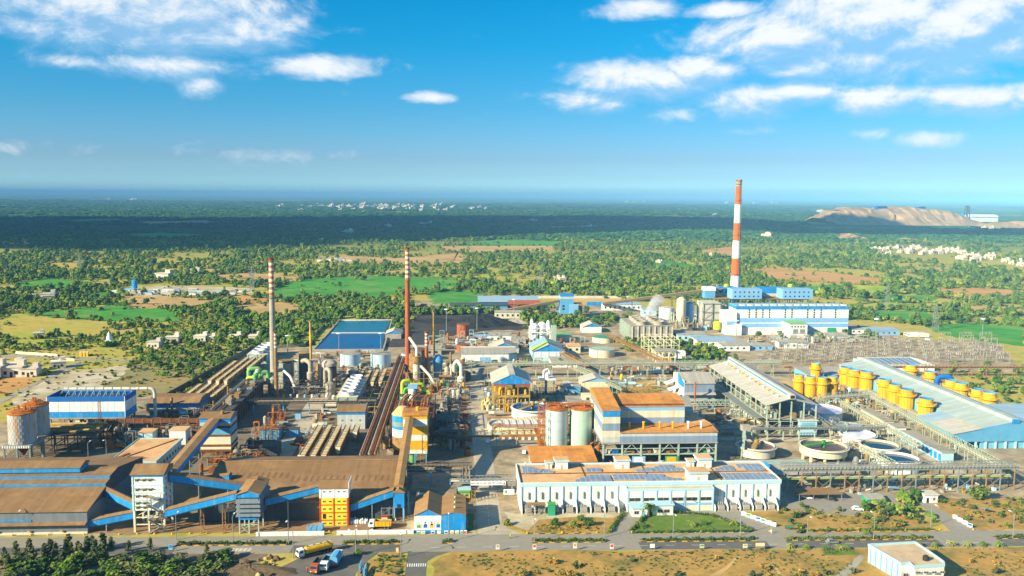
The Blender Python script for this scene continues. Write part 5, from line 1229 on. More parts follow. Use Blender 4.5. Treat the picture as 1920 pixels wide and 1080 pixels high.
cx0,cx1,cy0,cz=63.6,97,311.2,8.7
B(cx0,cx1,cy0,Y0-.36,0,cz).to('office_wall','white',T);B(cx0+.3,cx1-.3,cy0+.3,Y0-.4,cz,cz+.12).to('office_roof','roof_terracotta',T)
parapet(MB(),cx0-.15,cx1+.15,cy0-.15,Y0-.36,cz-.5,.95,.3).to('office_parapet','aqua',T)
for i in range(7):B(cx0+i*5.5-.1,cx0+.5+i*5.5,cy0-.25,cy0-.01,0,cz-.52).to('pilaster','aqua',T)
B(cx0,cx1,cy0-.12,cy0-.005,2.4,3.3).to('band','blue_light',T)
for i in range(6):window(T,cx0+3.0+i*5.5,cy0,4.2,4.2,1.2);
for i in range(2,6):B(cx0+.9+i*5.5,cx0+5.0+i*5.5,cy0-.06,cy0-.004,.2,2.2).to('shutter','cream',T)
for i,(x0,x1,y0,z) in enumerate(((64.6,70.5,305.8,3.4),(72.6,80.4,307.0,4.0))):
 o=B(x0,x1,y0,cy0-.3,0,z).to('porch','white',T);B(x0-.5,x1+.5,y0-.5,cy0-.28,z,z+.45).to('roof','aqua',o)
 for k in range(2 if i else 1):window(T,x0+1.6+k*2.6+i*1.2,y0,1.2,1.6 if i==0 else 2.0,1.1)
B(68.2,69.4,305.74,305.79,0,2.3).to('door','aqua_deep',T)
FIN=MB().prism([(0,0),(-4.2,0),(-4.2,1.7),(-.4,4.1),(0,4.1)],'x',-.18,.18).mesh('fin_wall','white')
fx=[22.9+5.35*i for i in range(1,8)]+[97.6+4.9*i for i in range(6)]
fx=[23.4]+fx
for x in fx:share(FIN,'fin_wall',T,(x,314.1,0))
tb=MB().box(-1.3,1.3,-1.2,1.2,.5,2.4);rd=MB()
for i in range(6):rd.box(-1.2+i*.42,-1.0+i*.42,-1.75,-1.25,.7,2.2)
bsh=MB()
for i in range(3):bsh.lathe(-.8+i*.8,0,[(.14,2.4),(.2,2.6),(.12,3.4)],8)
cons=MB().box(-.28,.28,.95,1.5,4.6,7.2);bm_=[tb.mesh('tank','steel'),rd.mesh('radiator','concrete_pale'),bsh.mesh('bushings','insulator'),MB().box(-1.6,1.6,-1.9,1.4,0,.5).mesh('plinth','concrete')]
cm=cons.mesh('vent_shaft','cream')
for i in range(len(fx)-1):
 a,b=fx[i],fx[i+1]
 if b-a>7:continue
 x=(a+b)/2
 Tt=thing('transformer','grey transformer between white fin walls, bay %s of the %s wing'%(ORD[i] if i<7 else ORD[i-8],'left' if i<8 else 'right'),'transformer',(x,311.8,0),'transformers in the rectifier bays')
 for me in bm_:o=bpy.data.objects.new(me.name.split('.')[0],me);COL.objects.link(o);o.parent=Tt
 share(cm,'vent_shaft',T,(x,312.9,0))
T=thing('switch_kiosk','green switch kiosk and open rack at the left end of rectifier building','kiosk',(30,309.5,0))
B(33.2,35.8,308.2,311,0,4.3).to('body','teal_green',T);B(33,36,308,311.2,4.3,4.5).to('roof','green_paint',T);rects_frame(MB(),[25.2,28.4,32],[308.4,310.6],[0,2.2,4.2],.16).to('rack','steel',T)
B(25,32.2,308,311,4.25,4.4).to('rack_roof','rust_pale',T)
for i,(x0,x1,y0,y1,h,lab) in enumerate(((37.9,43.9,331.5,337.4,3.4,'white stair head with overhanging ochre top, leftmost on the rectifier roof'),(34.2,37.6,332.5,336,2.4,'small low stair head beside the leftmost one'),(62.6,69.0,331.5,337.4,3.4,'white stair head with overhanging ochre top, second from left'),(96,102.6,331,337.4,3.7,'white stair head with overhanging ochre top near the roof middle'),(92.2,95.7,332,336,2.6,'small low stair head attached to the middle one'),(88,96.4,314.8,322,3.4,'broad stair head above the office block front'))):
 Tt=thing('stair_head',lab,'roof cabin',((x0+x1)/2,y0,ZR+.15),'stair heads on the rectifier roof')
 B(x0+.5,x1-.5,y0+.5,y1-.5,ZR+.16,ZR+h).to('wall','white',Tt);B(x0,x1,y0,y1,ZR+h,ZR+h+.5).to('roof_slab','aqua',Tt);B(x0+.3,x1-.3,y0+.3,y1-.3,ZR+h+.5,ZR+h+.58).to('roof_top','roof_terracotta',Tt)
 B((x0+x1)/2-.4,(x0+x1)/2+.4,y0+.44,y0+.49,ZR+.2,ZR+1.9).to('door','frame_beige',Tt)
PW,PH=2.05,1.75
pm=MB();tz=.42;pm.sheet([(0,0,.25),(PW-.2,0,.25),(PW-.2,PH-.2,.25+tz),(0,PH-.2,.25+tz)],.05);pme=pm.mesh('panel','panel')
pf_=MB().sheet([(-.1,-.1,.2),(PW-.1,-.1,.2),(PW-.1,PH-.1,.2+tz),(-.1,PH-.1,.2+tz)],.04).mesh('frame','panel_frame')
def array(label,x,y,rows):
 Tt=thing('solar_array',label,'solar panels',(x,y,ZR+.15),'solar arrays on the rectifier roof')
 for j,(a,b) in enumerate(rows):
  for i in range(a,b):
   o=bpy.data.objects.new('panel',pme);COL.objects.link(o);o.parent=Tt;o.location=(i*PW,j*PH,0)
   q=bpy.data.objects.new('frame',pf_);COL.objects.link(q);q.parent=o
array('triangular solar array at the left end of the rectifier roof',25,327.2,[(0,6),(0,5),(0,3),(0,2)])
array('front-row solar array left of the office block',44.5,316.2,[(0,7),(1,7),(2,7),(3,7)])
array('long solar array behind the office block front',59.8,316.2,[(6,13),(0,11),(0,10),(0,10)])
array('small back solar array left of the second stair head',50.6,328,[(0,3),(0,3)])
array('stepped solar array behind the roof pipe in the middle',70.5,327.4,[(0,10),(2,9),(4,8),(5,8)])
array('large front solar array on the right wing',103.2,316.2,[(0,10),(0,10),(0,10),(0,9)])
array('right-hand back solar array at the roof corner',112.8,327.4,[(1,5),(1,5),(0,5),(0,5)])
array('small stepped solar array before the right corner array',102.6,327.4,[(0,4),(1,4),(2,4)])
for i,(x0,x1,y0,y1,ze,zr,lab) in enumerate(((74.3,91.5,508,522,6.6,9.2,'small open shed with pale roof and blue gable beyond the orange building'),(63.5,73,504,514,4.4,5.2,'low blue-walled shed beside the pale-roofed open shed'))):
 T=thing('shed',lab,'shed',((x0+x1)/2,y0,0));shed(T,x0,x1,y0,y1,ze,zr,'y','roof_grey_y','cream' if i==0 else 'blue_wall','blue_light' if i==0 else 'blue')
T=thing('service_tower','small concrete service tower with platforms behind the twin silos','tower',(70,470,0))
B(68,74,462,468,0,9.5).to('wall','cream',T);window(T,71,462,6.5,1.6,1.6);rects_frame(MB(),[60,66,78],[455,472],[0,3.5,6.5],.35).to('frame','steel_yellow',T);B(59.5,78.5,454.5,472.5,6.5,6.75).to('deck','concrete',T)
MB().lathe(84,448,[(8,6),(6,9),(.5,12.5)],24).to('dome','concrete_pale',T)
T=thing('white_vessel','white process vessel with pipe loops on a slim blue leg','process plant',(51,500,0))
MB().cyl(51.5,500,0,11,.7,n=10).to('leg','blue_light',T);B(47,57,496,506,10.4,10.7).to('platform','white',T);MB().lathe(52,501,[(1.6,10.7),(1.6,13.5),(.6,14.6)],14).to('vessel','white_clean',T)
MB().tube(bend([(50,500,11),(50,500,15.5),(53,501,16.5),(54,501,12)],1),.6,8).to('pipe','white_clean',T);rects_frame(MB(),[44,50,57],[492,508],[0,5,10],.25).to('frame','steel',T)
random.seed(88)
T=thing('equipment_yard','jumble of small tanks, pipes and frames behind the round water tank','process plant',(58,480,0))
for k in range(30):
 x=random.uniform(42,66);y=random.uniform(470,532);h=random.uniform(1,4.5)
 if k%3==0:MB().cyl(x,y,0,h,random.uniform(.7,1.8),n=10).to('small_tank',random.choice(('steel','white','rust_pale','pipe_grey')),T)
 elif k%3==1:rects_frame(MB(),[x,x+4],[y,y+4],[0,h,h+2],.2).to('frame',random.choice(('steel','rust_pale','steel_green')),T)
 else:B(x,x+random.uniform(1,4),y,y+random.uniform(1,4),0,h*.6).to('box',random.choice(('concrete_pale','white','blue_wall','rust_pale')),T)
def clutter(label,x0,x1,y0,y1,n,seed,pal,hm=5.0,name='process_equipment'):
 "a crowded patch of vessels, drums, pipe runs, frames and boxes"
 random.seed(seed);T=thing(name,label,'process plant',((x0+x1)/2,y0,0))
 for k in range(int(n*1.6)):
  x=random.uniform(x0,x1);y=random.uniform(y0,y1);h=random.uniform(.35,1.1)*hm;c=random.choice(pal);r=random.uniform(.5,1.5);q=k%6
  if q==0:MB().lathe(x,y,[(r,0),(r,h),(r*.4,h+r*.6)],12).to('vessel',c,T,smooth=True)
  elif q==1:MB().tube(bend([(x,y,0),(x,y,h),(x+random.uniform(-7,7),y+random.uniform(-2,2),h),(x+random.uniform(-7,7),y+3,.3)],.7),r*.35,6).to('pipe',c,T)
  elif q==2:rects_frame(MB(),[x,x+3.5],[y,y+3.5],[0,h*.6,h*1.2],.2).to('frame',c,T)
  elif q==3:B(x,x+r*2.4,y,y+r*2,0,h*.5).to('box',c,T)
  elif q==4:MB().tube([(x,y,r+.5),(x+r*4,y,r+.5)],r,10).to('drum',c,T,smooth=True)
  else:MB().tube([(x,y,h*.7),(x+random.uniform(5,12),y,h*.7)],.25,6).to('pipe',c,T);B(x,x+.3,y-.15,y+.15,0,h*.7).to('support',c,T)
RU=('rust','rust_pale','rust_orange','steel_dark','pipe_grey','steel');GR=('steel','steel_green','pipe_grey','pipe_white','concrete','rust_pale','aqua');YE=('steel_yellow','yellow','rust_pale','cream','pipe_grey')
clutter('dark rusty machinery between the banded tower and the shaded yard',-102,-92,366,455,46,301,RU,6);clutter('rusty pipework and vessels under the left coolers',-160,-134,440,472,40,302,RU,6);clutter('rusty ducts and hoppers left of the workshop',-170,-152,398,424,26,303,RU,7)
clutter('pipes and pumps around the middle fan cooling tower',-56,-46,444,516,34,304,GR+RU,5);clutter('equipment between the long pipe rack and the roaster frames',-36,-33,395,520,40,305,RU,7);clutter('dusty equipment in the shade right of the yellow tower',-12,2,392,470,42,306,RU,5)
clutter('yellowed valves and pipes beside the yellow open shed',40,50,466,500,26,307,YE,5);clutter('vessels and pipes between the basin and the round water tank',44,62,408,450,36,308,YE+RU,5);clutter('steelwork and boxes in the lane behind the orange building',104,124,442,476,30,309,GR,5)
clutter('pumps and pipe runs beside the grey hall and foam tanks',182,192,412,500,36,310,GR,5);clutter('pump sets between the round tanks on the right',176,190,352,400,26,311,GR+YE,4);clutter('valves and cabinets at the foot of the left yellow towers',222,240,420,520,44,312,GR+YE,5)
clutter('transformers and cabinets before the turbine hall',236,340,676,702,60,313,GR,5);clutter('ash handling pipes left of the boiler house',196,232,745,800,40,314,GR,9);clutter('pipework and small tanks between the evaporator and clarifiers',30,100,652,676,54,315,GR+RU,6);clutter('stores and drums along the cross pipe bridge',100,200,556,584,54,316,GR+RU,4)
clutter('drums, pipes and scrap beyond the left coolers',-118,-60,606,644,34,317,RU+('orange_red','white'),3);clutter('tank farm pipes behind the second acid plant',-30,50,655,705,56,318,GR+RU,6);clutter('heaped stores on the sandy strip behind the grey house',96,150,520,545,36,319,GR+YE,3.5);clutter('scrap and crates along the gate road edge',15.5,19,410,540,40,320,YE+GR,2.5)
clutter('frames and pipes at the foot of the big silos',62,64,376,400,14,321,RU,8);clutter('frames and pipes under the left white filter house',-200,-168,428,444,30,322,RU+GR,6);clutter('pump sets behind the workshop and under the rusty duct',-146,-120,404,432,40,323,RU,7)
clutter('racks, drums and pipes in the shaded yard left of its road',-112,-90,362,380,24,331,RU,5);clutter('pipe runs and small vessels beside the yard road',-76,-71,366,500,34,332,RU+GR,4);clutter('rusty frames around the second acid plant base',-36,4,508,516,30,333,RU+YE,6);clutter('stores and pipes between the acid plant and the tanks',-112,-48,560,578,50,334,GR+RU,5)
clutter('pipes and skids between the gate road and the pump frames',-14,3,476,506,30,335,RU+GR,5);clutter('pipe bundles in front of the grey clad house',108,150,412,452,44,336,GR+RU,5);clutter('drums and frames behind the long store',-20,60,585,600,36,337,GR+RU,4);clutter('pipework at the feet of the foam bowl and cluster towers',196,222,455,475,24,338,GR+YE,6)
# -- right side: grey open hall
T=thing('process_hall','long open-sided grey hall with ridge monitor, blue strip and roof vents','hall',(168,460,0))
X0,XM,X1,Y0,Y1,ZE,ZR=155,167.5,180.3,413.5,512,15.6,18.6
for s,xe in((-1,X0-1),(1,X1+1)):
 mb=MB();e=[(xe,Y1+1,ZE-.2),(xe,Y0-.8,ZE-.2),(XM+s*1.3,Y0-.8,ZR+.1),(XM+s*1.3,Y1+1,ZR+.1)]
 mb.sheet(e if s<0 else e[::-1],.2);mb.to('roof','roof_grey_y',T)
MB().prism([(XM-1.5,ZR-.2),(XM+1.5,ZR-.2),(XM+1.5,ZR+1.9),(XM+.9,ZR+2.5),(XM-.9,ZR+2.5),(XM-1.5,ZR+1.9)],'y',Y0-1.0,Y1+1).to('monitor','roof_grey_y',T)
B(XM-1.62,XM-1.52,Y0+2,Y1,ZR+1.1,ZR+1.85).to('blue_strip','blue_y',T)
MB().box(XM-1.1,XM+1.1,Y0-1.06,Y0-1.01,ZR+.2,ZR+1.8).to('monitor_opening','dark',T)
for i in range(13):
 y=420+i*7.0;k=(ZR-ZE)/(XM-X0)
 MB().cyl(162.6,y,ZE+(162.6-X0)*k,ZE+(162.6-X0)*k+1.9,.35,n=8).to('roof_vent','yellow' if i%3 else 'white_clean',T)
ys=lsp(Y0,Y1,13)
for i,y in enumerate(ys):
 mb=MB().box(X0-.3,X0+.3,y-.3,y+.3,0,ZE).box(X1-.3,X1+.3,y-.3,y+.3,0,ZE);mb.beam((X0,y,ZE-.3),(XM,y,ZR-.3),.4);mb.beam((X1,y,ZE-.3),(XM,y,ZR-.3),.4)
 if i in(0,12):[mb.box(x-.3,x+.3,y-.25,y+.25,0,ZE+1.5) for x in(161.5,XM,174)]
 mb.to('portal_frame','steel_green',T)
for z in(4.0,8.0,11.8):
 mb=MB().box(X0-.4,X0-.1,Y0,Y1,z,z+.35).box(X1+.1,X1+.4,Y0,Y1,z,z+.35);mb.to('side_rail','steel_green',T)
B(X0+.4,X1-.4,Y0+.4,Y1-.4,7.6,7.9).to('floor','concrete',T)
B(X0-5.2,X0-.5,Y0+4,Y1-6,7.7,8.0).to('side_walkway','steel',T)
for i in range(12):B(X0-5.0,X0-4.7,Y0+4+i*8,Y0+4.3+i*8,0,7.7).to('walkway_post','steel_green',T)
for i in range(24):B(X0-.3,X0-.05,Y0+1+i*4,Y0+3.4+i*4,1.0,3.4).to('cabinet','white' if i%3 else 'cladding_pale',T)
random.seed(61)
for k in range(34):
 x=random.uniform(X0+2,X1-2);y=Y0+random.uniform(1,95);z=7.9;r=random.uniform(.7,2.0)
 if k%2:MB().lathe(x,y,[(r,z),(r,z+2.8),(r*.5,z+3.6)],10).to('vessel',random.choice(('steel','steel_green','steel_dark','pipe_grey')),T)
 else:B(x-r,x+r,y-r,y+r,z,z+random.uniform(1.2,4)).to('machine',random.choice(('steel_dark','steel','steel_green','rust_pale')),T)
B(171,180,Y0-2.6,Y0-.4,0,7.6).to('annex','aqua',T);B(170.6,180.6,Y0-3,Y0-.4,7.6,8.0).to('annex_roof','concrete_pale',T);B(172,179,Y0-2.68,Y0-2.61,4.6,6.8).to('annex_window','aqua_deep',T)
rects_frame(MB(),lsp(X0,X1,5),[Y0-2],[0,3.8,7.6],.35).to('front_frame','steel_green',T)
T=thing('clad_house','grey clad building with stepped canopies and a blue gable end','building',(135,478,0))
B(127,144.3,468,492,0,14.2).to('wall','cladding_slate',T);B(126.7,127,468,492,3,16).to('side_wall','white',T)
MB().prism([(467.5,14.21),(492.5,14.21),(492.5,16),(480,18.4),(467.5,14.6)],'x',126.8,144.8).to('roof','roof_grey',T)
MB().prism([(468,12),(480,12),(480,18),(468,14.8)],'x',126.3,126.68).to('gable','blue',T)
for z in(9.2,5.6):MB().sheet([(126.6,465.6,z-.9),(144.8,465.6,z-.9),(144.8,467.98,z),(126.6,467.98,z)],.15).to('canopy','roof_grey',T)
B(129,143,467.9,467.99,1,4.4).to('shutter','cladding_dark',T)
for i in range(3):MB().sheet([(121,470+i*8,6+2*i),(126.6,470+i*8,8+2*i),(126.6,476+i*8,8+2*i),(121,476+i*8,6+2*i)],.3).to('chute','white',T)
T=thing('chimney','thin rust-red vent pipe standing before the grey clad house','chimney',(131,462,0));MB().cyl(131.5,462,0,16.5,.5,n=10).to('shaft','rust_red',T)
rects_frame(MB(),[129.5,133.5],[460,464],[0,3.5],.25).to('stand','steel_green',T)
T=thing('pipe_bridge','light steel truss bridge below the grey clad house','pipe bridge',(140,456,0))
mb=MB()
for y in(454,457):mb.box(128,154,y-.15,y+.15,5,5.3);mb.box(128,154,y-.15,y+.15,7.6,7.9);[mb.beam((128+k*2.6,y,5.2),(129.3+k*2.6,y,7.7),.18) for k in range(10)];[mb.beam((129.3+k*2.6,y,7.7),(130.6+k*2.6,y,5.2),.18) for k in range(10)]
mb.to('truss','steel_green',T);[B(x-.2,x+.2,455.2,455.6,0,5).to('leg','steel_green',T) for x in(129,141,153)]
for k in range(3):MB().tube([(128,454.7+k*.8,5.7),(154,454.7+k*.8,5.7)],.28,6).to('pipe',('pipe_grey','pipe_white','rust_pale')[k],T)
# -- thickeners on the right
thickener('big cream thickener on legs with a green rake bridge and brown slurry',166.5,372,10.4,3.4,3.6,'cream','slurry_brown',.55,9,'green_paint',.35,'thickeners right of the orange building')
thickener('thickener with red-brown slurry and a slanting conveyor over it',137.5,379,8.6,1.0,4.4,'concrete_pale','slurry_brown',.7,0,'steel_yellow',1.1,'thickeners right of the orange building')
thickener('white round tank of dark water on the right of the cream thickener',194.2,357.5,8.8,0,5.4,'tank_white','water_dark',0,0,'steel_green',0,'thickeners right of the orange building')
thickener('cream-rimmed tank of dark blue water behind the white round tank',197,380,8.6,0,4.6,'cream','water_dark',0,0,'steel_green',0,'thickeners right of the orange building')
thickener('round tank of white foam behind the dark blue tank',195,398,8.4,0,4.8,'tank_white','slurry_white',0,0,'steel_green',0,'thickeners right of the orange building')
thickener('wide white bowl of lilac foam under the grey hall end',194.5,440,11.0,0,6.6,'tank_white','slurry_purple',0,0,'steel_green',0,'thickeners right of the orange building')
thickener('flat purple slurry tank in front of the lilac bowl',198.5,417.5,10.5,0,2.8,'concrete','slurry_purple',1.0,0,'steel_green',.1,'thickeners right of the orange building')
thickener('small cream open tank beside the grey hall walkway',146.5,420,7.5,0,5,'cream','slurry_brown',.8,0,'steel_yellow',.5,'thickeners right of the orange building')
T=thing('belt_conveyor','yellowed belt conveyor with a hooded head over the red-brown thickener','conveyor',(137,372,0))
extr(MB(),(129,372,5.5),(136,391,9.0),[(-.6,0),(.6,0),(.6,.7),(-.6,.7)]).to('belt','steel_green',T);B(134.4,138.4,389,393,8.7,11.4).to('head_house','concrete',T);trestle(T,130,374.5,5.8,1.4,'steel_green',(.4,.9));trestle(T,135,388.5,8.4,1.4,'steel_green',(.4,.9))
T=thing('pipe_bridge','long railed pipe bridge across the front of the grey hall','pipe bridge',(160,403,0))
mb=MB().box(126,214,402.4,405,5.6,5.85)
for y in(402.3,405.1):mb.box(126,214,y-.1,y+.1,5.5,6.9) if False else mb.box(126,214,y-.08,y+.08,6.8,6.95);[mb.beam((126+k*1.5,y,5.7),(126+k*1.5,y,6.9),.14) for k in range(59)]
mb.to('deck','steel',T);[B(x-.25,x+.25,403.5,404,0,5.6).to('leg','steel_green',T) for x in range(128,214,8)]
for k in range(2):MB().tube([(126,403+k*1.2,6.2),(214,403+k*1.2,6.2)],.3,6).to('pipe','pipe_grey',T)
T=thing('platform','green railed service platform before the cream thickener','platform',(140,362,0))
rects_frame(MB(),lsp(122,152,6),[355,360],[0,2.0,4.0],.3).to('frame','steel_green',T);B(121.6,152.4,354.6,360.4,3.9,4.05).to('deck','steel_green',T);B(124,150,357,360,0,3.4).to('room','aqua',T)
for x in(127,134,141,147):B(x,x+3,356.9,356.99,1.2,3.2).to('opening','dark',T)
T=thing('shed','low grey-roofed lean-to behind the front pipe rack with blue end panel','shed',(150,346,0));B(132,168,341,349,0,4).to('wall','concrete',T);MB().sheet([(131,339.5,4.2),(169,339.5,4.2),(169,350,5.4),(131,350,5.4)],.15).to('roof','roof_grey',T);B(130.6,131,342,349.5,3.4,7).to('end_panel','blue',T)
# -- front pipe rack
T=thing('pipe_rack','long lattice pipe rack on tall legs along the right front','pipe rack',(180,331,0))
mb=MB()
for y in(329.2,332.8):
 mb.box(131,231,y-.12,y+.12,8.9,9.2);mb.box(131,231,y-.12,y+.12,11.3,11.6)
 for k in range(62):mb.beam((131+k*1.6,y,9.1),(131.8+k*1.6,y,11.4),.13);mb.beam((131.8+k*1.6,y,11.4),(132.6+k*1.6,y,9.1),.13)
o=mb.to('truss','steel',T)
B(131,231,329.4,332.6,9.21,9.35).to('deck','steel',T)
B(131,228,330,332.4,5.4,5.6).to('lower_deck','lime',T)
for k in range(4):MB().tube([(131,329.8+k*.8,9.7),(231,329.8+k*.8,9.7)],.26,6).to('pipe',('pipe_grey','pipe_white','steel','pipe_grey')[k],T)
for k in range(3):MB().tube([(131,330.3+k*.8,6.0),(228,330.3+k*.8,6.0)],.25,6).to('pipe',('steel_green','pipe_grey','rust_pale')[k],T)
for i,x in enumerate(lsp(133,229,17)):
 mb=MB().box(x-.2,x+.2,329,329.4,0,8.9).box(x-.2,x+.2,332.6,333,0,8.9)
 if i%2==0:mb.beam((x,329.2,.5),(x+6,329.2,5.4),.18);mb.beam((x+6,329.2,.5),(x,329.2,5.4),.18)
 mb.to('leg','rust_pale' if i%3 else 'steel',T)
random.seed(66)
T=thing('pipe_yard','clutter of valves, pipes and boxes on the ground under the front pipe rack','process plant',(165,335,0))
for k in range(60):
 x=random.uniform(136,226);y=random.uniform(324,340);
 if 176<x<190:continue
 if k%2:MB().tube([(x,y,random.uniform(.4,2.2)),(x+random.uniform(1,5),y+random.uniform(-1,1),random.uniform(.4,2.2))],random.uniform(.2,.5),6).to('pipe',random.choice(('pipe_white','pipe_grey','steel_green','rust_pale','blue_light')),T)
 else:B(x,x+random.uniform(.6,2),y,y+random.uniform(.6,2),0,random.uniform(.6,2.2)).to('box',random.choice(('white','aqua','concrete','steel_yellow','blue_light','steel')),T)
def pipe_bridge(label,p,q,w,z,legs,m='steel_green',pm=('pipe_grey','steel_yellow','pipe_white'),group=None):
 T=thing('pipe_bridge',label,'pipe bridge',(p[0],p[1],0),group)
 d=nrm([q[0]-p[0],q[1]-p[1],0]);a=(d[1],-d[0]);L_=sqrt((q[0]-p[0])**2+(q[1]-p[1])**2)
 mb=MB()
 for s in(-1,1):
  e=lambda t,zz:(p[0]+d[0]*t+a[0]*s*w/2,p[1]+d[1]*t+a[1]*s*w/2,zz)
  mb.beam(e(0,z),e(L_,z),.22);mb.beam(e(0,z+2.0),e(L_,z+2.0),.18)
  n=int(L_/2.4)
  for k in range(n):mb.beam(e(L_*k/n,z),e(L_*(k+.5)/n,z+2),.13);mb.beam(e(L_*(k+.5)/n,z+2),e(L_*(k+1)/n,z),.13)
 mb.to('truss',m,T)
 mb=MB();mb.beam((p[0],p[1],z-.12),(q[0],q[1],z-.12),w*.9,.1);mb.to('deck','steel_yellow',T)
 for k,c in enumerate(pm):o=(k-(len(pm)-1)/2)*w/len(pm)*.9;MB().tube([(p[0]+a[0]*o,p[1]+a[1]*o,z+.45),(q[0]+a[0]*o,q[1]+a[1]*o,z+.45)],.32,6).to('pipe',c,T)
 for k in range(legs):t=L_*(k+.5)/legs;trestle(T,p[0]+d[0]*t,p[1]+d[1]*t,z-.2,w*.8,m,(d[0],d[1]))
 return T
pipe_bridge('long railed pipe bridge slanting forward beside the yellow towers',(236,476,0),(229,334,0),3.4,6.6,18,group='pipe bridges before the cell house')
pipe_bridge('inner slanting pipe bridge between the foam tanks and the aqua cabins',(213.5,458,0),(212,372,0),2.6,5.6,11,group='pipe bridges before the cell house')
pipe_bridge('short pipe bridge joining the two slanting bridges at their back',(204,462,0),(236,468,0),4.0,7.0,4,group='pipe bridges before the cell house')
pipe_bridge('yellow-stained pipe bridge between the white and cream tanks',(184,372,0),(186,346,0),2.6,5.2,4,group='pipe bridges before the cell house')
pipe_bridge('dark chute bridge sloping along the grey hall right side',(186,452,0),(184,404,0),2.2,5.4,5,'steel',('rust_pale','steel'),group='pipe bridges before the cell house')
pipe_bridge('long grey pipe bridge spanning the whole middle of the plant',(2,552,0),(215,553,0),4.2,8.6,20,'steel_green',('pipe_grey','pipe_white','rust_pale','pipe_grey'),group='cross-plant pipe bridges')
pipe_bridge('rusty pipe bridge running right behind the yellow towers',(216,550,0),(400,545,0),4.2,6.6,18,'rust_pale',('pipe_grey','rust_pale','pipe_grey','rust'),group='cross-plant pipe bridges')
pipe_bridge('ochre pipe bridge going back past the clarifiers to the cross bridge',(86,556,0),(64,648,0),3.2,5.6,8,'rust_pale',('rust_pale','steel_yellow','rust_pale'),group='cross-plant pipe bridges')
pipe_bridge('rusty pipe bridge going back towards the concrete cooling tower',(143,556,0),(121,690,0),3.6,5.6,10,'rust_pale',('rust_pale','rust','steel_yellow'),group='cross-plant pipe bridges')
pipe_bridge('pipe bridge running forward from the cross bridge past the small sheds',(76,551,0),(96,488,0),3.2,6,6,'steel_green',('steel_dark','rust_pale','pipe_grey'),group='cross-plant pipe bridges')
for i,(y0,y1,m,lab) in enumerate(((420,446,'cream','white-framed open workshop bay beside the slanting pipe bridge'),(408,416,'white','white cabin with aqua trim beside the slanting pipe bridge'),(366,402,'blue','row of bright blue doors under the slanting pipe bridge'))):
 T=thing('cabin',lab,'building',(222,y0,0));B(219.5,225,y0,y1,0,4.6).to('wall',m if i<2 else 'aqua',T);B(219,225.5,y0-.4,y1+.4,4.6,4.9).to('roof','concrete',T)
 n=int((y1-y0)/3.6)
 for k in range(n):B(219.35,219.49,y0+.6+k*3.6,y0+2.8+k*3.6,.4 if i!=1 else 1.2,3.6 if i!=1 else 2.6).to('door',('rust_pale','frame_beige','blue_y')[i],T)
# -- cell house and yellow cooling towers
T=thing('cell_house','huge cell house with blue-grey sloping roof and blue-green front gable','building',(262,460,0))
XL,XR,YF,YB=250,280,386,542;xr,zr=267,13.2
B(XL+.5,XR-.5,YF+.6,YB-.5,0,9.6).to('wall','aqua_deep',T)
MB().sheet([(XL,YB,10),(XL,YF,10),(xr-1.2,YF,zr),(xr-1.2,YB,zr)],.25).to('roof','roof_teal',T)
MB().sheet([(XR,YF,11),(XR,YB,11),(xr+1.2,YB,zr),(xr+1.2,YF,zr)],.25).to('roof','roof_teal',T)
B(xr-1.6,xr+1.6,YF-.3,YB,zr-.1,zr+1.5).to('monitor','roof_teal',T);B(XR-.1,XR+.15,YF,YB,10.2,11.05).to('edge_flashing','blue_light',T)
MB().sheet([(236,420,7.5),(236,YF-.4,7.5),(XL-.02,YF-.4,10),(XL-.02,420,10)],.25).to('front_roof','roof_bluegrey',T);MB().sheet([(236,408,7.52),(236,YF-.6,7.52),(XL-.02,YF-.6,10.04),(XL-.02,408,10.04)],.1).to('roof_patch','roof_grey_y',T)
B(236.6,XL-.6,YF+.2,419.5,3.5,7.3).to('wall','aqua_deep',T)
MB().prism([(236,3.6),(XR-.5,3.6),(XR-.5,10.8),(xr+1.2,zr-.1),(xr-1.2,zr-.1),(236,7.4)],'y',YF-.2,YF+.15).to('gable','blue_wall',T)
B(xr-2,xr+2,YF-.5,YF-.31,zr-.8,zr+1.3).to('gable_crest','blue',T)
for x in lsp(238,278,9):B(x-.4,x+.4,YF-.1,YF+.6,0,3.6).to('column','aqua',T)
MB().sheet([(XR+1,YF-6,8),(320,YF-6,8),(320,430,11),(XR+1,430,11)],.3).to('annex_roof','roof_bluegrey',T)
B(XR+1.4,318,YF-5,428,0,7.6).to('annex_wall','aqua',T)
for k in range(5):
 for z in(1,4.2):B(XR+3+k*5.6,XR+7+k*5.6,YF-5.1,YF-5.01,z,z+1.8).to('annex_opening','dark',T)
B(222,252,524,546,0,7).to('back_wing','aqua_deep',T);MB().sheet([(221,522,7.2),(253,522,7.2),(262,549,7.6),(221,549,7.6)],.2).to('back_wing_roof','roof_grey',T)
B(246.5,249.9,432,520,0,4).to('side_platform','concrete',T)
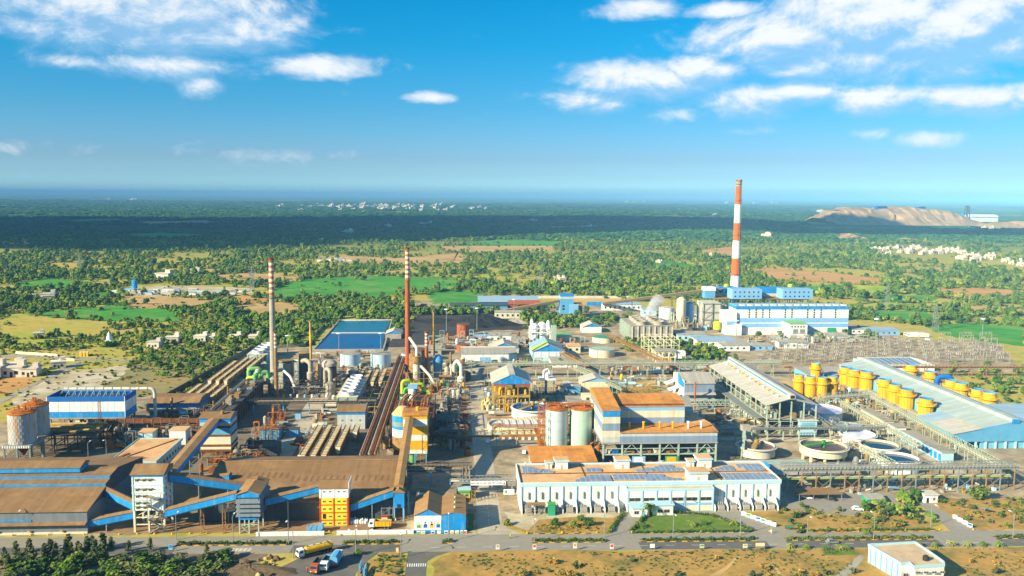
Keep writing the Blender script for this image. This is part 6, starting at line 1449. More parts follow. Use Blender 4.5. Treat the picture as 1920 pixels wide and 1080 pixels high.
def ytower_meshes():
 r=3.6
 body=MB().lathe(0,0,[(r,0),(r,6.6),(r*1.05,6.9)],24)
 ribs=MB()
 for k in range(16):a=2*pi*k/16;ribs.beam((r*1.01*cos(a),r*1.01*sin(a),.3),(r*1.01*cos(a),r*1.01*sin(a),6.5),.16)
 col=MB().lathe(0,0,[(r*1.02,6.5),(r*1.32,7.2),(r*1.32,7.9),(r*1.1,7.95)],24)
 rail=MB().tube([(r*1.3*cos(t),r*1.3*sin(t),8.9) for t in lsp(0,2*pi,25)],.06,4)
 for k in range(12):a=2*pi*k/12;rail.beam((r*1.3*cos(a),r*1.3*sin(a),7.9),(r*1.3*cos(a),r*1.3*sin(a),8.9),.08)
 neck=MB().lathe(0,0,[(r*.98,7.9),(r*.9,9.2),(r*.98,10.8),(r*.9,10.8),(r*.82,9.2)],24,cap=False)
 rim=MB().lathe(0,0,[(r*.9,10.82),(r*.84,10.2),(r*.8,9.6)],24,cap=False);fan=MB().lathe(0,0,[(r*.82,9.9),(.1,10.3)],24)
 stand=rects_frame(MB(),[r+.4,r+2.4],[-1.2,1.2],[0,2,4,6],.18)
 return[(body,'body','yellow'),(ribs,'ribs','yellow'),(col,'collar','yellow'),(rail,'railing','yellow'),(neck,'neck','yellow'),(rim,'fan_rim','blue'),(fan,'fan_disc','blue_deep'),(stand,'stair_frame','steel_green')]
YT_=[(m.mesh(n,mm),n) for m,n,mm in ytower_meshes()]
LT=[(200.4,485,'leftmost of the front cluster by the grey hall'),(205.2,479.5,'second of the front cluster by the grey hall'),(211.2,477,'third of the front cluster, with a white ladder'),(218.2,479.4,'rightmost of the front cluster by the grey hall'),(225.3,520,'standing alone behind the front cluster'),(240.6,510,'half hidden at the back end of the left row'),(242.3,502.6,'second from the back of the left row, white topped'),(247.2,497,'third from the back of the left row'),(247.4,474.6,'middle of the left row beside the roof'),(246.8,461.8,'third from the front of the left row'),(247.2,449.6,'second from the front of the left row'),(246.1,428,'nearest and largest of the left row'),(286,516.7,'farthest of the right row beyond the roof'),(286.4,495.3,'second from the back of the right row'),(285.5,471.3,'beside the blue duct in the right row'),(287.1,464.1,'just in front of the blue duct tower'),(286.8,447.9,'second from the front of the right row'),(288.6,440.1,'white topped, front end of the right row')]
for i,(x,y,lab) in enumerate(LT):
 T=thing('cooling_tower','yellow round cooling tower, '+lab,'cooling tower',(x,y,4),'yellow cooling towers')
 for me,n in YT_:
  if i<4 and n=='stair_frame':continue
  o=bpy.data.objects.new(n,me);COL.objects.link(o);o.parent=T
  if n=='fan_disc' and i in(6,17,4):o.data=me.copy();o.data.materials[0]=MATS['white_clean']
 if i<5:T.scale=(.82,.82,1.08)
 elif i<12:T.scale=(1.05,1.05,1.0)
 o=B(x-3.4,x+3.4,y-3.4,y+3.4,0,3.98).to('plinth','concrete',None);o.parent=T;o.matrix_parent_inverse=mathutils.Matrix.Translation((x,y,4)).inverted()
 if i<5:o.matrix_parent_inverse=mathutils.Matrix.Diagonal((1/.82,1/.82,1/1.08,1))@o.matrix_parent_inverse
 elif i<12:o.matrix_parent_inverse=mathutils.Matrix.Diagonal((1/1.05,1/1.05,1,1))@o.matrix_parent_inverse
T=thing('blue_duct','blue arched duct among the right row of yellow towers','duct',(292,478,0));MB().tube(bend([(284,484,0),(284,484,14),(292,482,14.5),(292,482,0)],3),1.6,10).to('duct','blue_deep',T)
T=thing('solar_shelter','low white building with a dark solar roof behind the cell house','building',(305,572,0));B(283,330,566,590,0,4.6).to('wall','white',T);MB().sheet([(283.5,566.5,4.9),(324,566.5,4.9),(324,586,6.2),(283.5,586,6.2)],.1).to('roof','white',T)
for i in range(9):MB().sheet([(286+i*4,568,5.2),(289.4+i*4,568,5.2),(289.4+i*4,584,6.25),(286+i*4,584,6.25)],.06).to('solar_strip','panel',T)
# -- switchyard
struct(MB().flat([(200,585),(395,570),(455,690),(255,690)],.08).to('gravel_yard','yard'))
pm_=MB()
for x in(-5,5):
 for s in(-.4,.4):pm_.beam((x+s,0,0),(x+s*.4,0,9),.13)
 for k in range(6):pm_.beam((x-.35+.05*k,0,k*1.5),(x+.35-.05*k,0,k*1.5+1.5),.07)
pm_.beam((-5,0,8.6),(5,0,8.6),.3,.25);pm_.beam((-5,0,9.3),(5,0,9.3),.1)
for k in range(8):pm_.beam((-5+k*1.25,0,8.6),(-4.4+k*1.25,0,9.3),.06)
PORT=pm_.mesh('lattice','pipe_grey');ins=MB();[ins.lathe(x,0,[(.16,7.2),(.22,7.6),(.12,8.5)],6) for x in(-3,0,3)];INS=ins.mesh('insulators','insulator')
brk=MB();[brk.lathe(x,0,[(.12,0),(.12,2.2)],6) for x in(-1.4,0,1.4)];brk.beam((-1.6,0,2.2),(1.6,0,2.2),.25);BRK=brk.mesh('stand','steel_dark');bi=MB();[bi.lathe(x,0,[(.26,2.3),(.3,2.9),(.18,4.2)],6) for x in(-1.4,0,1.4)];BI=bi.mesh('insulators','insulator')
random.seed(70)
for r in range(7):
 y=592+r*14.5;x0=206+(y-585)*.5;x1=392+(y-570)*.48
 n=11
 for k in range(n):
  x=x0+8+(x1-x0-14)*k/(n-1)
  if r in(0,2,4,6) or k%2:
   T=thing('switchyard_gantry','grey lattice gantry of the switchyard, row %s from the front'%ORD[r],'gantry',(x,y,0),'switchyard gantries row %s'%ORD[r])
   for me,nm in((PORT,'lattice'),(INS,'insulators')):o=bpy.data.objects.new(nm,me);COL.objects.link(o);o.parent=T
 for k in range(20):
  x=x0+6+(x1-x0-10)*k/19+random.uniform(-1,1)
  T=thing('circuit_breaker','grey breaker stand with white insulators, switchyard row %s'%ORD[r],'switchgear',(x,y+6+random.uniform(-1.5,1.5),0),'switchgear row %s'%ORD[r])
  for me,nm in((BRK,'stand'),(BI,'insulators')):o=bpy.data.objects.new(nm,me);COL.objects.link(o);o.parent=T
# -- office, carport, kiosk on the right front
T=thing('office_block','white flat-roofed office with a dusty roof and water tank at bottom right','building',(150,258,0))
T.location=(137.5,267,0)
V=lambda a,b:None
ob=[]
P_=[G(1629,1021,6),G(1690,1056,6),G(1705,1054,6),G(1714,1062,6),G(1771,1058,6),G(1770,1053,6),G(1752,1040,6),G(1716,1016,6)]
mb=MB();n=len(P_);cx_=sum(p[0] for p in P_)/n;cy_=sum(p[1] for p in P_)/n
def ring(s,z):return[(cx_+(p[0]-cx_)*s,cy_+(p[1]-cy_)*s,z) for p in P_]
mb._add(ring(1,0)+ring(1,5.4),[(k,(k+1)%n,n+(k+1)%n,n+k) for k in range(n)]);mb.to('wall','white',T)
mb=MB();mb._add(ring(1.02,5.3)+ring(1.02,6.2)+ring(.96,6.2)+ring(.96,5.6),[(k,(k+1)%n,n+(k+1)%n,n+k) for k in range(n)]+[(n+k,n+(k+1)%n,2*n+(k+1)%n,2*n+k) for k in range(n)]+[(2*n+k,2*n+(k+1)%n,3*n+(k+1)%n,3*n+k) for k in range(n)]);mb.to('parapet','aqua',T)
MB().face(ring(.965,5.65)).to('roof','roof_dusty',T)
for k in range(6):
 a,b=P_[0],P_[1];t=(k+.5)/6;x=a[0]+(b[0]-a[0])*t;y=a[1]+(b[1]-a[1])*t;dx,dy=nrm([b[0]-a[0],b[1]-a[1],0])[:2]
 MB().beam((x+dy*.1,y-dx*.1,0),(x+dy*.1,y-dx*.1,5.25),.5).to('pilaster','aqua_deep',T)
for k in range(4):
 a,b=P_[3],P_[4];t=(k+.5)/4;window(T,a[0]+(b[0]-a[0])*t,min(a[1],b[1])-.15,3.8,1.4,.5)
window(T,(P_[1][0]+P_[2][0])/2,P_[1][1]-.4,1.2,1.6,1.6)
wt=G(1736,1046,6.4);Tt=thing('water_tank','black plastic water tank on the office roof','tank',(wt[0],wt[1],5.65));MB().lathe(wt[0],wt[1],[(.95,5.66),(.95,6.9),(.5,7.3),(.2,7.4)],16).to('shell','dark',Tt,smooth=True)
T=thing('carport','long car shelter with brown sheet roof before the front pipe rack','carport',(143,322,0));MB().sheet([(134,319.5,2.8),(152.4,319.5,2.8),(150.4,325.5,3.4),(133,325.5,3.4)],.12).to('roof','roof_brown',T)
for x in(134.4,140.2,146.2,151.6):B(x-.1,x+.1,319.8,320,0,2.8).to('post','steel',T);B(x-.9,x-.7,325,325.2,0,3.2).to('post','steel',T)
T=thing('kiosk','small white flat-roofed kiosk beside the right side road','building',(186,316,0));B(183.4,188.8,315.8,320.4,0,3.2).to('wall','white',T);B(183,189.2,315.4,320.8,3.2,3.55).to('roof','concrete_pale',T);window(T,187.2,315.8,1.2,.8,.9);B(184.2,185.1,315.7,315.78,0,2.1).to('door','dark',T)
# -- power plant
T=thing('turbine_hall','large white and blue turbine hall of the power plant under the striped chimney','building',(290,745,0))
X0,X1,Y0,Y1=240,340.5,723,744
for z0,z1,m in((0,6.5,'white'),(6.5,9.8,'blue_light'),(9.8,10.6,'white'),(10.6,14.6,'blue_light'),(14.6,22.4,'white')):B(X0,X1,Y0,Y1,z0,z1).to('wall',m,T)
B(X0-.3,X1+.3,Y0-.3,Y1+.3,22.4,25).to('fascia','blue',T);B(X0,X1,Y0,Y1,25.0,25.3).to('roof','roof_bluegrey',T)
for i in range(14):B(X0+4+i*7,X0+8+i*7,Y0+1,Y0+5,25.3,26.3).to('roof_vent','cream',T)
for x in(251,257,263,269,283,289,303,309,315,328):
 for z in(14.9,16.9,18.9,20.9):B(x,x+1.2,Y0-.1,Y0-.01,z,z+1.4).to('window','dark',T)
B(X0-9,X0-.01,Y0-2,Y1-3,0,20).to('stair_wing','white',T);B(X0-9.02,X0-.02,Y0-2.08,Y0-2.01,9,12).to('band','blue_light',T);B(X0-2,X0+4,Y0-4,Y0-2.1,0,10).to('porch','white',T)
B(322,330,Y0-.1,Y0-.01,0,6).to('roller_door','teal_green',T)
T=thing('annex','white control annex with square windows against the turbine hall front','building',(305,716,0));B(281,296.5,705,722.9,0,12).to('wall','white',T);B(280.6,296.9,704.6,722.9,12,12.6).to('roof','green_duct',T)
for k in range(5):window(T,283+k*2.6,705,9.2,1.2,1.2)
for k in range(2):B(284+k*6,288.4+k*6,704.9,704.99,3.6,7.6).to('louvre','steel',T)
T=thing('boiler_house','open steel boiler house with blue and pale roof boxes before the striped chimney','building',(265,800,0))
rects_frame(MB(),lsp(240,328,13),[782,795,808],[0,8,16,24],.6).to('frame','steel',T)
for x0,x1,m in((238,330,'concrete'),):B(x0,x1,781,809,24,24.5).to('deck','rust_pale',T)
for(x0,x1,z0,z1,m) in((237,266,27.5,33,'blue'),(288,312,27.5,32.5,'blue')):B(x0,x1,800,815,z0,z1).to('upper_box',m,T);B(x0,x1,800.1,814.9,24.5,z0).to('lower_box','concrete_pale',T)
for(x0,x1) in((254,282),(302,331)):
 B(x0,x1,778,794,24.6,33.8).to('clad_box','blue_light',T)
 for k in range(6):
  for z in(26.5,30.5):B(x0+2+k*4.4,x0+3.3+k*4.4,777.88,777.99,z,z+1.3).to('window','dark',T)
for(x,y,r,z0,z1,m) in((248,785,4,0,18,'concrete_pale'),(276,790,3,3,20,'steel_dark'),(292,790,5,2,18,'concrete'),(318,790,3,2,18,'steel_dark')):MB().lathe(x,y,[(r*.4,z0),(r,z0+4),(r,z1),(r*.6,z1+1)],14).to('vessel',m,T)
B(224,240,768,790,0,22).to('precipitator','concrete_pale',T);rects_frame(MB(),[223,232,241],[767,779],[0,7,14,22],.5).to('precipitator_frame','steel',T)
for x,y in((257,806),(320,806)):MB().lathe(x,y,[(2.6,33),(2.6,35),(1.5,36)],12).to('yellow_tank','lime',T)
T=thing('chimney','very tall red and white striped power plant chimney','chimney',(272,830,0));x,y,h=274,832,138;r0,r1=5.6,2.7
rr=lambda z:r0+(r1-r0)*(z/h)**.8
def zpx(py):
 lo,hi=0.,200.
 for _ in range(50):
  m=(lo+hi)/2
  if PX(x,y,m)[1]>py:lo=m
  else:hi=m
 return lo
edges=[0]+[zpx(p) for p in(517,484,451,418,383,349)]+[zpx(340)]
for i,c in enumerate((W_,R_,W_,R_,W_,R_,'concrete')):
 a,b=edges[i],edges[i+1];MB().cyl(x,y,a,b,rr(a),rr(b),n=28,cap=(i==6)).to('band',c,T,smooth=True)
MB().cyl(x,y,edges[-1],zpx(337),rr(edges[-1])+.5,n=28).to('crown','rust_pale',T)
for z in(edges[1]+2,edges[3]+6,edges[5]+4,edges[-1]-3):ring_walk(T,x,y,z,rr(z),1.0,'concrete')
mb=MB();mb.beam((x+2,y-rr(0),0),(x+1.2,y-rr(130)-.3,132),.35);mb.to('ladder','steel',T)
gallery('long dark coal conveyor rising across to the slim blue tower',(150,880,6),(233,797,29),3,2.2,'steel_dark','rust_pale',(.12,.3,.5,.7,.88),lm='steel_dark')
gallery('lower coal conveyor from the trees up to the blue crusher house',(40,850,2),(97,828,15.5),2.6,2,'steel_dark','rust_pale',(.5,.8),lm='steel_dark')
T=thing('transfer_tower','slim tall steel tower with a light blue cabin at the conveyor head','tower',(236,795,0));rects_frame(MB(),[232,240],[790,798],[0,6,12,18,24,29],.45).to('frame','steel',T);B(231,241,789,799,24,31).to('cabin','blue_wall',T);B(230.6,241.4,788.6,799.4,31,34.5).to('upper_cabin','white',T);B(243,245,792,794,29,37).to('vent','steel',T)
gallery('short coal conveyor from the slim blue tower into the boiler house',(241,796,28),(254,802,30),2.6,2,'steel_dark','rust_pale')
T=thing('crusher_house','bright blue coal crusher house rising above the trees','building',(106,828,0));B(98,111,824,838,4,19).to('wall','blue_wall',T);B(98,111,824,838,19,21.6).to('top_band','cladding_pale',T);B(97.7,111.3,823.7,838.3,21.6,23.2).to('roof','blue',T);B(111.01,120,826,838,6,14).to('wing','rust_pale',T);B(107,115.5,822,823.9,1,14).to('front_bay','blue_light',T);B(95.5,118,825,836,0,5).to('base','blue_wall',T)
for z in(8,11):B(100,102,823.88,823.99,z,z+2).to('window','dark',T)
T=thing('cooling_tower','concrete block cooling tower with squat fan cylinders and steam','cooling tower',(160,705,0))
X0,X1,Y0,Y1=141,177,692,735
B(X0,X1,Y0,Y1,3,12.5).to('casing','concrete',T);B(X0-.4,X1+.4,Y0-.4,Y1+.4,12.5,13).to('deck','concrete',T)
for k in range(9):B(X0-1.2,X0-.01,Y0+1+k*5,Y0+2+k*5,0,12.4).to('buttress','steel_green',T)
for k in range(8):B(X0+1+k*4.8,X0+2+k*4.8,Y0-.8,Y0-.01,0,12.4).to('buttress','concrete_pale',T)
for i in range(2):
 for j in range(4):cx,cy=151+i*15,697+j*10.5;MB().lathe(cx,cy,[(4.6,13),(4.1,14.4),(4.5,16.2),(4.2,16.2),(3.8,14.4),(4.2,13.2)],20,cap=False).to('fan_stack','concrete',T,smooth=True);MB().lathe(cx,cy,[(3.9,14),(.2,14.4)],12).to('fan','steel_dark',T)
B(X0+1,X1-1,Y0+1,Y1-1,0,3).to('basin','steel_dark',T)
def steam():
 m=bpy.data.materials.new('steam');m.use_nodes=True;nt=m.node_tree;nt.nodes.clear();N=nt.nodes.new;L=nt.links.new
 v=N('ShaderNodeVolumePrincipled');v.inputs['Color'].default_value=(.95,.96,1,1);out=N('ShaderNodeOutputMaterial');L(v.outputs[0],out.inputs['Volume'])
 v.inputs['Density'].default_value=.07;v.inputs['Anisotropy'].default_value=-.45
 MATS['steam']=m
steam()
random.seed(4)
for i in range(7):
 cx,cy=156+i*2.6,704+i*4;cz=19+i*1.7;rad=3.2+i*.55
 mb=MB();mb.lathe(cx,cy,[(rad*.3,cz-rad*.9),(rad*.85,cz-rad*.45),(rad,cz),(rad*.8,cz+rad*.5),(rad*.25,cz+rad*.9)],14)
 o=mb.to('steam_puff','steam',smooth=True);o['kind']='stuff';o['label']='white steam rising from the concrete cooling tower';o['category']='steam'
tank('tall cream silo on legs between the cooling tower and power plant',205.5,777,4.2,21,'cream','cream',3,'silo',None,3.0,False)
tank('grey-blue silo beside the tall cream silo',216,785,4.0,17,'blue_light','steel',3,'silo',None,2.4,False)
tank('squat white water tank behind the cooling tower',203,822,7.5,11,'tank_white','concrete_pale',0,'storage_tank',None,.8)
tank('small lime-yellow vessel beside the turbine hall stair wing',227,735,3.2,6.5,'lime','lime',3,'storage_tank',None,1.0,False)
BL=[(180,205,690,705,5.5,'aqua','roof_grey','pale blue-walled flat building right of the concrete cooling tower'),(190,222,664,684,4.6,'white','roof_bluegrey','long white low building with blue-grey roof before the cooling tower'),(212,230,655,672,4,'white','roof_grey','small white block left of the turbine hall forecourt'),(204,226,645,656,4.2,'white','roof_grey','white hut row beside the thicket and switchyard'),(228,245,648,658,3.6,'blue_light','roof_grey','blue-fronted hut beside the white hut row'),(253,277,655,664,4.8,'white','roof_grey','white gabled hut alone above the switchyard'),(182,196,835,845,7,'aqua','roof_bluegrey','pale hut behind the cooling tower steam'),(222,240,815,825,6,'white','roof_bluegrey','white box building at the foot of the boiler house'),(150,190,880,892,6,'white','roof_bluegrey','long pale shed behind the coal conveyor'),(34,60,822,832,6,'cream','roof_grey','cream shed with two doors at the end of the coal heap'),(24,42,690,702,5,'white','roof_grey','white-walled store below the white evaporator tower'),(12,26,700,708,2.6,'tank_white','roof_bluegrey','low white tank shed behind the orange tank'),(42,52,668,684,4.6,'concrete_pale','roof_grey','stained concrete store left of the white evaporator'),(82,92,640,650,5,'cream','roof_terracotta','small cream hut among the clarifiers'),(-40,-14,632,646,4.5,'concrete','roof_grey','low grey shed behind the tall rusty chimney'),(64,82,585,603,3.4,'white','roof_grey','white flat store right of the blue-gabled shed'),(345,372,726,740,4,'white','roof_grey','white store at the right end of the turbine hall'),(310,330,692,708,3.4,'white','roof_grey','low white store before the turbine hall right end'),(358,385,718,732,4,'blue_light','roof_bluegrey','blue lean-to roof beyond the turbine hall')]
for(x0,x1,y0,y1,h,wm,rm,lab) in BL:
 T=thing('outbuilding',lab,'building',((x0+x1)/2,y0,0));B(x0,x1,y0,y1,0,h).to('wall',wm,T);MB().sheet([(x0-.4,y0-.4,h+.15),(x1+.4,y0-.4,h+.15),(x1+.4,y1+.4,h+.9),(x0-.4,y1+.4,h+.9)],.2).to('roof',rm,T)
 for k in range(max(1,int((x1-x0)/5))):B(x0+1.4+k*5,x0+3.2+k*5,y0-.08,y0-.005,h*.35,h*.7).to('window','glass',T)
T=thing('shed','shed with patchwork blue and green roof and blue gable in mid plant','shed',(64,612,0));shed(T,53,76,608,642,7,12,'y','roof_grey_y','aqua','blue');MB().sheet([(52.3,642,7.22),(52.3,607.4,7.22),(64.4,607.4,12.3),(64.4,642,12.3)],.04).to('roof_patch','roof_bluegrey',T);MB().sheet([(52.2,622,7.3),(52.2,610,7.3),(64.4,610,12.4),(64.4,622,12.4)],.04).to('roof_patch','lime',T)
for k in range(4):B(54+k*5.6,58.6+k*5.6,607.9,607.99,2.6,6.6).to('panel','white',T)
T=thing('shed','grey-roofed shed with a small blue gable left of the patchwork roof','shed',(33,632,0));shed(T,22,44,630,650,5,9.5,'y','roof_grey_y','concrete_pale','blue')
T=thing('long_store','long white store with grey roof and blue striped front in mid plant','building',(20,605,0));B(1,40.5,603,622,0,6.4).to('wall','white',T);MB().sheet([(.5,602.5,6.6),(41,602.5,6.6),(41,622.5,7.6),(.5,622.5,7.6)],.2).to('roof','roof_grey',T);B(14,22,602.9,602.99,.5,4).to('panel','blue_light',T);B(0,41,622.5,623,7.6,8.4).to('parapet','concrete_pale',T)
T=thing('shed','small white shed with blue gable beside the trees near the cooling tower','shed',(115,735,0));shed(T,107.5,124,735,752,5,8.4,'y','roof_grey_y','white','blue')
for i,(xx,yy,r,h,m,top,lab) in enumerate(((2.6,720,5.4,10,'rust_red','rust','rust-orange tank standing by the coal yard'),(2.4,650,5.0,5,'rust_red','rust','squat rust-orange tank near the second acid plant'),(84,700,9.5,4.6,'cream','green_duct','wide cream clarifier with pale green top beside the evaporator'),(118,690,9,4,'cream','teal_green','cream clarifier with pale green water beyond the ochre bridge'),(106.5,628,9.6,5.6,'cream','steel_green','front cream clarifier beside the ochre pipe bridge'))):
 tank(lab,xx,yy,r,h,m,top,group='tanks in the middle of the plant',dome=.1)
T=thing('evaporator','white evaporator tower of stacked platforms and vessels, dusted white','process plant',(64,680,0));rects_frame(MB(),[56,64,72],[674,684],[0,5,10,14],.5).to('frame','white',T)
for(xx,yy,r,z0,z1) in((60,678,3,0,17),(66,680,3.4,3,18),(71,678,1.6,8,19.5),(58,682,1.4,10,20)):MB().lathe(xx,yy,[(r,z0),(r,z1-1.5),(r*.4,z1)],14).to('vessel','white_clean',T,smooth=True)
B(73,77,672,677,0,16).to('stair_tower','steel_green',T);B(54,74,673.6,674,9.8,10.6).to('deck','white',T)
T=thing('open_structure','open steel skeleton structure beside the thicket','structure',(150,616,0));rects_frame(MB(),lsp(139,162,5),[615,630,640],[0,5,10,14.5],.4,False).to('frame','cream',T)
for k in range(8):MB().cyl(141+k*2.6,622,0,6,.9,n=8).to('vessel','lime' if k%2 else 'pipe_white',T)
T=thing('pump_house','grey-roofed open pump house with a white curved stair beside it','building',(150,602,0));rects_frame(MB(),lsp(141,155,4),[599,608],[0,4.4,8.6],.5,False).to('frame','white',T);B(140,156,598,609,8.6,9).to('roof','roof_grey',T);B(156.2,163,600,606,3,8.2).to('stair_house','white',T);[MB().cyl(142.5+k*3.4,603,0,4,1.1,n=8).to('pump','yellow',T) for k in range(4)]
T=thing('coal_shed','long shed with blue-grey roof and blue side at the back of the coal yard','shed',(50,905,0));B(20,84,905,930,0,6).to('wall','blue',T);MB().sheet([(19,904,6.2),(85,904,6.2),(85,931,9.4),(19,931,9.4)],.3).to('roof','roof_bluegrey',T)
T=thing('coal_shed','rust-red sheeted shed in front of the blue-grey roof','shed',(68,893,0));B(52,84,892,903,0,5).to('wall','rust_red',T);MB().sheet([(51,891,5.2),(85,891,5.2),(85,903.5,8),(51,903.5,8)],.3).to('roof','rust_red',T)
T=thing('coal_shed','low dark shed with a blue edge left of the rust-red shed','shed',(0,890,0));B(-10,50,890,902,0,4).to('wall','blue_wall',T);MB().sheet([(-11,889,4.2),(51,889,4.2),(51,903,5.6),(-11,903,5.6)],.3).to('roof','cladding_dark',T)
T=thing('fence','bright blue sheet fence beyond the crusher house','fence',(160,920,0));[B(138+k*6,143.7+k*6,919,919.4,0,4.2).to('sheet','blue',T) for k in range(8)]
struct(MB().flat([(130,925),(190,925),(200,985),(120,985)],.2).to('earth_yard','sand'))
T=thing('wall','pale boundary wall beyond the sandy yard','wall',(130,985,0));B(60,205,984,985,0,3).to('wall','concrete_pale',T)
def heap(label,x,y,rx,ry,h,m,name='coal_heap',seed=0):
 random.seed(seed);mb=MB();nr,na=8,36;vs=[];fs=[]
 for i in range(nr+1):
  q=i/nr
  for k in range(na):
   a=2*pi*k/na;j=1+.12*sin(3*a+seed)+.08*sin(7*a+seed*2)
   vs.append((x+rx*q*j*cos(a),y+ry*q*j*sin(a),max(0,h*(1-q**1.3)*(1+random.uniform(-.1,.1))) if i<nr else-.1))
 for i in range(nr):
  for k in range(na):l=(k+1)%na;fs.append((i*na+k,(i+1)*na+k,(i+1)*na+l,i*na+l))
 mb._add(vs,fs);o=mb.to(name,m);tag(o,label,'heap');return o
heap('large black coal heap in the coal yard',18,780,34,16,10.5,'coal',seed=1);heap('smaller black coal heap behind on the left',-38,862,13,10,9,'coal',seed=2);heap('low grey ash heap right of the coal heap',52,795,14,10,4,'concrete','ash_heap',seed=3);heap('flat black coal bed left of the big heap',-20,800,22,14,3.5,'coal',seed=5)
# -- lattice pylons and masts
def pylon_mesh(h):
 mb=MB();w=h*.16
 L_=lambda z:w*(1-z/h)**.9*.5+.25
 for sx in(-1,1):
  for sy in(-1,1):
   zs=lsp(0,h,9)
   for a,b in zip(zs,zs[1:]):mb.beam((sx*L_(a),sy*L_(a),a),(sx*L_(b),sy*L_(b),b),.28)
 zs=lsp(0,h*.92,10)
 for a,b in zip(zs,zs[1:]):
  for s in(-1,1):
   mb.beam((-L_(a),s*L_(a),a),(L_(b),s*L_(b),b),.16);mb.beam((L_(a),s*L_(a),a),(-L_(b),s*L_(b),b),.16);mb.beam((s*L_(a),-L_(a),a),(s*L_(b),L_(b),b),.16)
 arms=MB()
 for z,l in((h*.62,h*.2),(h*.75,h*.17),(h*.87,h*.14)):arms.beam((-l,0,z),(l,0,z),.3);arms.beam((-l,0,z),(0,0,z+1.6),.16);arms.beam((l,0,z),(0,0,z+1.6),.16)
 return mb.mesh('lattice','steel'),arms.mesh('cross_arms','steel')
PYM=pylon_mesh(30)
for i,(x,y,s,lab) in enumerate(((100.3,1058.7,1.0,'lattice pylon above the trees near the middle'),(-255.5,1061,1.0,'lattice pylon by the quarry yard left of the first tall chimney'),(-560,1290,.95,'distant lattice pylon at the left among dark trees'),(471.6,910,.85,'lattice pylon beyond the yellow field on the right'),(431.3,743,.85,'lattice pylon at the right end of the switchyard wall'))):
 T=thing('power_pylon',lab,'pylon',(x,y,0),'power line pylons')
 for me,nm in zip(PYM,('lattice','cross_arms')):o=bpy.data.objects.new(nm,me);COL.objects.link(o);o.parent=T
 T.scale=(s,s,s)
mm=MB().cyl(0,0,0,22,.28,.16,n=8).mesh('pole','steel');mh=MB().lathe(0,0,[(1.6,21.4),(1.6,22.0),(.3,22.3)],10).mesh('lamp_ring','white_clean')
for i,(x,y,s,lab) in enumerate(((324,640,1.2,'tall floodlight mast in the switchyard, left one'),(330,577,.95,'floodlight mast behind the cell house roof'),(244,588,.7,'floodlight mast beside the grey hall back'),(448,699,.8,'floodlight mast at the far right of the switchyard'),(-93,655,.6,'lamp mast at the near edge of the pond'),(-61,655,.6,'lamp mast at the right corner of the pond'),(-130,645,.6,'lamp mast beside the left fan cooling tower'),(-12,745,.9,'lamp mast at the left of the coal heap'),(52,815,.9,'lamp mast in the coal yard middle'),(15,752,.9,'lamp mast before the coal heap'),(170,700,.7,'lamp mast in front of the concrete cooling tower'),(-52,860,1.0,'lamp mast beyond the ponds'),(230,690,.8,'lamp mast before the turbine hall'))):
 T=thing('light_mast',lab,'light mast',(x,y,0),'floodlight masts')
 for me,nm in((mm,'pole'),(mh,'lamp_ring')):o=bpy.data.objects.new(nm,me);COL.objects.link(o);o.parent=T
 T.scale=(1.2,1.2,s)
# -- houses and villages
hm=[MB().box(-4,4,-3.5,3.5,0,4).mesh('wall','village_wall'),MB().box(-4.3,4.3,-3.8,3.8,4,4.4).box(1,3.6,0,3.4,4.4,6.4).mesh('roof','village_wall'),MB().box(-2.8,-1.6,-3.6,-3.49,1.2,2.6).box(1.2,2.4,-3.6,-3.49,1.2,2.6).box(-.5,.5,-3.6,-3.49,0,2.2).mesh('openings','dark')]
def house(x,y,label,group,s=1.0,rz=0,sz=1.0,name='house'):
 T=thing(name,label,'house',(x,y,0),group);T.rotation_euler=(0,0,rz);T.scale=(s,s,s*sz)
 for me,nm in zip(hm,('wall','roof','openings')):o=bpy.data.objects.new(nm,me);COL.objects.link(o);o.parent=T
random.seed(55)
for(x,y,s) in((-236,668,1.2),(-230,692,1.2),(-209,696,1.2),(-202,697,1.0),(-182,696,1.2),(-166,696,1.2),(-158,697,1.0)):house(x,y,'cream flat-roofed house of the row beyond the dry slope','houses beyond the dry slope',s,random.uniform(-.1,.1))
for(x,y,s,rz) in((-302,562,1.8,.1),(-290,566,1.6,.1),(-280,566,1.3,.1),(-296,575,1.5,.1),(-274,592,1.1,.4)):house(x,y,'white flat-roofed hut by the road at the far left','huts by the left road',s,rz)
for(x,y) in((-346,716),):house(x,y,'small pale farmhouse among the scrub at left','farmhouses left',1.0,random.uniform(0,1))
vp=[(1660,470),(1700,466),(1740,470),(1780,475),(1820,480),(1860,488)]
for k in range(95):
 px=random.uniform(1645,1862) if k<84 else random.uniform(1870,1922);base=np.interp(px,[1645,1700,1760,1800,1860,1920],[470,466,471,477,485,497]);py=base+random.uniform(-5,9)*(1 if 1665<px<1840 else .4)
 x,y=G(px,py);house(x,y,'pale flat-roofed house in the village on the right','village houses on the right',random.uniform(.7,1.5),random.uniform(-.6,.6),random.uniform(.8,1.3))
for k in range(105):
 px=random.gauss(730,70) if k<80 else random.uniform(500,900);py=389+random.gauss(0,3.2)*(1 if k<80 else .5)+(px-700)*.004;x,y=G(px,py)
 house(x,y,'white house of the distant town near the horizon','distant town houses',random.uniform(2.0,4.2),random.uniform(-.5,.5),random.uniform(.8,1.5))
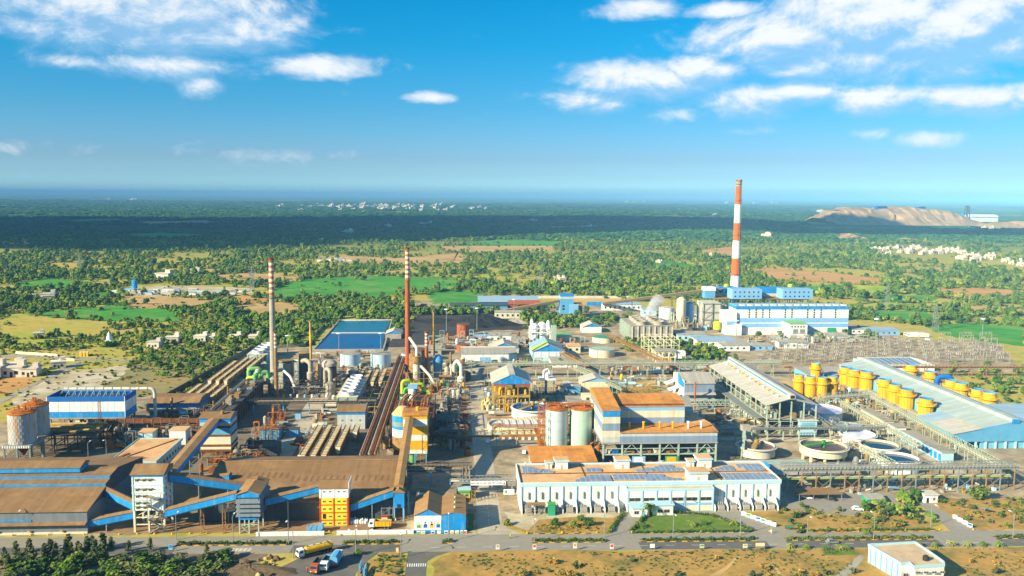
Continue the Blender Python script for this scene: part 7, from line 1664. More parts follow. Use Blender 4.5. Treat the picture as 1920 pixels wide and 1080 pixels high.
for(px,py,n,sx,sy,s) in((655,440,4,10,1.5,2.4),(730,426,2,4,1,2.2),(790,421,4,16,1,1.8),(1000,414,2,30,1,2),(230,375.5,5,30,.6,5),(1190,379,5,20,.5,4),(1100,428,2,10,1,2),(600,452,2,8,1,1.6),(1440,446,3,6,.8,2.4),(1410,381,5,70,.6,5),(1540,398,4,14,1,3),(1640,470,3,8,1,1.6),(365,512,2,5,1,1.6),(90,562,2,12,1.5,1.6),(70,560,1,4,1,1.4),(310,524,2,8,1,1.8),(1040,527,2,20,2,1.3),(1240,493,3,10,1,.9),(1340,405,1,2,1,3),(1860,428,2,20,2,2),(1330,478,1,3,1,1)):
 for k in range(n):x,y=G(px+random.uniform(-sx,sx),py+random.uniform(-sy,sy));house(x,y,'lone pale building among the distant woods','scattered far buildings',s*random.uniform(.8,1.2),random.uniform(-.5,.5))
struct(MB().flat([G(*p) for p in((205,545),(300,536),(470,540),(485,548),(420,556),(290,556),(215,553))],.15).to('quarry_yard','salt'))
T=thing('silo','small bright blue silo in the stone yard on the left','silo',(-396,1060,0));MB().lathe(-396,1060,[(1,0),(3.2,3),(3.2,12),(1,13.5)],12).to('shell','blue',T)
for k in range(22):
 px,py=random.uniform(215,470),random.uniform(541,553);x,y=G(px,py)
 T=thing('stone_stack','grey stack of cut stone slabs in the stone yard','stone stack',(x,y,0),'stone stacks in the stone yard');w=random.uniform(3,9)
 for j in range(3):B(x-w+j*.4,x+w-j*.4,y-2.5,y+2.5,j*1.0,j*1.0+.95).to('slab',random.choice(('concrete_pale','concrete','blue_light','white')),T)
for k in range(10):
 px,py=random.uniform(585,668),random.uniform(486,491);x,y=G(px,py);T=thing('stone_stack','pale block stack on the bare sandy field','stone stack',(x,y,0),'stacks on the sandy field');B(x-5,x+5,y-3,y+3,0,3).to('slab',random.choice(('white','concrete_pale','blue_light')),T);B(x-4,x+3,y-2,y+2,3.01,4.5).to('slab','concrete',T)
struct(MB().flat([G(0,664),G(230,674),G(262,676),G(230,678),G(0,669)],.1).to('road','concrete'))
struct(MB().flat([G(140,679),G(165,680),G(78,716),G(0,758),G(0,750),G(60,720)],.11).to('road','concrete'))
T=thing('boundary_wall','cream low wall along the far left road','wall',(-300,640,0));MB().beam((*G(28,663),.9),(*G(108,668),.9),.5,1.8).to('wall','cream',T);MB().beam((*G(112,676),.9),(*G(140,677),.9),.5,1.8).to('wall','cream',T)
for k in range(3):x,y=G(152+k*6,668);T=thing('gate_pillar','yellow gate pillar at the left road, %s of three'%('first','second','third')[k],'pillar',(x,y,0),'gate pillars');B(x-.7,x+.7,y-.7,y+.7,0,3).to('shaft','yellow',T);B(x-.9,x+.9,y-.9,y+.9,3,3.4).to('cap','cream',T)
T=thing('shrine','small white domed shrine among trees at left','shrine',(*G(205,645),0));x,y=G(205,645);B(x-2.5,x+2.5,y-2.5,y+2.5,0,3).to('base','white',T);MB().lathe(x,y,[(2.2,3),(1.9,5.5),(1.0,8),(.2,10)],12).to('dome','white_clean',T)
# -- hills and mine on the horizon
def hill(name,prof,y,depth,m):
 "prof: list of x,z along the crest; sides fall away front and back"
 mb=MB();n=len(prof);rows=[(-1,0),(-.72,.28),(-.5,.62),(-.28,.9),(0,1),(.4,.95),(1,0)];vs=[];fs=[]
 random.seed(int(y))
 for r,k in rows:
  for(x,z) in prof:vs.append((x+random.uniform(-14,14),y+r*depth*(.6+.4*z/90)+random.uniform(-10,10),max(-.5,z*k+random.uniform(-5,5)*(1 if 0<k<1 else .3)*min(1,z/60)) if k else-1))
 for a in range(len(rows)-1):
  for i in range(n-1):fs.append((a*n+i,a*n+i+1,(a+1)*n+i+1,(a+1)*n+i))
 mb._add(vs,fs);return struct(mb.to(name,m,smooth=False))
def crest(pts,Y):
 out=[]
 for px,py in pts:
  d=_f+_R*(px-960)/FPX-_U*(py-540)/FPX;t=Y/d[1];out.append((float(d[0]*t),float(H+d[2]*t)))
 return out
def dense(pts,k=4):return[(a[0]+(b[0]-a[0])*i/k,a[1]+(b[1]-a[1])*i/k) for a,b in zip(pts,pts[1:]) for i in range(k)]+[pts[-1]]
hill('hill',crest(dense([(1535,409),(1552,401),(1570,393),(1592,389),(1615,389),(1636,393),(1655,390),(1678,388),(1700,387),(1722,391),(1745,392),(1765,395),(1782,401),(1805,410),(1825,417)]),3900),3900,300,'hill')
hill('hill',crest(dense([(1540,452),(1562,447),(1588,438),(1615,445),(1640,449),(1660,447),(1680,452)]),2350),2350,60,'hill')
hill('hill',crest(dense([(1670,452),(1700,446),(1730,449),(1750,453)]),2300),2300,50,'hill')
hill('hill',crest(dense([(1830,424),(1870,416),(1910,414),(1960,418)]),3400),3400,120,'hill')
def at3(px,py,Y):d=_f+_R*(px-960)/FPX-_U*(py-540)/FPX;t=Y/d[1];return float(d[0]*t),float(H+d[2]*t)
T=thing('mine_building','large white mine building with blue trim beside the bare hill','building',(*G(1840,416),0));x,y=G(1820,416);x2=G(1865,416)[0];B(x,x2,y,y+60,0,26).to('wall','white',T);MB().prism([(y-4,26),(y+64,26),(y+30,38)],'x',x-4,x2+4).to('roof','white',T);B(x,x+60,y+65,y+90,0,44).to('rear_block','blue',T)
x,y=G(1812,418);T=thing('headframe','dark lattice mine headframe beside the white mine building','headframe',(x,y,0))
mb=MB();
for sx in(-1,1):
 for sy in(-1,1):mb.beam((x+sx*10,y+sy*10,0),(x+sx*6,y+sy*6,84),3)
for k in range(6):s=1 if k%2 else-1;mb.beam((x-9*s,y-9,k*13),(x+8*s,y-9,k*13+13),1.6)
mb.to('lattice','steel_dark',T);B(x-14,x+14,y-8,y+8,0,28).to('base_house','cladding_slate',T)
for(px,py,w,h) in((1650,390,20,4),(1725,390,14,3)):
 x,z=at3(px,py,3900);T=thing('mine_shed','blue shed on top of the bare hill, %s'%('larger one on the left' if w==20 else 'smaller one on the right'),'building',(x,3900,z-6));B(x-w*1.2,x+w*1.2,3880,3910,z-6,z+h*2).to('wall','blue_deep',T);B(x-w*1.25,x+w*1.25,3875,3915,z+h*2,z+h*2+1.5).to('roof','blue_wall',T)
struct(MB().flat([G(1300,387),G(1440,385),G(1440,387),G(1300,389)],1.0).to('dam','concrete_pale'))
# -- street lamps
sl=[MB().cyl(0,0,0,9,.11,.07,n=8).mesh('pole','steel'),MB().beam((0,0,8.9),(1.6,0,9.3),.1).mesh('arm','steel'),MB().box(1.3,2.1,-.15,.15,9.2,9.35).mesh('lamp_head','white_clean')]
def lamp(x,y,label,rz=0,s=1.0,m=None):
 T=thing('street_lamp',label,'street lamp',(x,y,0),'street lamps along the roads');T.rotation_euler=(0,0,rz);T.scale=(1.5,1.5,s)
 for me,nm in zip(sl,('pole','arm','lamp_head')):o=bpy.data.objects.new(nm,me);COL.objects.link(o);o.parent=T
for i,(px,py,lab) in enumerate(((550,1046,'near street lamp left of the tanker truck'),(667,1042,'near street lamp right of the blue lorry'),(752,1046,'street lamp at the side road corner'),(437,1016,'street lamp before the white transfer tower'),(541,1021,'street lamp at the hedge end opposite the louvred house'),(331,1013,'street lamp beside the hedge at the left'),(690,1018,'street lamp in the median before the yellow dump truck'),(841,1016,'ochre lamp pole on the small median island'),(1002,1016,'lamp pole at the left end of the green hedge'),(1133,1008,'lamp pole at the left driveway'),(1262,1008,'lamp pole before the lawn middle'),(1388,1004,'lamp pole at the right driveway'),(1513,1012,'rusty lamp pole right of the sign board row'),(1638,1012,'lamp pole before the dry verge'),(1745,988,'lamp pole at the side road mouth'),(1899,1010,'lamp pole at the far right median'),(47,1000,'green lamp pole before the grey warehouse'),(166,868,'lamp pole behind the grey warehouse monitor'),(200,860,'lamp pole before the dark steel platform'),(985,940,'tall white flag pole at the rectifier building corner'),(1258,965,'lamp pole beside the office forecourt'))):
 x,y=G(px,py);lamp(x,y,lab,rz=(pi/2 if i%2 else-pi/2),s=1.0 if i!=19 else 1.6)
# -- sign boards by the road
random.seed(14)
def board(x,y,w,h,z,m,pr,label,rz=0,group='sign boards along the road'):
 T=thing('sign_board',label,'sign',(x,y,0),group);T.rotation_euler=(0,0,rz)
 for me,nm in((MB().box(-w/2,w/2,-.04,.04,z,z+h).mesh('board',m),'board'),(MB().box(-w/2+.15,w/2-.15,-.06,-.045,z+h*.35,z+h-.15).mesh('print',pr),'print'),(MB().box(-w/2+.1,-w/2+.2,-.03,.05,0,z).mesh('post','steel'),'post'),(MB().box(w/2-.2,w/2-.1,-.03,.05,0,z).mesh('post','steel'),'post')):
  o=bpy.data.objects.new(nm,me);COL.objects.link(o);o.parent=T
for(px,py,w,h,m,pr,lab) in((933,1034,1.2,1.6,'white','steel_yellow','ochre sign board on the near roadside, leftmost of the row'),(1002,1034,1.2,1.7,'white','orange_red','white sign board with a red print on the near roadside'),(1078,1032,1.2,1.7,'white','steel_yellow','sign board with ochre print on the near roadside'),(1147,1033,1.3,1.7,'white','orange_red','white sign board with red print near the left driveway'),(1223,1031,1.6,1.3,'white_clean','white','plain white sign board opposite the lawn'),(1316,1031,1.5,1.2,'cream','green_paint','cream sign board with green print opposite the lawn'),(1397,1031,1.6,1.3,'white','steel_yellow','pale sign board right of the earth track'),(1425,1032,3.4,2.0,'rust_pale','cream','wide rust-framed double notice board by the road'),(320,1035,1.3,1.8,'blue_light','blue','small blue sign board in the left verge'),(745,1040,.9,1.6,'yellow','cream','yellow warning sign on the corner of the side road'),(1480,995,3.2,1.2,'steel_dark','teal_green','dark bus stop board on the far roadside')):
 x,y=G(px,py);board(x,y,w,h,.8,m,pr,lab)
for k,(c,lab) in enumerate((('white','first white panel'),('green_paint','green panel'),('white','second white panel'),('blue_deep','blue panel'),('teal_green','teal panel'),('white','third white panel'),('white','last white panel'))):
 a=np.array(G(1394,968));b=np.array(G(1450,988));p=a+(b-a)*k/6;board(float(p[0]),float(p[1]),1.9,1.5,.3,'white_clean',c,'hoarding board along the right driveway, '+lab,rz=-.5,group='hoarding along the right driveway')
for k,(c,lab) in enumerate((('cream','cream one'),('white','near white one'),('white','wide white one'),('blue_deep','blue one'))):
 a=np.array(G(1790,974));b=np.array(G(1818,990));p=a+(b-a)*k/3;board(float(p[0]),float(p[1]),1.8,1.5,.3,'white_clean',c,'small board along the right side road, '+lab,rz=-.9,group='boards along the right side road')
# -- vehicles
def wheel(T,x,y,r=.5,w=.35):
 mb=MB();n=14
 vs=[];
 for e in(-w/2,w/2):vs+=[(x+r*cos(2*pi*k/n),y+e,r+r*sin(2*pi*k/n)) for k in range(n)]
 mb._add(vs,[tuple(range(n)),tuple(range(2*n-1,n-1,-1))]+[((k+1)%n,k,n+k,n+(k+1)%n) for k in range(n)])
 o=mb.to('wheel','tyre',T,at=(0,0,0));
 mb=MB();mb._add([(x+r*.55*cos(2*pi*k/8),y+(w/2+.02)*(1 if y>0 else-1),r+r*.55*sin(2*pi*k/8)) for k in range(8)],[tuple(range(8))]);mb.to('rim','steel',o,at=(0,0,0))
def truck(kind,x,y,rz,label,cab='white',body='yellow',L_=8.0):
 T=thing('truck',label,'truck',(0,0,0))
 c=lambda nm,m,mb,par=None,sm=False:mb.to(nm,m,par or T,smooth=sm,at=(0,0,0))
 c('chassis','dark',MB().box(-L_/2+.3,L_/2-.2,-.5,.5,.7,1.05))
 x0=L_/2-2.1
 cabo=c('cab',cab,MB().prism([(x0,1.0),(L_/2,1.0),(L_/2,2.1),(L_/2-.35,3.1),(x0,3.2)],'y',-1.2,1.2))
 c('windscreen','glass',MB()._add([(L_/2+.02,-1.05,2.15),(L_/2+.02,1.05,2.15),(L_/2-.32,1.05,3.0),(L_/2-.32,-1.05,3.0)],[(0,1,2,3)]),cabo)
 for s in(-1,1):
  c('side_window','glass',MB().box(x0+.5,L_/2-.6,s*1.21-.01,s*1.21+.01,2.1,2.85),cabo);c('headlight','white_clean',MB().box(L_/2,L_/2+.06,s*.85-.18,s*.85+.18,1.15,1.4),cabo)
 c('bumper','dark',MB().box(L_/2-.05,L_/2+.2,-1.2,1.2,.6,.98),cabo)
 if kind=='dump':
  b=MB();xa,xb=-L_/2,x0-.25
  b.prism([(xa,2.9),(xa+.25,1.15),(xb,1.15),(xb,3.1)],'y',-1.25,-1.15);b.prism([(xa,2.9),(xa+.25,1.15),(xb,1.15),(xb,3.1)],'y',1.15,1.25)
  b.box(xb-.12,xb,-1.15,1.15,1.15,3.2);b.box(xa+.25,xb-.12,-1.15,1.15,1.12,1.25);b.box(xa+.0,xa+.2,-1.15,1.15,1.3,2.9);bo=c('tipper_body',body,b)
  c('load','rust_pale' if body=='yellow' else 'coal',MB().box(xa+.2,xb-.13,-1.14,1.14,1.26,2.5),bo)
  for k in range(4):
   for s in(-1,1):c('rib',body,MB().box(xa+.7+k*1.35,xa+.82+k*1.35,s*1.3-.05,s*1.3+.05,1.2,2.95),bo)
 elif kind=='box':
  bo=c('cargo_cover',body,MB().prism([(-1.25,1.15),(1.25,1.15),(1.25,3.4),(.7,3.8),(-.7,3.8),(-1.25,3.4)],'x',-L_/2,x0-.2));c('tail_board','orange_red',MB().box(-L_/2-.06,-L_/2-.005,-1.1,1.1,.8,1.6),bo)
 else:
  b=MB();n=16;vs=[];fs=[];st=[(-L_/2,.75),(-L_/2+.3,1.15),(x0-.9,1.2),(x0-.5,.8)]
  for(xx,r) in st:vs+=[(xx,r*cos(2*pi*k/n),2.3+r*sin(2*pi*k/n)) for k in range(n)]
  for a in range(3):
   for k in range(n):fs.append((a*n+k,(a+1)*n+k,(a+1)*n+(k+1)%n,a*n+(k+1)%n))
  fs+=[tuple(range(n)),tuple(range(4*n-1,3*n-1,-1))];b._add(vs,fs);bo=c('tank_barrel',body,b,None,True)
  c('walkway','cream',MB().box(-L_/2+.6,x0-1.2,-.35,.35,3.48,3.58),bo)
  for k in range(4):c('manhole','steel',MB().cyl(-L_/2+2+k*2.4,0,3.58,3.8,.3,n=10),bo)
 xs=[L_/2-1.2,-L_/2+1.1,-L_/2+2.3]+([-L_/2+3.5] if L_>10 else[])
 for xx in xs:
  for s in(-1,1):wheel(T,xx,s*1.05)
 T.location=(x,y,.05);T.rotation_euler=(0,0,rz)
 return T
x,y=G(592,1040);truck('tank',x-.2,y,radians(212),'yellow tanker lorry with a white cab turning into the road','white','yellow',12.5)
x,y=G(595,1070);truck('dump',x,y,radians(-100),'orange-red tipper lorry parked leftmost at the bottom','rust_red','steel_dark',7.4)
x,y=G(612,1066);truck('dump',x,y+.3,radians(-97),'dark blue tipper lorry with white cab parked second at the bottom','white','blue_wall',7.6)
x,y=G(631,1056);truck('box',x,y,radians(84),'blue tarpaulin covered lorry parked third at the bottom','white','blue_wall',8.0)
x,y=G(712,993);truck('dump',x,y+1,radians(180),'yellow tipper lorry with white cab behind the white wall','white','yellow',8.2)
def car(x,y,rz,label,m='white_clean'):
 T=thing('car',label,'car',(0,0,0));c=lambda nm,mm,mb,p=None:mb.to(nm,mm,p or T,at=(0,0,0))
 c('body',m,MB().prism([(-2.1,.35),(2.1,.35),(2.1,.8),(1.2,.95),(-2.1,1.0)],'y',-.85,.85));ro=c('cabin',m,MB().prism([(-1.7,1.0),(1.0,.97),(.4,1.5),(-1.3,1.55)],'y',-.75,.75))
 for s in(-1,1):c('side_window','glass',MB().prism([(-1.45,1.05),(.75,1.03),(.3,1.42),(-1.2,1.46)],'y',s*.765-.008,s*.765+.008),ro);c('headlight','white_clean',MB().box(2.1,2.13,s*.6-.15,s*.6+.15,.6,.75))
 c('windscreen','glass',MB()._add([(1.0,-.65,1.0),(1.0,.65,1.0),(.45,.65,1.46),(.45,-.65,1.46)],[(0,1,2,3)]),ro)
 for xx in(-1.35,1.35):
  for s in(-1,1):wheel(T,xx,s*.8,.34,.22)
 T.location=(x,y,.07);T.rotation_euler=(0,0,rz)
for(px,py,rz,lab,m) in((983,850,1.4,'small white van on the forecourt behind the gate','white_clean'),(1513,935,-.5,'white car at the left end of the car shelter','white_clean'),(1557,938,-.6,'dark car under the car shelter','dark'),(1608,957,-.3,'white car parked in front of the dry scrub','white_clean'),(233,888,.3,'white car beside the workshop','white_clean'),(1500,700,0,'white car on the sandy strip behind the grey hall','white_clean'),(1405,643,.1,'white car first in the power plant forecourt row','white_clean'),(1425,644,.1,'silver car second in the power plant forecourt row','steel'),(1452,642,.1,'white car third in the power plant forecourt row','white_clean'),(915,830,1.5,'white car on the gate road near the basin','white_clean'),(888,700,1.6,'dark car far up the gate road','dark'),(640,760,1.4,'white car on the shaded yard road','white_clean'),(1680,905,.2,'white pickup under the front pipe rack','white_clean'),(1560,1019,.03,'silver car driving on the near carriageway','steel')):
 x,y=G(px,py);car(x,y,rz,lab,m)
for k in range(6):x,y=G(1703+k*6,631);T=thing('bus','white bus parked beyond the switchyard, %s of six'%ORD[k],'bus',(x,y,0),'buses parked beyond the switchyard');B(x-1.3,x+1.3,y-5.5,y+5.5,.6,3.2).to('body','white_clean',T);B(x-1.33,x+1.33,y-5,y+5,1.8,2.6).to('windows','glass',T);B(x-1.2,x+1.2,y-4.4,y-3.6,0,.6).to('wheels','tyre',T);B(x-1.2,x+1.2,y+3.6,y+4.4,0,.6).to('wheels','tyre',T)
# -- people
def person(x,y,label,top='vest',leg='steel_dark',rz=0):
 T=thing('person',label,'person',(x,y,0));T.rotation_euler=(0,0,rz)
 me=bpy.data.meshes.new('body')
 V=[(0,0,.95),(0,0,1.2),(0,0,1.42),(0,0,1.52),(0,0,1.72),(.2,0,1.4),(.27,.02,1.12),(.28,.1,.86),(-.2,0,1.4),(-.27,.02,1.12),(-.28,-.06,.86),(.1,0,.88),(.11,.06,.48),(.11,-.02,.06),(.11,.14,.03),(-.1,0,.88),(-.11,-.05,.48),(-.11,-.1,.06),(-.11,.06,.03)]
 E=[(0,1),(1,2),(2,3),(3,4),(2,5),(5,6),(6,7),(2,8),(8,9),(9,10),(0,11),(11,12),(12,13),(13,14),(0,15),(15,16),(16,17),(17,18)]
 Rr=[.15,.15,.17,.065,.11,.075,.055,.04,.075,.055,.04,.1,.075,.055,.045,.1,.075,.055,.045]
 me.from_pydata(V,E,[]);o=bpy.data.objects.new('body',me);COL.objects.link(o);o.parent=T
 md=o.modifiers.new('skin','SKIN');o.modifiers.new('sub','SUBSURF').levels=1
 for i,v in enumerate(me.skin_vertices[0].data):v.radius=(Rr[i],Rr[i]*.85);v.use_root=(i==0)
 me.materials.append(MATS[leg])
 MB().lathe(0,0,[(.2,.85),(.21,1.1),(.235,1.38),(.12,1.5)],12).to('jacket',top,T,at=(0,0,0));MB().lathe(0,0,[(.15,1.68),(.15,1.74),(.125,1.8),(.05,1.86)],12).to('helmet','yellow',T,at=(0,0,0));MB().lathe(0,0.02,[(.05,1.5),(.11,1.56),(.118,1.66),(.09,1.72)],10).to('head','skin',T,at=(0,0,0))
x,y=G(957,1010);person(x,y,'person in a yellow-green vest walking along the road by the gate')
x,y=G(576,1074);person(x,y,'person in an orange jacket standing beside the parked lorries','orange_red')
x,y=G(742,980);person(x,y,'person in white by the small blue transfer house','white_clean')
x,y=G(1446,1001);person(x,y,'person in white crossing near the right driveway','white_clean','white')
# -- yard things
T0=None
def bag_mesh():random.seed(2);mb=MB();mb.lathe(0,0,[(.45,0),(.6,.25),(.62,.7),(.5,1.0),(.15,1.15),(.2,1.3)],10);return mb.mesh('sack','white')
BAG=bag_mesh();random.seed(19)
for k in range(21):
 x=-40.2+.9*(k%7)+random.uniform(-.2,.2)+(k//7)*.2;y=305.5-1.0*(k//7);z=0 if k<21 else 1.2
 o=bpy.data.objects.new('bulk_bag',BAG);COL.objects.link(o);o.location=(x,y,z);o.scale=(1,1,random.uniform(1.0,1.5));tag(o,'white bulk bag in the stack beside the yellow and red tower','bulk bag','bulk bags beside the painted tower')
for k in range(14):
 x,y=G(random.choice((650,655,660,668,673,697,700)),random.uniform(996,1000));o=bpy.data.objects.new('bulk_bag',BAG);COL.objects.link(o);o.location=(x+random.uniform(-.5,.5),y,0);o.scale=(.9,.9,.7);tag(o,'slumped white bag lying behind the low white wall','bulk bag','bags behind the low wall')
T=thing('skip','battered light blue waste skip with rails behind the white wall','skip',(-51,296.5,0));B(-53.8,-50.2,295.4,297.8,.3,2.0).to('bin','blue_wall',T);MB().prism([(-50.2,.3),(-48.6,1.4),(-48.6,3.0),(-50.2,2.8)],'y',295.4,297.8).to('hopper','blue_wall',T);rects_frame(MB(),[-54.4,-53,-51.2],[295.2,298],[0,1.2,2.4],.1,False).to('rail','blue_light',T)
T=thing('hut','tiny white hut beside the small blue transfer house','hut',(-27.5,304,0));B(-28.6,-26.6,303.6,305.2,0,2.3).to('wall','white',T);B(-28.8,-26.4,303.4,305.4,2.3,2.45).to('roof','red_paint',T);window(T,-27.6,303.6,.9,.7,.7)
T=thing('scaffold_tank','white plastic tank in a scaffold cage beside the guard building','tank',(-14.5,316,0));B(-16,-13,314.5,317.5,3.6,6.4).to('tank','white',T);rects_frame(MB(),[-16.4,-12.6,-9],[314,318],[0,3.5,6.6],.16).to('cage','rust_pale',T);B(-19.6,-19,312,312.6,0,9).to('blue_pole','blue_wall',T)
T=thing('steel_scrap','pile of pale blue steel sections at the bottom beside the dry ground','scrap',(-30,262,0));random.seed(8)
for k in range(14):a=random.uniform(-.5,.5);x=-31+random.uniform(-1.6,1.6);y=262+random.uniform(-4,4);MB().beam((x-.6*sin(a),y-3,.3+k*.08),(x+.8*sin(a),y+3,.5+k*.1),.25).to('section',random.choice(('blue_light','steel','blue_wall')),T)
random.seed(90)
rm=[]
for k in range(4):
 mb=MB();
 t=(1+sqrt(5))/2
 pts_=[nrm(v) for v in[(-1,t,0),(1,t,0),(-1,-t,0),(1,-t,0),(0,-1,t),(0,1,t),(0,-1,-t),(0,1,-t),(t,0,-1),(t,0,1),(-t,0,-1),(-t,0,1)]]
 mb._add([tuple(c*random.uniform(.7,1.2) for c in p) for p in pts_],[(0,11,5),(0,5,1),(0,1,7),(0,7,10),(0,10,11),(1,5,9),(5,11,4),(11,10,2),(10,7,6),(7,1,8),(3,9,4),(3,4,2),(3,2,6),(3,6,8),(3,8,9),(4,9,5),(2,4,11),(6,2,10),(8,6,7),(9,8,1)]);rm.append(mb.mesh('boulder','rock' if k<3 else 'sand'))
heap('low brown earth mound beside the lorry yard',*G(470,1072),15,5,2.4,'rock','earth_mound',seed=9);random.seed(91)
for k in range(100):
 px=random.gauss(500,35);py=random.uniform(1046,1090);x,y=G(px,py)
 if y>ynear(x)-2 or x>-58:continue
 o=bpy.data.objects.new('boulder',random.choice(rm));COL.objects.link(o);s=random.choice((.35,.5,.6,.8,1.2));o.location=(x,y,s*.3);o.scale=(s*1.2,s,s*.8);o.rotation_euler=(random.random(),random.random(),random.uniform(0,6));tag(o,'brown rubble boulder in the heap beside the lorry yard','boulder','boulders beside the lorry yard')
bl=MB().lathe(0,0,[(.35,0),(.3,.5),(.1,.6)],8).mesh('bollard','yellow')
for k in range(30):
 x=-205+k*6.1;o=bpy.data.objects.new('bollard',bl);COL.objects.link(o);o.location=(x,295.6-.01*x+random.uniform(-.3,.3),0);tag(o,'small yellow concrete marker along the brown yard edge','bollard','yellow markers along the yard')
for k in range(14):
 x=24+k*12.5;o=bpy.data.objects.new('bollard',bl);COL.objects.link(o);o.location=(x,yfar(x)+.8,0);tag(o,'small yellow concrete marker along the road kerb on the right','bollard','yellow markers along the right kerb')
T=thing('tarp_shelter','small torn light blue tarpaulin shelter in the right scrub','shelter',(*G(1848,965),0));x,y=G(1848,965);MB().sheet([(x-2.2,y,2.6),(x+2,y-.3,2.2),(x+2.2,y+1.6,1.9),(x-2,y+1.8,2.4)],.05).to('sheet','aqua_deep',T);[B(x+a-.05,x+a+.05,y+b-.05,y+b+.05,0,2.1).to('post','bark',T) for a,b in((-2,.2),(1.8,0),(1.9,1.4),(-1.8,1.5))]
T=thing('tarp_shelter','shelter with green and blue ends and a dusty roof in the scrub','shelter',(*G(1640,945),0));x,y=G(1640,945);B(x-3,x+4,y,y+5,0,1.8).to('wall','teal_green',T);MB().sheet([(x-3.4,y-.4,2.0),(x+4.4,y-.4,2.0),(x+5,y+6,2.4),(x-3,y+6,2.4)],.08).to('roof','roof_grey',T)
# -- planting in the foreground
random.seed(33)
def hedge_line(label,pts,w=1.0,h=1.0,m='leaf_dark'):
 T=thing('hedge',label,'hedge',(pts[0][0],pts[0][1],0));mb=MB()
 for a,b in zip(pts,pts[1:]):
  L_=sqrt((b[0]-a[0])**2+(b[1]-a[1])**2)
  for k in range(int(L_*7)):t=random.random();leafy(mb,a[0]+(b[0]-a[0])*t+random.uniform(-w/2,w/2),a[1]+(b[1]-a[1])*t+random.uniform(-w/2,w/2),random.uniform(.2,h),.35,5,1,.22)
 mb.to('foliage',m,T)
hedge_line('clipped hedge along the left edge of the lawn',[G(1182,998),G(1196,983),G(1213,967)],1.2,1.2);hedge_line('clipped hedge along the back edge of the lawn',[G(1215,966),G(1245,961),G(1332,967),G(1395,990),G(1412,996)],1.0,1.0);hedge_line('clipped hedge along the front edge of the lawn',[G(1186,1000),G(1300,998),G(1408,997)],.8,.8);hedge_line('low hedge along the left driveway',[G(1142,1000),G(1158,978),G(1172,962)],1.2,1.0)
hedge_line('low hedge along the right verge kerb',[G(1505,997),G(1620,995),G(1745,994)],.9,.8)
def palm(x,y,h,label,s=1.0):
 T=thing('palm_tree',label,'palm tree',(x,y,0));MB().tube([(x,y,0),(x+.2,y,h*.5),(x+.1,y,h)],[.3*s,.22*s,.2*s],8).to('trunk','bark',T)
 mb=MB()
 for k in range(26):
  a=random.uniform(0,6.28);e=random.uniform(-.5,.9);L_=2.6*s*random.uniform(.8,1.2);pr=(x,y,h)
  for j in range(1,5):
   t=j/4;q=(x+cos(a)*L_*t,y+sin(a)*L_*t,h+L_*(e*t-1.0*t*t));w=.38*s*(1.1-t)
   mb.face([(pr[0]-sin(a)*w,pr[1]+cos(a)*w,pr[2]-.1),(q[0]-sin(a)*w,q[1]+cos(a)*w,q[2]-.1),q,pr]);mb.face([pr,q,(q[0]+sin(a)*w,q[1]-cos(a)*w,q[2]-.1),(pr[0]+sin(a)*w,pr[1]-cos(a)*w,pr[2]-.1)]);pr=q
 mb.to('fronds','leaf',T)
x,y=G(1216,970);palm(x,y,5.0,'tall bushy palm at the corner of the lawn',1.25)
for i,(px,py) in enumerate(((1295,988),(1317,985),(1202,990),(1375,985))):x,y=G(px,py);palm(x,y,1.8,'small palm on the lawn, %s from left'%('second','third','first','fourth')[i],.8)
for i,(px,py) in enumerate(((1508,1028),(1545,1030),(1571,1030),(1585,1030),(1620,1000),(1480,1026),(1690,1024),(1720,1024),(1750,1024),(1780,1022),(1810,1023),(1840,1022),(1870,1023))):x,y=G(px,py);palm(x,y-1,1.6,'young palm in the roadside row, %s from the left'%('second','third','fourth','fifth','on the far verge','first','sixth','seventh','eighth','ninth','tenth','eleventh','twelfth')[i],.7)
def shrub_mesh(seed,w,h,m,n=6,leaves=110,ls=.22):
 random.seed(seed);mb=MB()
 for i in range(n):
  a=random.uniform(0,6.28);q=random.random()*w*.6;leafy(mb,q*cos(a),q*sin(a),h*random.uniform(.25,.8),w*.5,leaves//n,.8,ls)
 for i in range(5):a=random.uniform(0,6.28);mb.tube([(0,0,0),(w*.5*cos(a),w*.5*sin(a),h*.8)],[.06,.03],4)
 return mb.mesh('shrub',m)
SHR=[shrub_mesh(k,random.uniform(.9,1.5),random.uniform(.9,1.5),m) for k,m in enumerate(('leaf_dry','leaf_casuarina','leaf_dry','leaf','leaf_casuarina','leaf_dark'))]
random.seed(44)
groups=[('dry brown shrub in the meadow at the bottom right','shrubs of the bottom right meadow',[(0,268,110,240),(110,274,200,240)],70,(0,1,2,4)),('olive green bush in the scrub on the right verge','bushes on the right verge',[(120,288,176,312),(190,288,225,318)],75,(0,3,4,5))]
sobj=[]
for lab,grp,zs,n,ks in groups:
 for k in range(n):
  z=random.choice(zs);x=random.uniform(z[0],z[2]);y=random.uniform(min(z[1],z[3]),max(z[1],z[3]));me=SHR[random.choice(ks)]
  p=PX(x,y)
  if 1600<p[0]<1800 and p[1]>1012:continue
  o=bpy.data.objects.new('shrub',me);COL.objects.link(o);s=random.uniform(.7,1.6);o.location=(x,y,0);o.scale=(s,s,s*random.uniform(.8,1.2));o.rotation_euler=(0,0,random.uniform(0,6));tag(o,lab,'shrub',grp);sobj.append(o)
LAWNP=[[G(1180,1000),G(1409,998),G(1392,990),G(1330,968),G(1240,963),G(1212,968),G(1195,985)]]
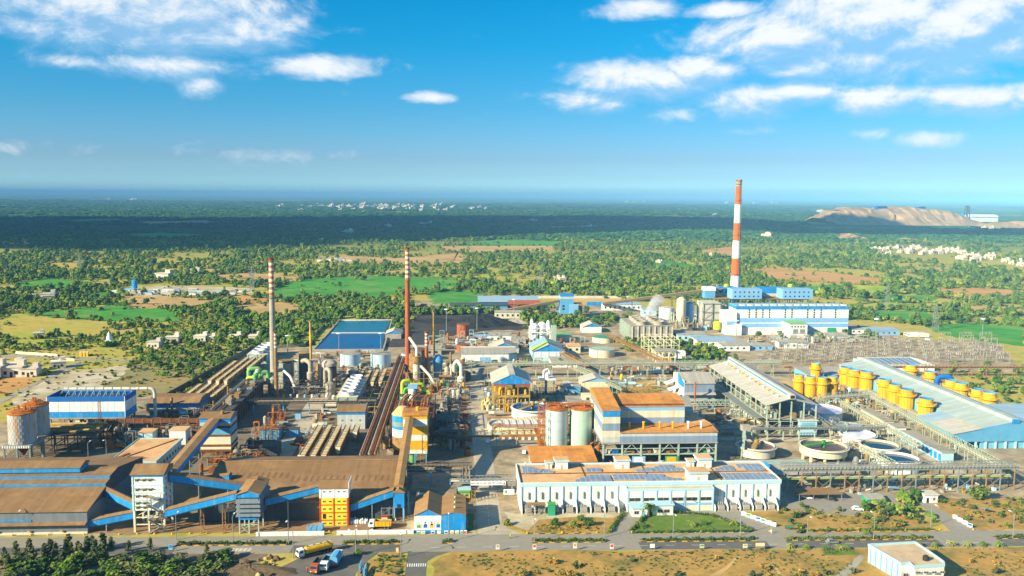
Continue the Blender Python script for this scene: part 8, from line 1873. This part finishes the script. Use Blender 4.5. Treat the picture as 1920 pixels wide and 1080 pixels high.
def casu(seed,h,w):
 random.seed(seed);mb=MB()
 for k in range(120):
  t=random.random()**.9;z=h*(.1+.86*t);a=random.uniform(0,6.28);r=w*1.25*(1-t)**.5*(.35+.65*abs(sin(a*2+seed+t*9)))*random.uniform(.2,1)
  leafy(mb,r*cos(a),r*sin(a),z,.5,5,1.5,.3)
 return mb.mesh('crown','leaf_casuarina')
CAS=[casu(k,7+k*.7,1.7+.15*k) for k in range(3)];CTR=MB().tube([(0,0,0),(.1,0,6.5)],[.16,.05],6).mesh('trunk','bark');random.seed(71)
for k,(px,py) in enumerate(((30,1040),(55,1035),(98,1045),(102,1050),(62,1050),(125,1038),(132,1045),(145,1036),(152,1044),(165,1040),(172,1032),(196,1030),(210,1030),(240,1034),(280,1034),(12,1050),(84,1060),(120,1062),(20,1072),(388,1038),(200,1048),(178,1052))):
 x,y=G(px,py);s=random.uniform(.55,.95)*(.6 if px in(240,280,388) else 1);T=thing('casuarina_tree','feathery grey-green conifer-like tree in the roadside row at bottom left','tree',(x,y,0),'casuarina trees at bottom left');T.scale=(s,s,s);T.rotation_euler=(random.uniform(-.05,.1),random.uniform(.05,.15),random.uniform(0,6))
 for me,nm in((random.choice(CAS),'crown'),(CTR,'trunk')):o=bpy.data.objects.new(nm,me);COL.objects.link(o);o.parent=T
BSH=[]
for k in range(3):
 random.seed(200+k);mb=MB()
 for i in range(9):
  a=random.uniform(0,6.28);q=random.random()*1.9;leafy(mb,q*cos(a),q*sin(a),random.uniform(.8,3.0),1.3,60,.9,.28)
 BSH.append(mb.mesh('bush',('leaf_dark','leaf','leaf_casuarina')[k]))
random.seed(73)
for k in range(95):
 px=random.uniform(-10,430);py=random.uniform(1048,1100);x,y=G(px,py)
 if y>ynear(x)-2.5:continue
 o=bpy.data.objects.new('bush',BSH[k%3]);COL.objects.link(o);s=random.uniform(.7,1.5);o.location=(x,y,-.2);o.scale=(s,s,s*.85);o.rotation_euler=(0,0,random.uniform(0,6));tag(o,'rounded olive bush in the thicket at the bottom left corner','bush','bushes of the bottom left thicket')
for(px,py,s,k) in((1836,935,1.5,0),(672,1040,.6,0),(1040,985,.8,1),(1075,988,.7,1),(1105,985,.8,0),(1090,975,.6,0),(950,985,.7,1)):x,y=G(px,py);o=bpy.data.objects.new('bush',BSH[k]);COL.objects.link(o);o.location=(x,y,-.1);o.scale=(s,s,s);tag(o,'single round green bush %s'%({1836:'right of the white kiosk',672:'by the lamp at the lorry yard',1040:'left of three on the left verge',1075:'middle of the left verge',1105:'right on the left verge near the drive',1090:'behind the left verge bushes',950:'on the rubble beside the gate road'}[px]),'bush','single bushes')
# -- trees
def blob(mb,x,y,z,r,rz,sub,jit):
 t=(1+sqrt(5))/2
 V=[(-1,t,0),(1,t,0),(-1,-t,0),(1,-t,0),(0,-1,t),(0,1,t),(0,-1,-t),(0,1,-t),(t,0,-1),(t,0,1),(-t,0,-1),(-t,0,1)]
 F=[(0,11,5),(0,5,1),(0,1,7),(0,7,10),(0,10,11),(1,5,9),(5,11,4),(11,10,2),(10,7,6),(7,1,8),(3,9,4),(3,4,2),(3,2,6),(3,6,8),(3,8,9),(4,9,5),(2,4,11),(6,2,10),(8,6,7),(9,8,1)]
 V=[nrm(v) for v in V]
 for _ in range(sub):
  cache={};F2=[]
  def mid(a,b):
   k=(min(a,b),max(a,b))
   if k not in cache:V.append(nrm([(V[a][i]+V[b][i])/2 for i in range(3)]));cache[k]=len(V)-1
   return cache[k]
  for a,b,c in F:
   ab,bc,ca=mid(a,b),mid(b,c),mid(c,a);F2+=[(a,ab,ca),(b,bc,ab),(c,ca,bc),(ab,bc,ca)]
  F=F2
 a=random.uniform(0,6.28)
 vs=[]
 for v in V:
  k=1+random.uniform(-jit,jit)
  vs.append((x+r*k*(v[0]*cos(a)-v[1]*sin(a)),y+r*k*(v[0]*sin(a)+v[1]*cos(a)),z+rz*k*v[2]))
 mb._add(vs,F)
def crown_mesh(name,seed,w,h,z0,n,m='leaf',cl=.42,leaves=220,ls=.3,flat=1.0):
 random.seed(seed);mb=MB()
 for i in range(n):
  t=random.uniform(0,2*pi);q=sqrt(random.random());zz=random.uniform(.12,.95)
  rr=w*(1-.75*abs(zz-.42)**1.4)*q*.72
  r=w*cl*random.uniform(.65,1.15)*(1.1-.45*zz)
  c=(rr*cos(t),rr*sin(t),z0+h*zz*.85)
  blob(mb,c[0],c[1],c[2],r,r*.72*flat,1,.22)
  leafy(mb,c[0],c[1],c[2]+r*.1,r*1.12,leaves//n,.8*flat,ls)
 return mb.mesh(name,m)
def trunk_mesh(name,seed,h,r,limbs=4,spread=1.4):
 random.seed(seed);mb=MB()
 mb.tube([(0,0,-.1),(.1,0,h*.5),(.05,.1,h)],[r,r*.8,r*.55],7)
 for i in range(limbs):
  a=2*pi*i/limbs+random.uniform(-.4,.4)
  mb.tube([(.08,.05,h*random.uniform(.6,.9)),(spread*.5*cos(a),spread*.5*sin(a),h*1.15),(spread*cos(a),spread*sin(a),h*1.5)],[r*.5,r*.4,r*.2],5)
 return mb.mesh(name,'bark')
TREES=[]
for k,(w,h,z0,n) in enumerate(((3.6,5.2,1.4,13),(4.2,4.6,1.6,14),(3.0,6.0,1.6,12),(4.6,5.6,1.5,15),(3.4,4.0,1.2,11),(2.7,3.6,.9,10))):
 TREES.append((crown_mesh('crown',100+k,w,h,z0,n,'leaf' if k%3 else 'leaf_dark'),trunk_mesh('trunk',150+k,z0+1.6,.28)))
TGROUP='trees of the countryside round the plant'
def tree(x,y,k,s,label,group=TGROUP,name='tree',sz=1.0):
 T=thing(name,label,'tree',(x,y,0),group);T.rotation_euler=(0,0,random.uniform(0,6.28));T.scale=(s,s,s*sz)
 for me,nm in((TREES[k][0],'crown'),(TREES[k][1],'trunk')):
  o=bpy.data.objects.new(nm,me);COL.objects.link(o);o.parent=T
 return T
def scatter(name,label,cat,pts,src):
 "pts: x,y,z,sx,sy,sz,rot,idx ; src: objects whose mesh is planted at each point"
 P=np.array(pts,dtype=np.float32)
 me=bpy.data.meshes.new(name);me.from_pydata([tuple(map(float,p[:3])) for p in P],[],[])
 at=me.attributes.new('scl','FLOAT_VECTOR','POINT');at.data.foreach_set('vector',P[:,3:6].ravel())
 at=me.attributes.new('rotz','FLOAT','POINT');at.data.foreach_set('value',P[:,6].copy())
 at=me.attributes.new('idx','INT','POINT');at.data.foreach_set('value',P[:,7].astype(np.int32))
 o=bpy.data.objects.new(name,me);COL.objects.link(o);o['kind']='stuff';o['label']=label;o['category']=cat
 ng=bpy.data.node_groups.new(name,'GeometryNodeTree')
 ng.interface.new_socket('Geometry',in_out='INPUT',socket_type='NodeSocketGeometry');ng.interface.new_socket('Geometry',in_out='OUTPUT',socket_type='NodeSocketGeometry')
 N=ng.nodes.new;L=ng.links.new
 gi=N('NodeGroupInput');go=N('NodeGroupOutput');ip=N('GeometryNodeInstanceOnPoints');jn=N('GeometryNodeJoinGeometry')
 for s in src:
  oi=N('GeometryNodeObjectInfo');oi.inputs['Object'].default_value=s;oi.inputs['As Instance'].default_value=True;oi.transform_space='ORIGINAL'
  L(oi.outputs['Geometry'],jn.inputs[0])
 def attr(n_,t):
  a=N('GeometryNodeInputNamedAttribute');a.data_type=t;a.inputs['Name'].default_value=n_;return a.outputs[0]
 L(gi.outputs[0],ip.inputs['Points']);L(jn.outputs[0],ip.inputs['Instance']);ip.inputs['Pick Instance'].default_value=True
 L(attr('idx','INT'),ip.inputs['Instance Index']);L(attr('scl','FLOAT_VECTOR'),ip.inputs['Scale'])
 cx=N('ShaderNodeCombineXYZ');L(attr('rotz','FLOAT'),cx.inputs[2])
 er=N('FunctionNodeEulerToRotation');L(cx.outputs[0],er.inputs[0]);L(er.outputs[0],ip.inputs['Rotation'])
 L(ip.outputs[0],go.inputs[0])
 md=o.modifiers.new('scatter','NODES');md.node_group=ng
 return o
from mathutils import noise as mn
def nz(x,y,s,o=0):return mn.noise((x*s+o,y*s+o*.3,0))
random.seed(21)
PLANT_PX=None
CLEAR=[[(0,665),(200,652),(262,660),(235,685),(200,735),(60,800),(0,800)],[(150,770),(262,740),(400,680),(450,655),(500,650),(480,700),(350,780)]]
VILL=[(1635,478),(1700,458),(1790,468),(1880,488),(1925,500),(1925,515),(1800,492),(1700,485)]
QUARRY=[[(205,545),(260,533),(480,540),(478,552),(300,556),(210,552)]]
pts=[];cand=[]
Y=560.0
while Y<2300:
 sp=6.4 if Y<900 else 6.8+(Y-900)/240.
 x=-.72*Y-20
 while x<.80*Y+30:
  xx=x+random.uniform(-.45,.45)*sp;yy=Y+random.uniform(-.45,.45)*sp;x+=sp
  if inside((xx,yy),PLANT):continue
  p=PX(xx,yy)
  if any(inside(p,f) for f in FIELDS):
   if random.random()>.022:continue
  elif any(inside(p,f) for f in CLEAR+QUARRY+[VILL]):
   if random.random()>.03:continue
  else:
   d=nz(xx,yy,.007)*1.1+nz(xx,yy,.028,9)*.75
   th=.06 if p[0]>830 else .1
   if 600<p[1] and p[0]<420:th=.04
   if d+random.uniform(-.16,.16)<th-.24:continue
  s=random.choice((.35,.5,.65,.8,.95,1.25))*(1.0 if Y<1000 else 1.12)
  if p[0]<420 and p[1]>590:s*=.68
  k=random.randrange(6)
  cand.append((xx,yy,s,k,p))
 Y+=sp
for fp in FIELDS:
 q=[G(*p) for p in fp]
 for a,b in zip(q,q[1:]+q[:1]):
  L_=sqrt((b[0]-a[0])**2+(b[1]-a[1])**2);n=min(160,int(L_/6.5))
  if a[1]>2600:continue
  for i in range(n):
   if random.random()<.42:continue
   t=(i+random.random())/n;xx=a[0]+(b[0]-a[0])*t+random.uniform(-4,4);yy=a[1]+(b[1]-a[1])*t+random.uniform(-4,4)
   if not inside((xx,yy),PLANT):cand.append((xx,yy,random.choice((.35,.5,.7,.9,1.1)),random.randrange(6),PX(xx,yy)))
def belt(x0,x1,y0,y1,n,s0,s1):
 for _ in range(n):
  xx=random.uniform(x0,x1);yy=random.uniform(y0,y1);cand.append((xx,yy,random.uniform(s0,s1),random.randrange(6),PX(xx,yy)))
belt(-135,-50,812,905,150,.8,1.2);belt(-40,40,850,880,26,.8,1.1);belt(58,150,762,835,110,.7,1.1);belt(160,203,585,680,100,.5,.9);belt(128,160,640,690,40,.4,.8);belt(-62,-44,735,830,30,.6,1.0);belt(-48,20,845,888,60,.8,1.1);belt(-200,-160,560,660,40,.35,.6);belt(-172,-161,480,640,46,.35,.6)
belt(-170,-116,668,835,150,.5,.95);belt(60,130,850,900,30,.7,1.0);belt(140,175,780,860,14,.6,.9);belt(320,370,430,540,44,.5,.9);belt(40,75,585,600,5,.5,.7)
belt(255,380,695,740,30,.6,.9);belt(172,182,312,320,8,.5,.7);belt(150,178,300,314,18,.4,.7)
vis=[c for c in cand if-20<c[4][0]<1940]
vis.sort(key=lambda c:-c[2]/(c[1]))
chosen=set(id(c) for c in vis[:285])
def zone(c):
 px,py=c[4]
 if c[1]<340:return 'leafy green tree in the scrub beside the right-hand side road','trees by the side road'
 if inside((c[0],c[1]),[(120,585),(205,585),(205,690),(120,690)]):return 'green tree in the thicket beside the open steel structure and switchyard','thicket trees by the switchyard'
 if 318<c[0]<372 and c[1]<545:return 'dry green tree on the scrub slope beyond the right row of yellow towers','trees beyond the yellow cooling towers'
 if c[0]<-128:return 'scrub tree on the land left of the plant and the ponds','trees left of the plant'
 if c[0]<-40:return 'green tree growing round the two blue ponds','trees round the ponds'
 if c[0]<140:return 'green tree among the coal yard and the blue crusher house','trees around the coal yard'
 return 'green tree on the land behind the power plant and switchyard','trees behind the power plant'
for c in cand:
 if id(c) in chosen:
  l,g=zone(c);tree(c[0],c[1],c[3],c[2],l,g,sz=random.uniform(.75,1.3))
 else:
  for _ in range(random.choice((0,1,1,2)) if c[1]<1700 else 0):
   q=random.uniform(.18,.42);pts.append((c[0]+random.uniform(-6,6),c[1]+random.uniform(-6,6),-.4,q*1.4,q*1.2,q,random.uniform(0,6.28),random.randrange(6)))
  pts.append((c[0],c[1],-.2,c[2],c[2],c[2]*random.uniform(.7,1.4),random.uniform(0,6.28),c[3]))
srcs=[]
for k in range(6):
 s=next(o for o in bpy.data.objects if o.type=='MESH' and o.data==TREES[k][0]);srcs.append(s)
scatter('woodland','scattered green trees and hedgerows between the fields beyond the plant','woodland',pts,srcs)
pf=[];Y=2250.0
while Y<12000:
 sp=.0085*Y;x=-.72*Y
 while x<.80*Y:
  xx=x+random.uniform(-.5,.5)*sp;yy=Y+random.uniform(-.5,.5)*sp;x+=sp
  p=PX(xx,yy)
  if any(inside(p,f) for f in FIELDS):continue
  if inside(p,[(1530,395),(1830,380),(1925,395),(1925,430),(1500,432)]):continue
  if Y>6000 and random.random()<.35:continue
  if nz(xx,yy,.0012,4)+random.uniform(-.3,.3)<-.28:continue
  w=sp/6.2*random.uniform(.8,1.5)
  pf.append((xx,yy,-2,w,w,random.uniform(1.0,1.9)*(1 if Y<5000 else 1.3),random.uniform(0,6.28),random.randrange(4)))
 Y+=sp*.9
fo=[]
for k in range(4):
 me=crown_mesh('forest_clump',300+k,4.0,6.0,.6,12,'leaf_forest',.45,120,.45)
 T=thing('forest_tree','broad dark tree crown at the near edge of the distant forest','tree',(pf[k][0],pf[k][1],-1),'trees at the near edge of the forest')
 o=bpy.data.objects.new('crown',me);COL.objects.link(o);o.parent=T;T.scale=(2.2,2.2,1.5);fo.append(o)
 o=bpy.data.objects.new('trunk',TREES[0][1]);COL.objects.link(o);o.parent=T
scatter('distant_forest','wide belt of dark forest stretching to the horizon','forest',pf,fo)
# -- cumulus overhead, out of frame, that shade the forest
def cloud(x,y,z,w,d,h,seed,label):
 random.seed(seed);mb=MB()
 for i in range(26):
  a=random.uniform(0,2*pi);q=sqrt(random.random())
  blob(mb,x+w*q*cos(a),y+d*q*sin(a),z+random.uniform(0,h)*(1-q),w*.28*random.uniform(.7,1.3),h*.5,2,.12)
 tag(mb.to('cloud','white_clean',at=None,smooth=True),label,'cloud','cumulus clouds over the plain')
def shade(px,py,w,d,seed):
 x,y=G(px,py);k=1500/math.tan(SUN_EL)
 cloud(x-SH[0]*k,y-SH[1]*k,1500,w,d,260,seed,'fair weather cumulus cloud drifting above the forest')
# -- haze
def haze():
 o=MB().box(-46000,46000,-450,61000,-3,152).to('haze',None);o['kind']='stuff';o['label']='blue air haze over the plain';o['category']='haze'
 m=bpy.data.materials.new('haze');m.use_nodes=True;nt=m.node_tree;nt.nodes.clear()
 v=nt.nodes.new('ShaderNodeVolumePrincipled');out=nt.nodes.new('ShaderNodeOutputMaterial');nt.links.new(v.outputs[0],out.inputs['Volume'])
 v.inputs['Color'].default_value=(.24,.56,.90,1);v.inputs['Density'].default_value=.000085;v.inputs['Anisotropy'].default_value=-.38
 o.data.materials.append(m)
random.seed(81);gp=[]
tuft=[o for o in sobj[:6]]
def strew(n,x0,x1,y0,y1,s0,s1,idx):
 for _ in range(n):
  x=random.uniform(x0,x1);y=random.uniform(y0,y1);p=PX(x,y)
  if y>276 and y<293:continue
  if 1600<p[0]<1800 and p[1]>1012:continue
  if inside((x,y),[(174,280),(192,280),(188,330),(172,330)]):continue
  if nz(x,y,.08,3)+random.uniform(-.3,.3)<-.1:continue
  s=random.uniform(s0,s1);gp.append((x,y,-.05,s,s,s*random.uniform(.5,1),random.uniform(0,6.28),random.choice(idx)))
strew(3600,0,200,236,275,.15,.5,(0,1,2,4));strew(500,122,174,289,312,.3,.9,(0,2,3,5));strew(350,192,232,288,320,.3,.9,(0,2,3,5));strew(220,28,50,291,300,.3,.6,(3,5,0))
strew(1500,-380,-170,470,700,.5,1.4,(0,2,3,5));strew(250,-28,-18,240,275,.3,.7,(0,1,2));strew(420,-180,-62,245,277,.4,1.1,(3,5,2));strew(500,310,400,400,545,.5,1.3,(0,2,3,5));strew(200,74,124,480,524,.3,.7,(0,1,2))
idxs={}
fs_=[next(o for o in sobj if o.data==me) for me in SHR if any(o.data==me for o in sobj)]
scatter('dry_scrub','dry grass tufts and low scrub over the meadows','scrub',[g for g in gp if g[7]<len(fs_)],fs_)
for(px,py,w,d,sd_) in((60,428,800,620,1),(330,420,900,800,2),(230,452,420,240,7),(620,424,700,650,3),(560,448,300,160,8),(900,414,800,800,4),(1090,428,380,330,5),(1290,420,480,600,6),(1460,424,400,420,10),(1150,412,500,500,11),(1000,436,240,130,12),(1740,437,380,130,13),(-160,440,700,420,9)):shade(px,py,w,d,sd_)
haze()
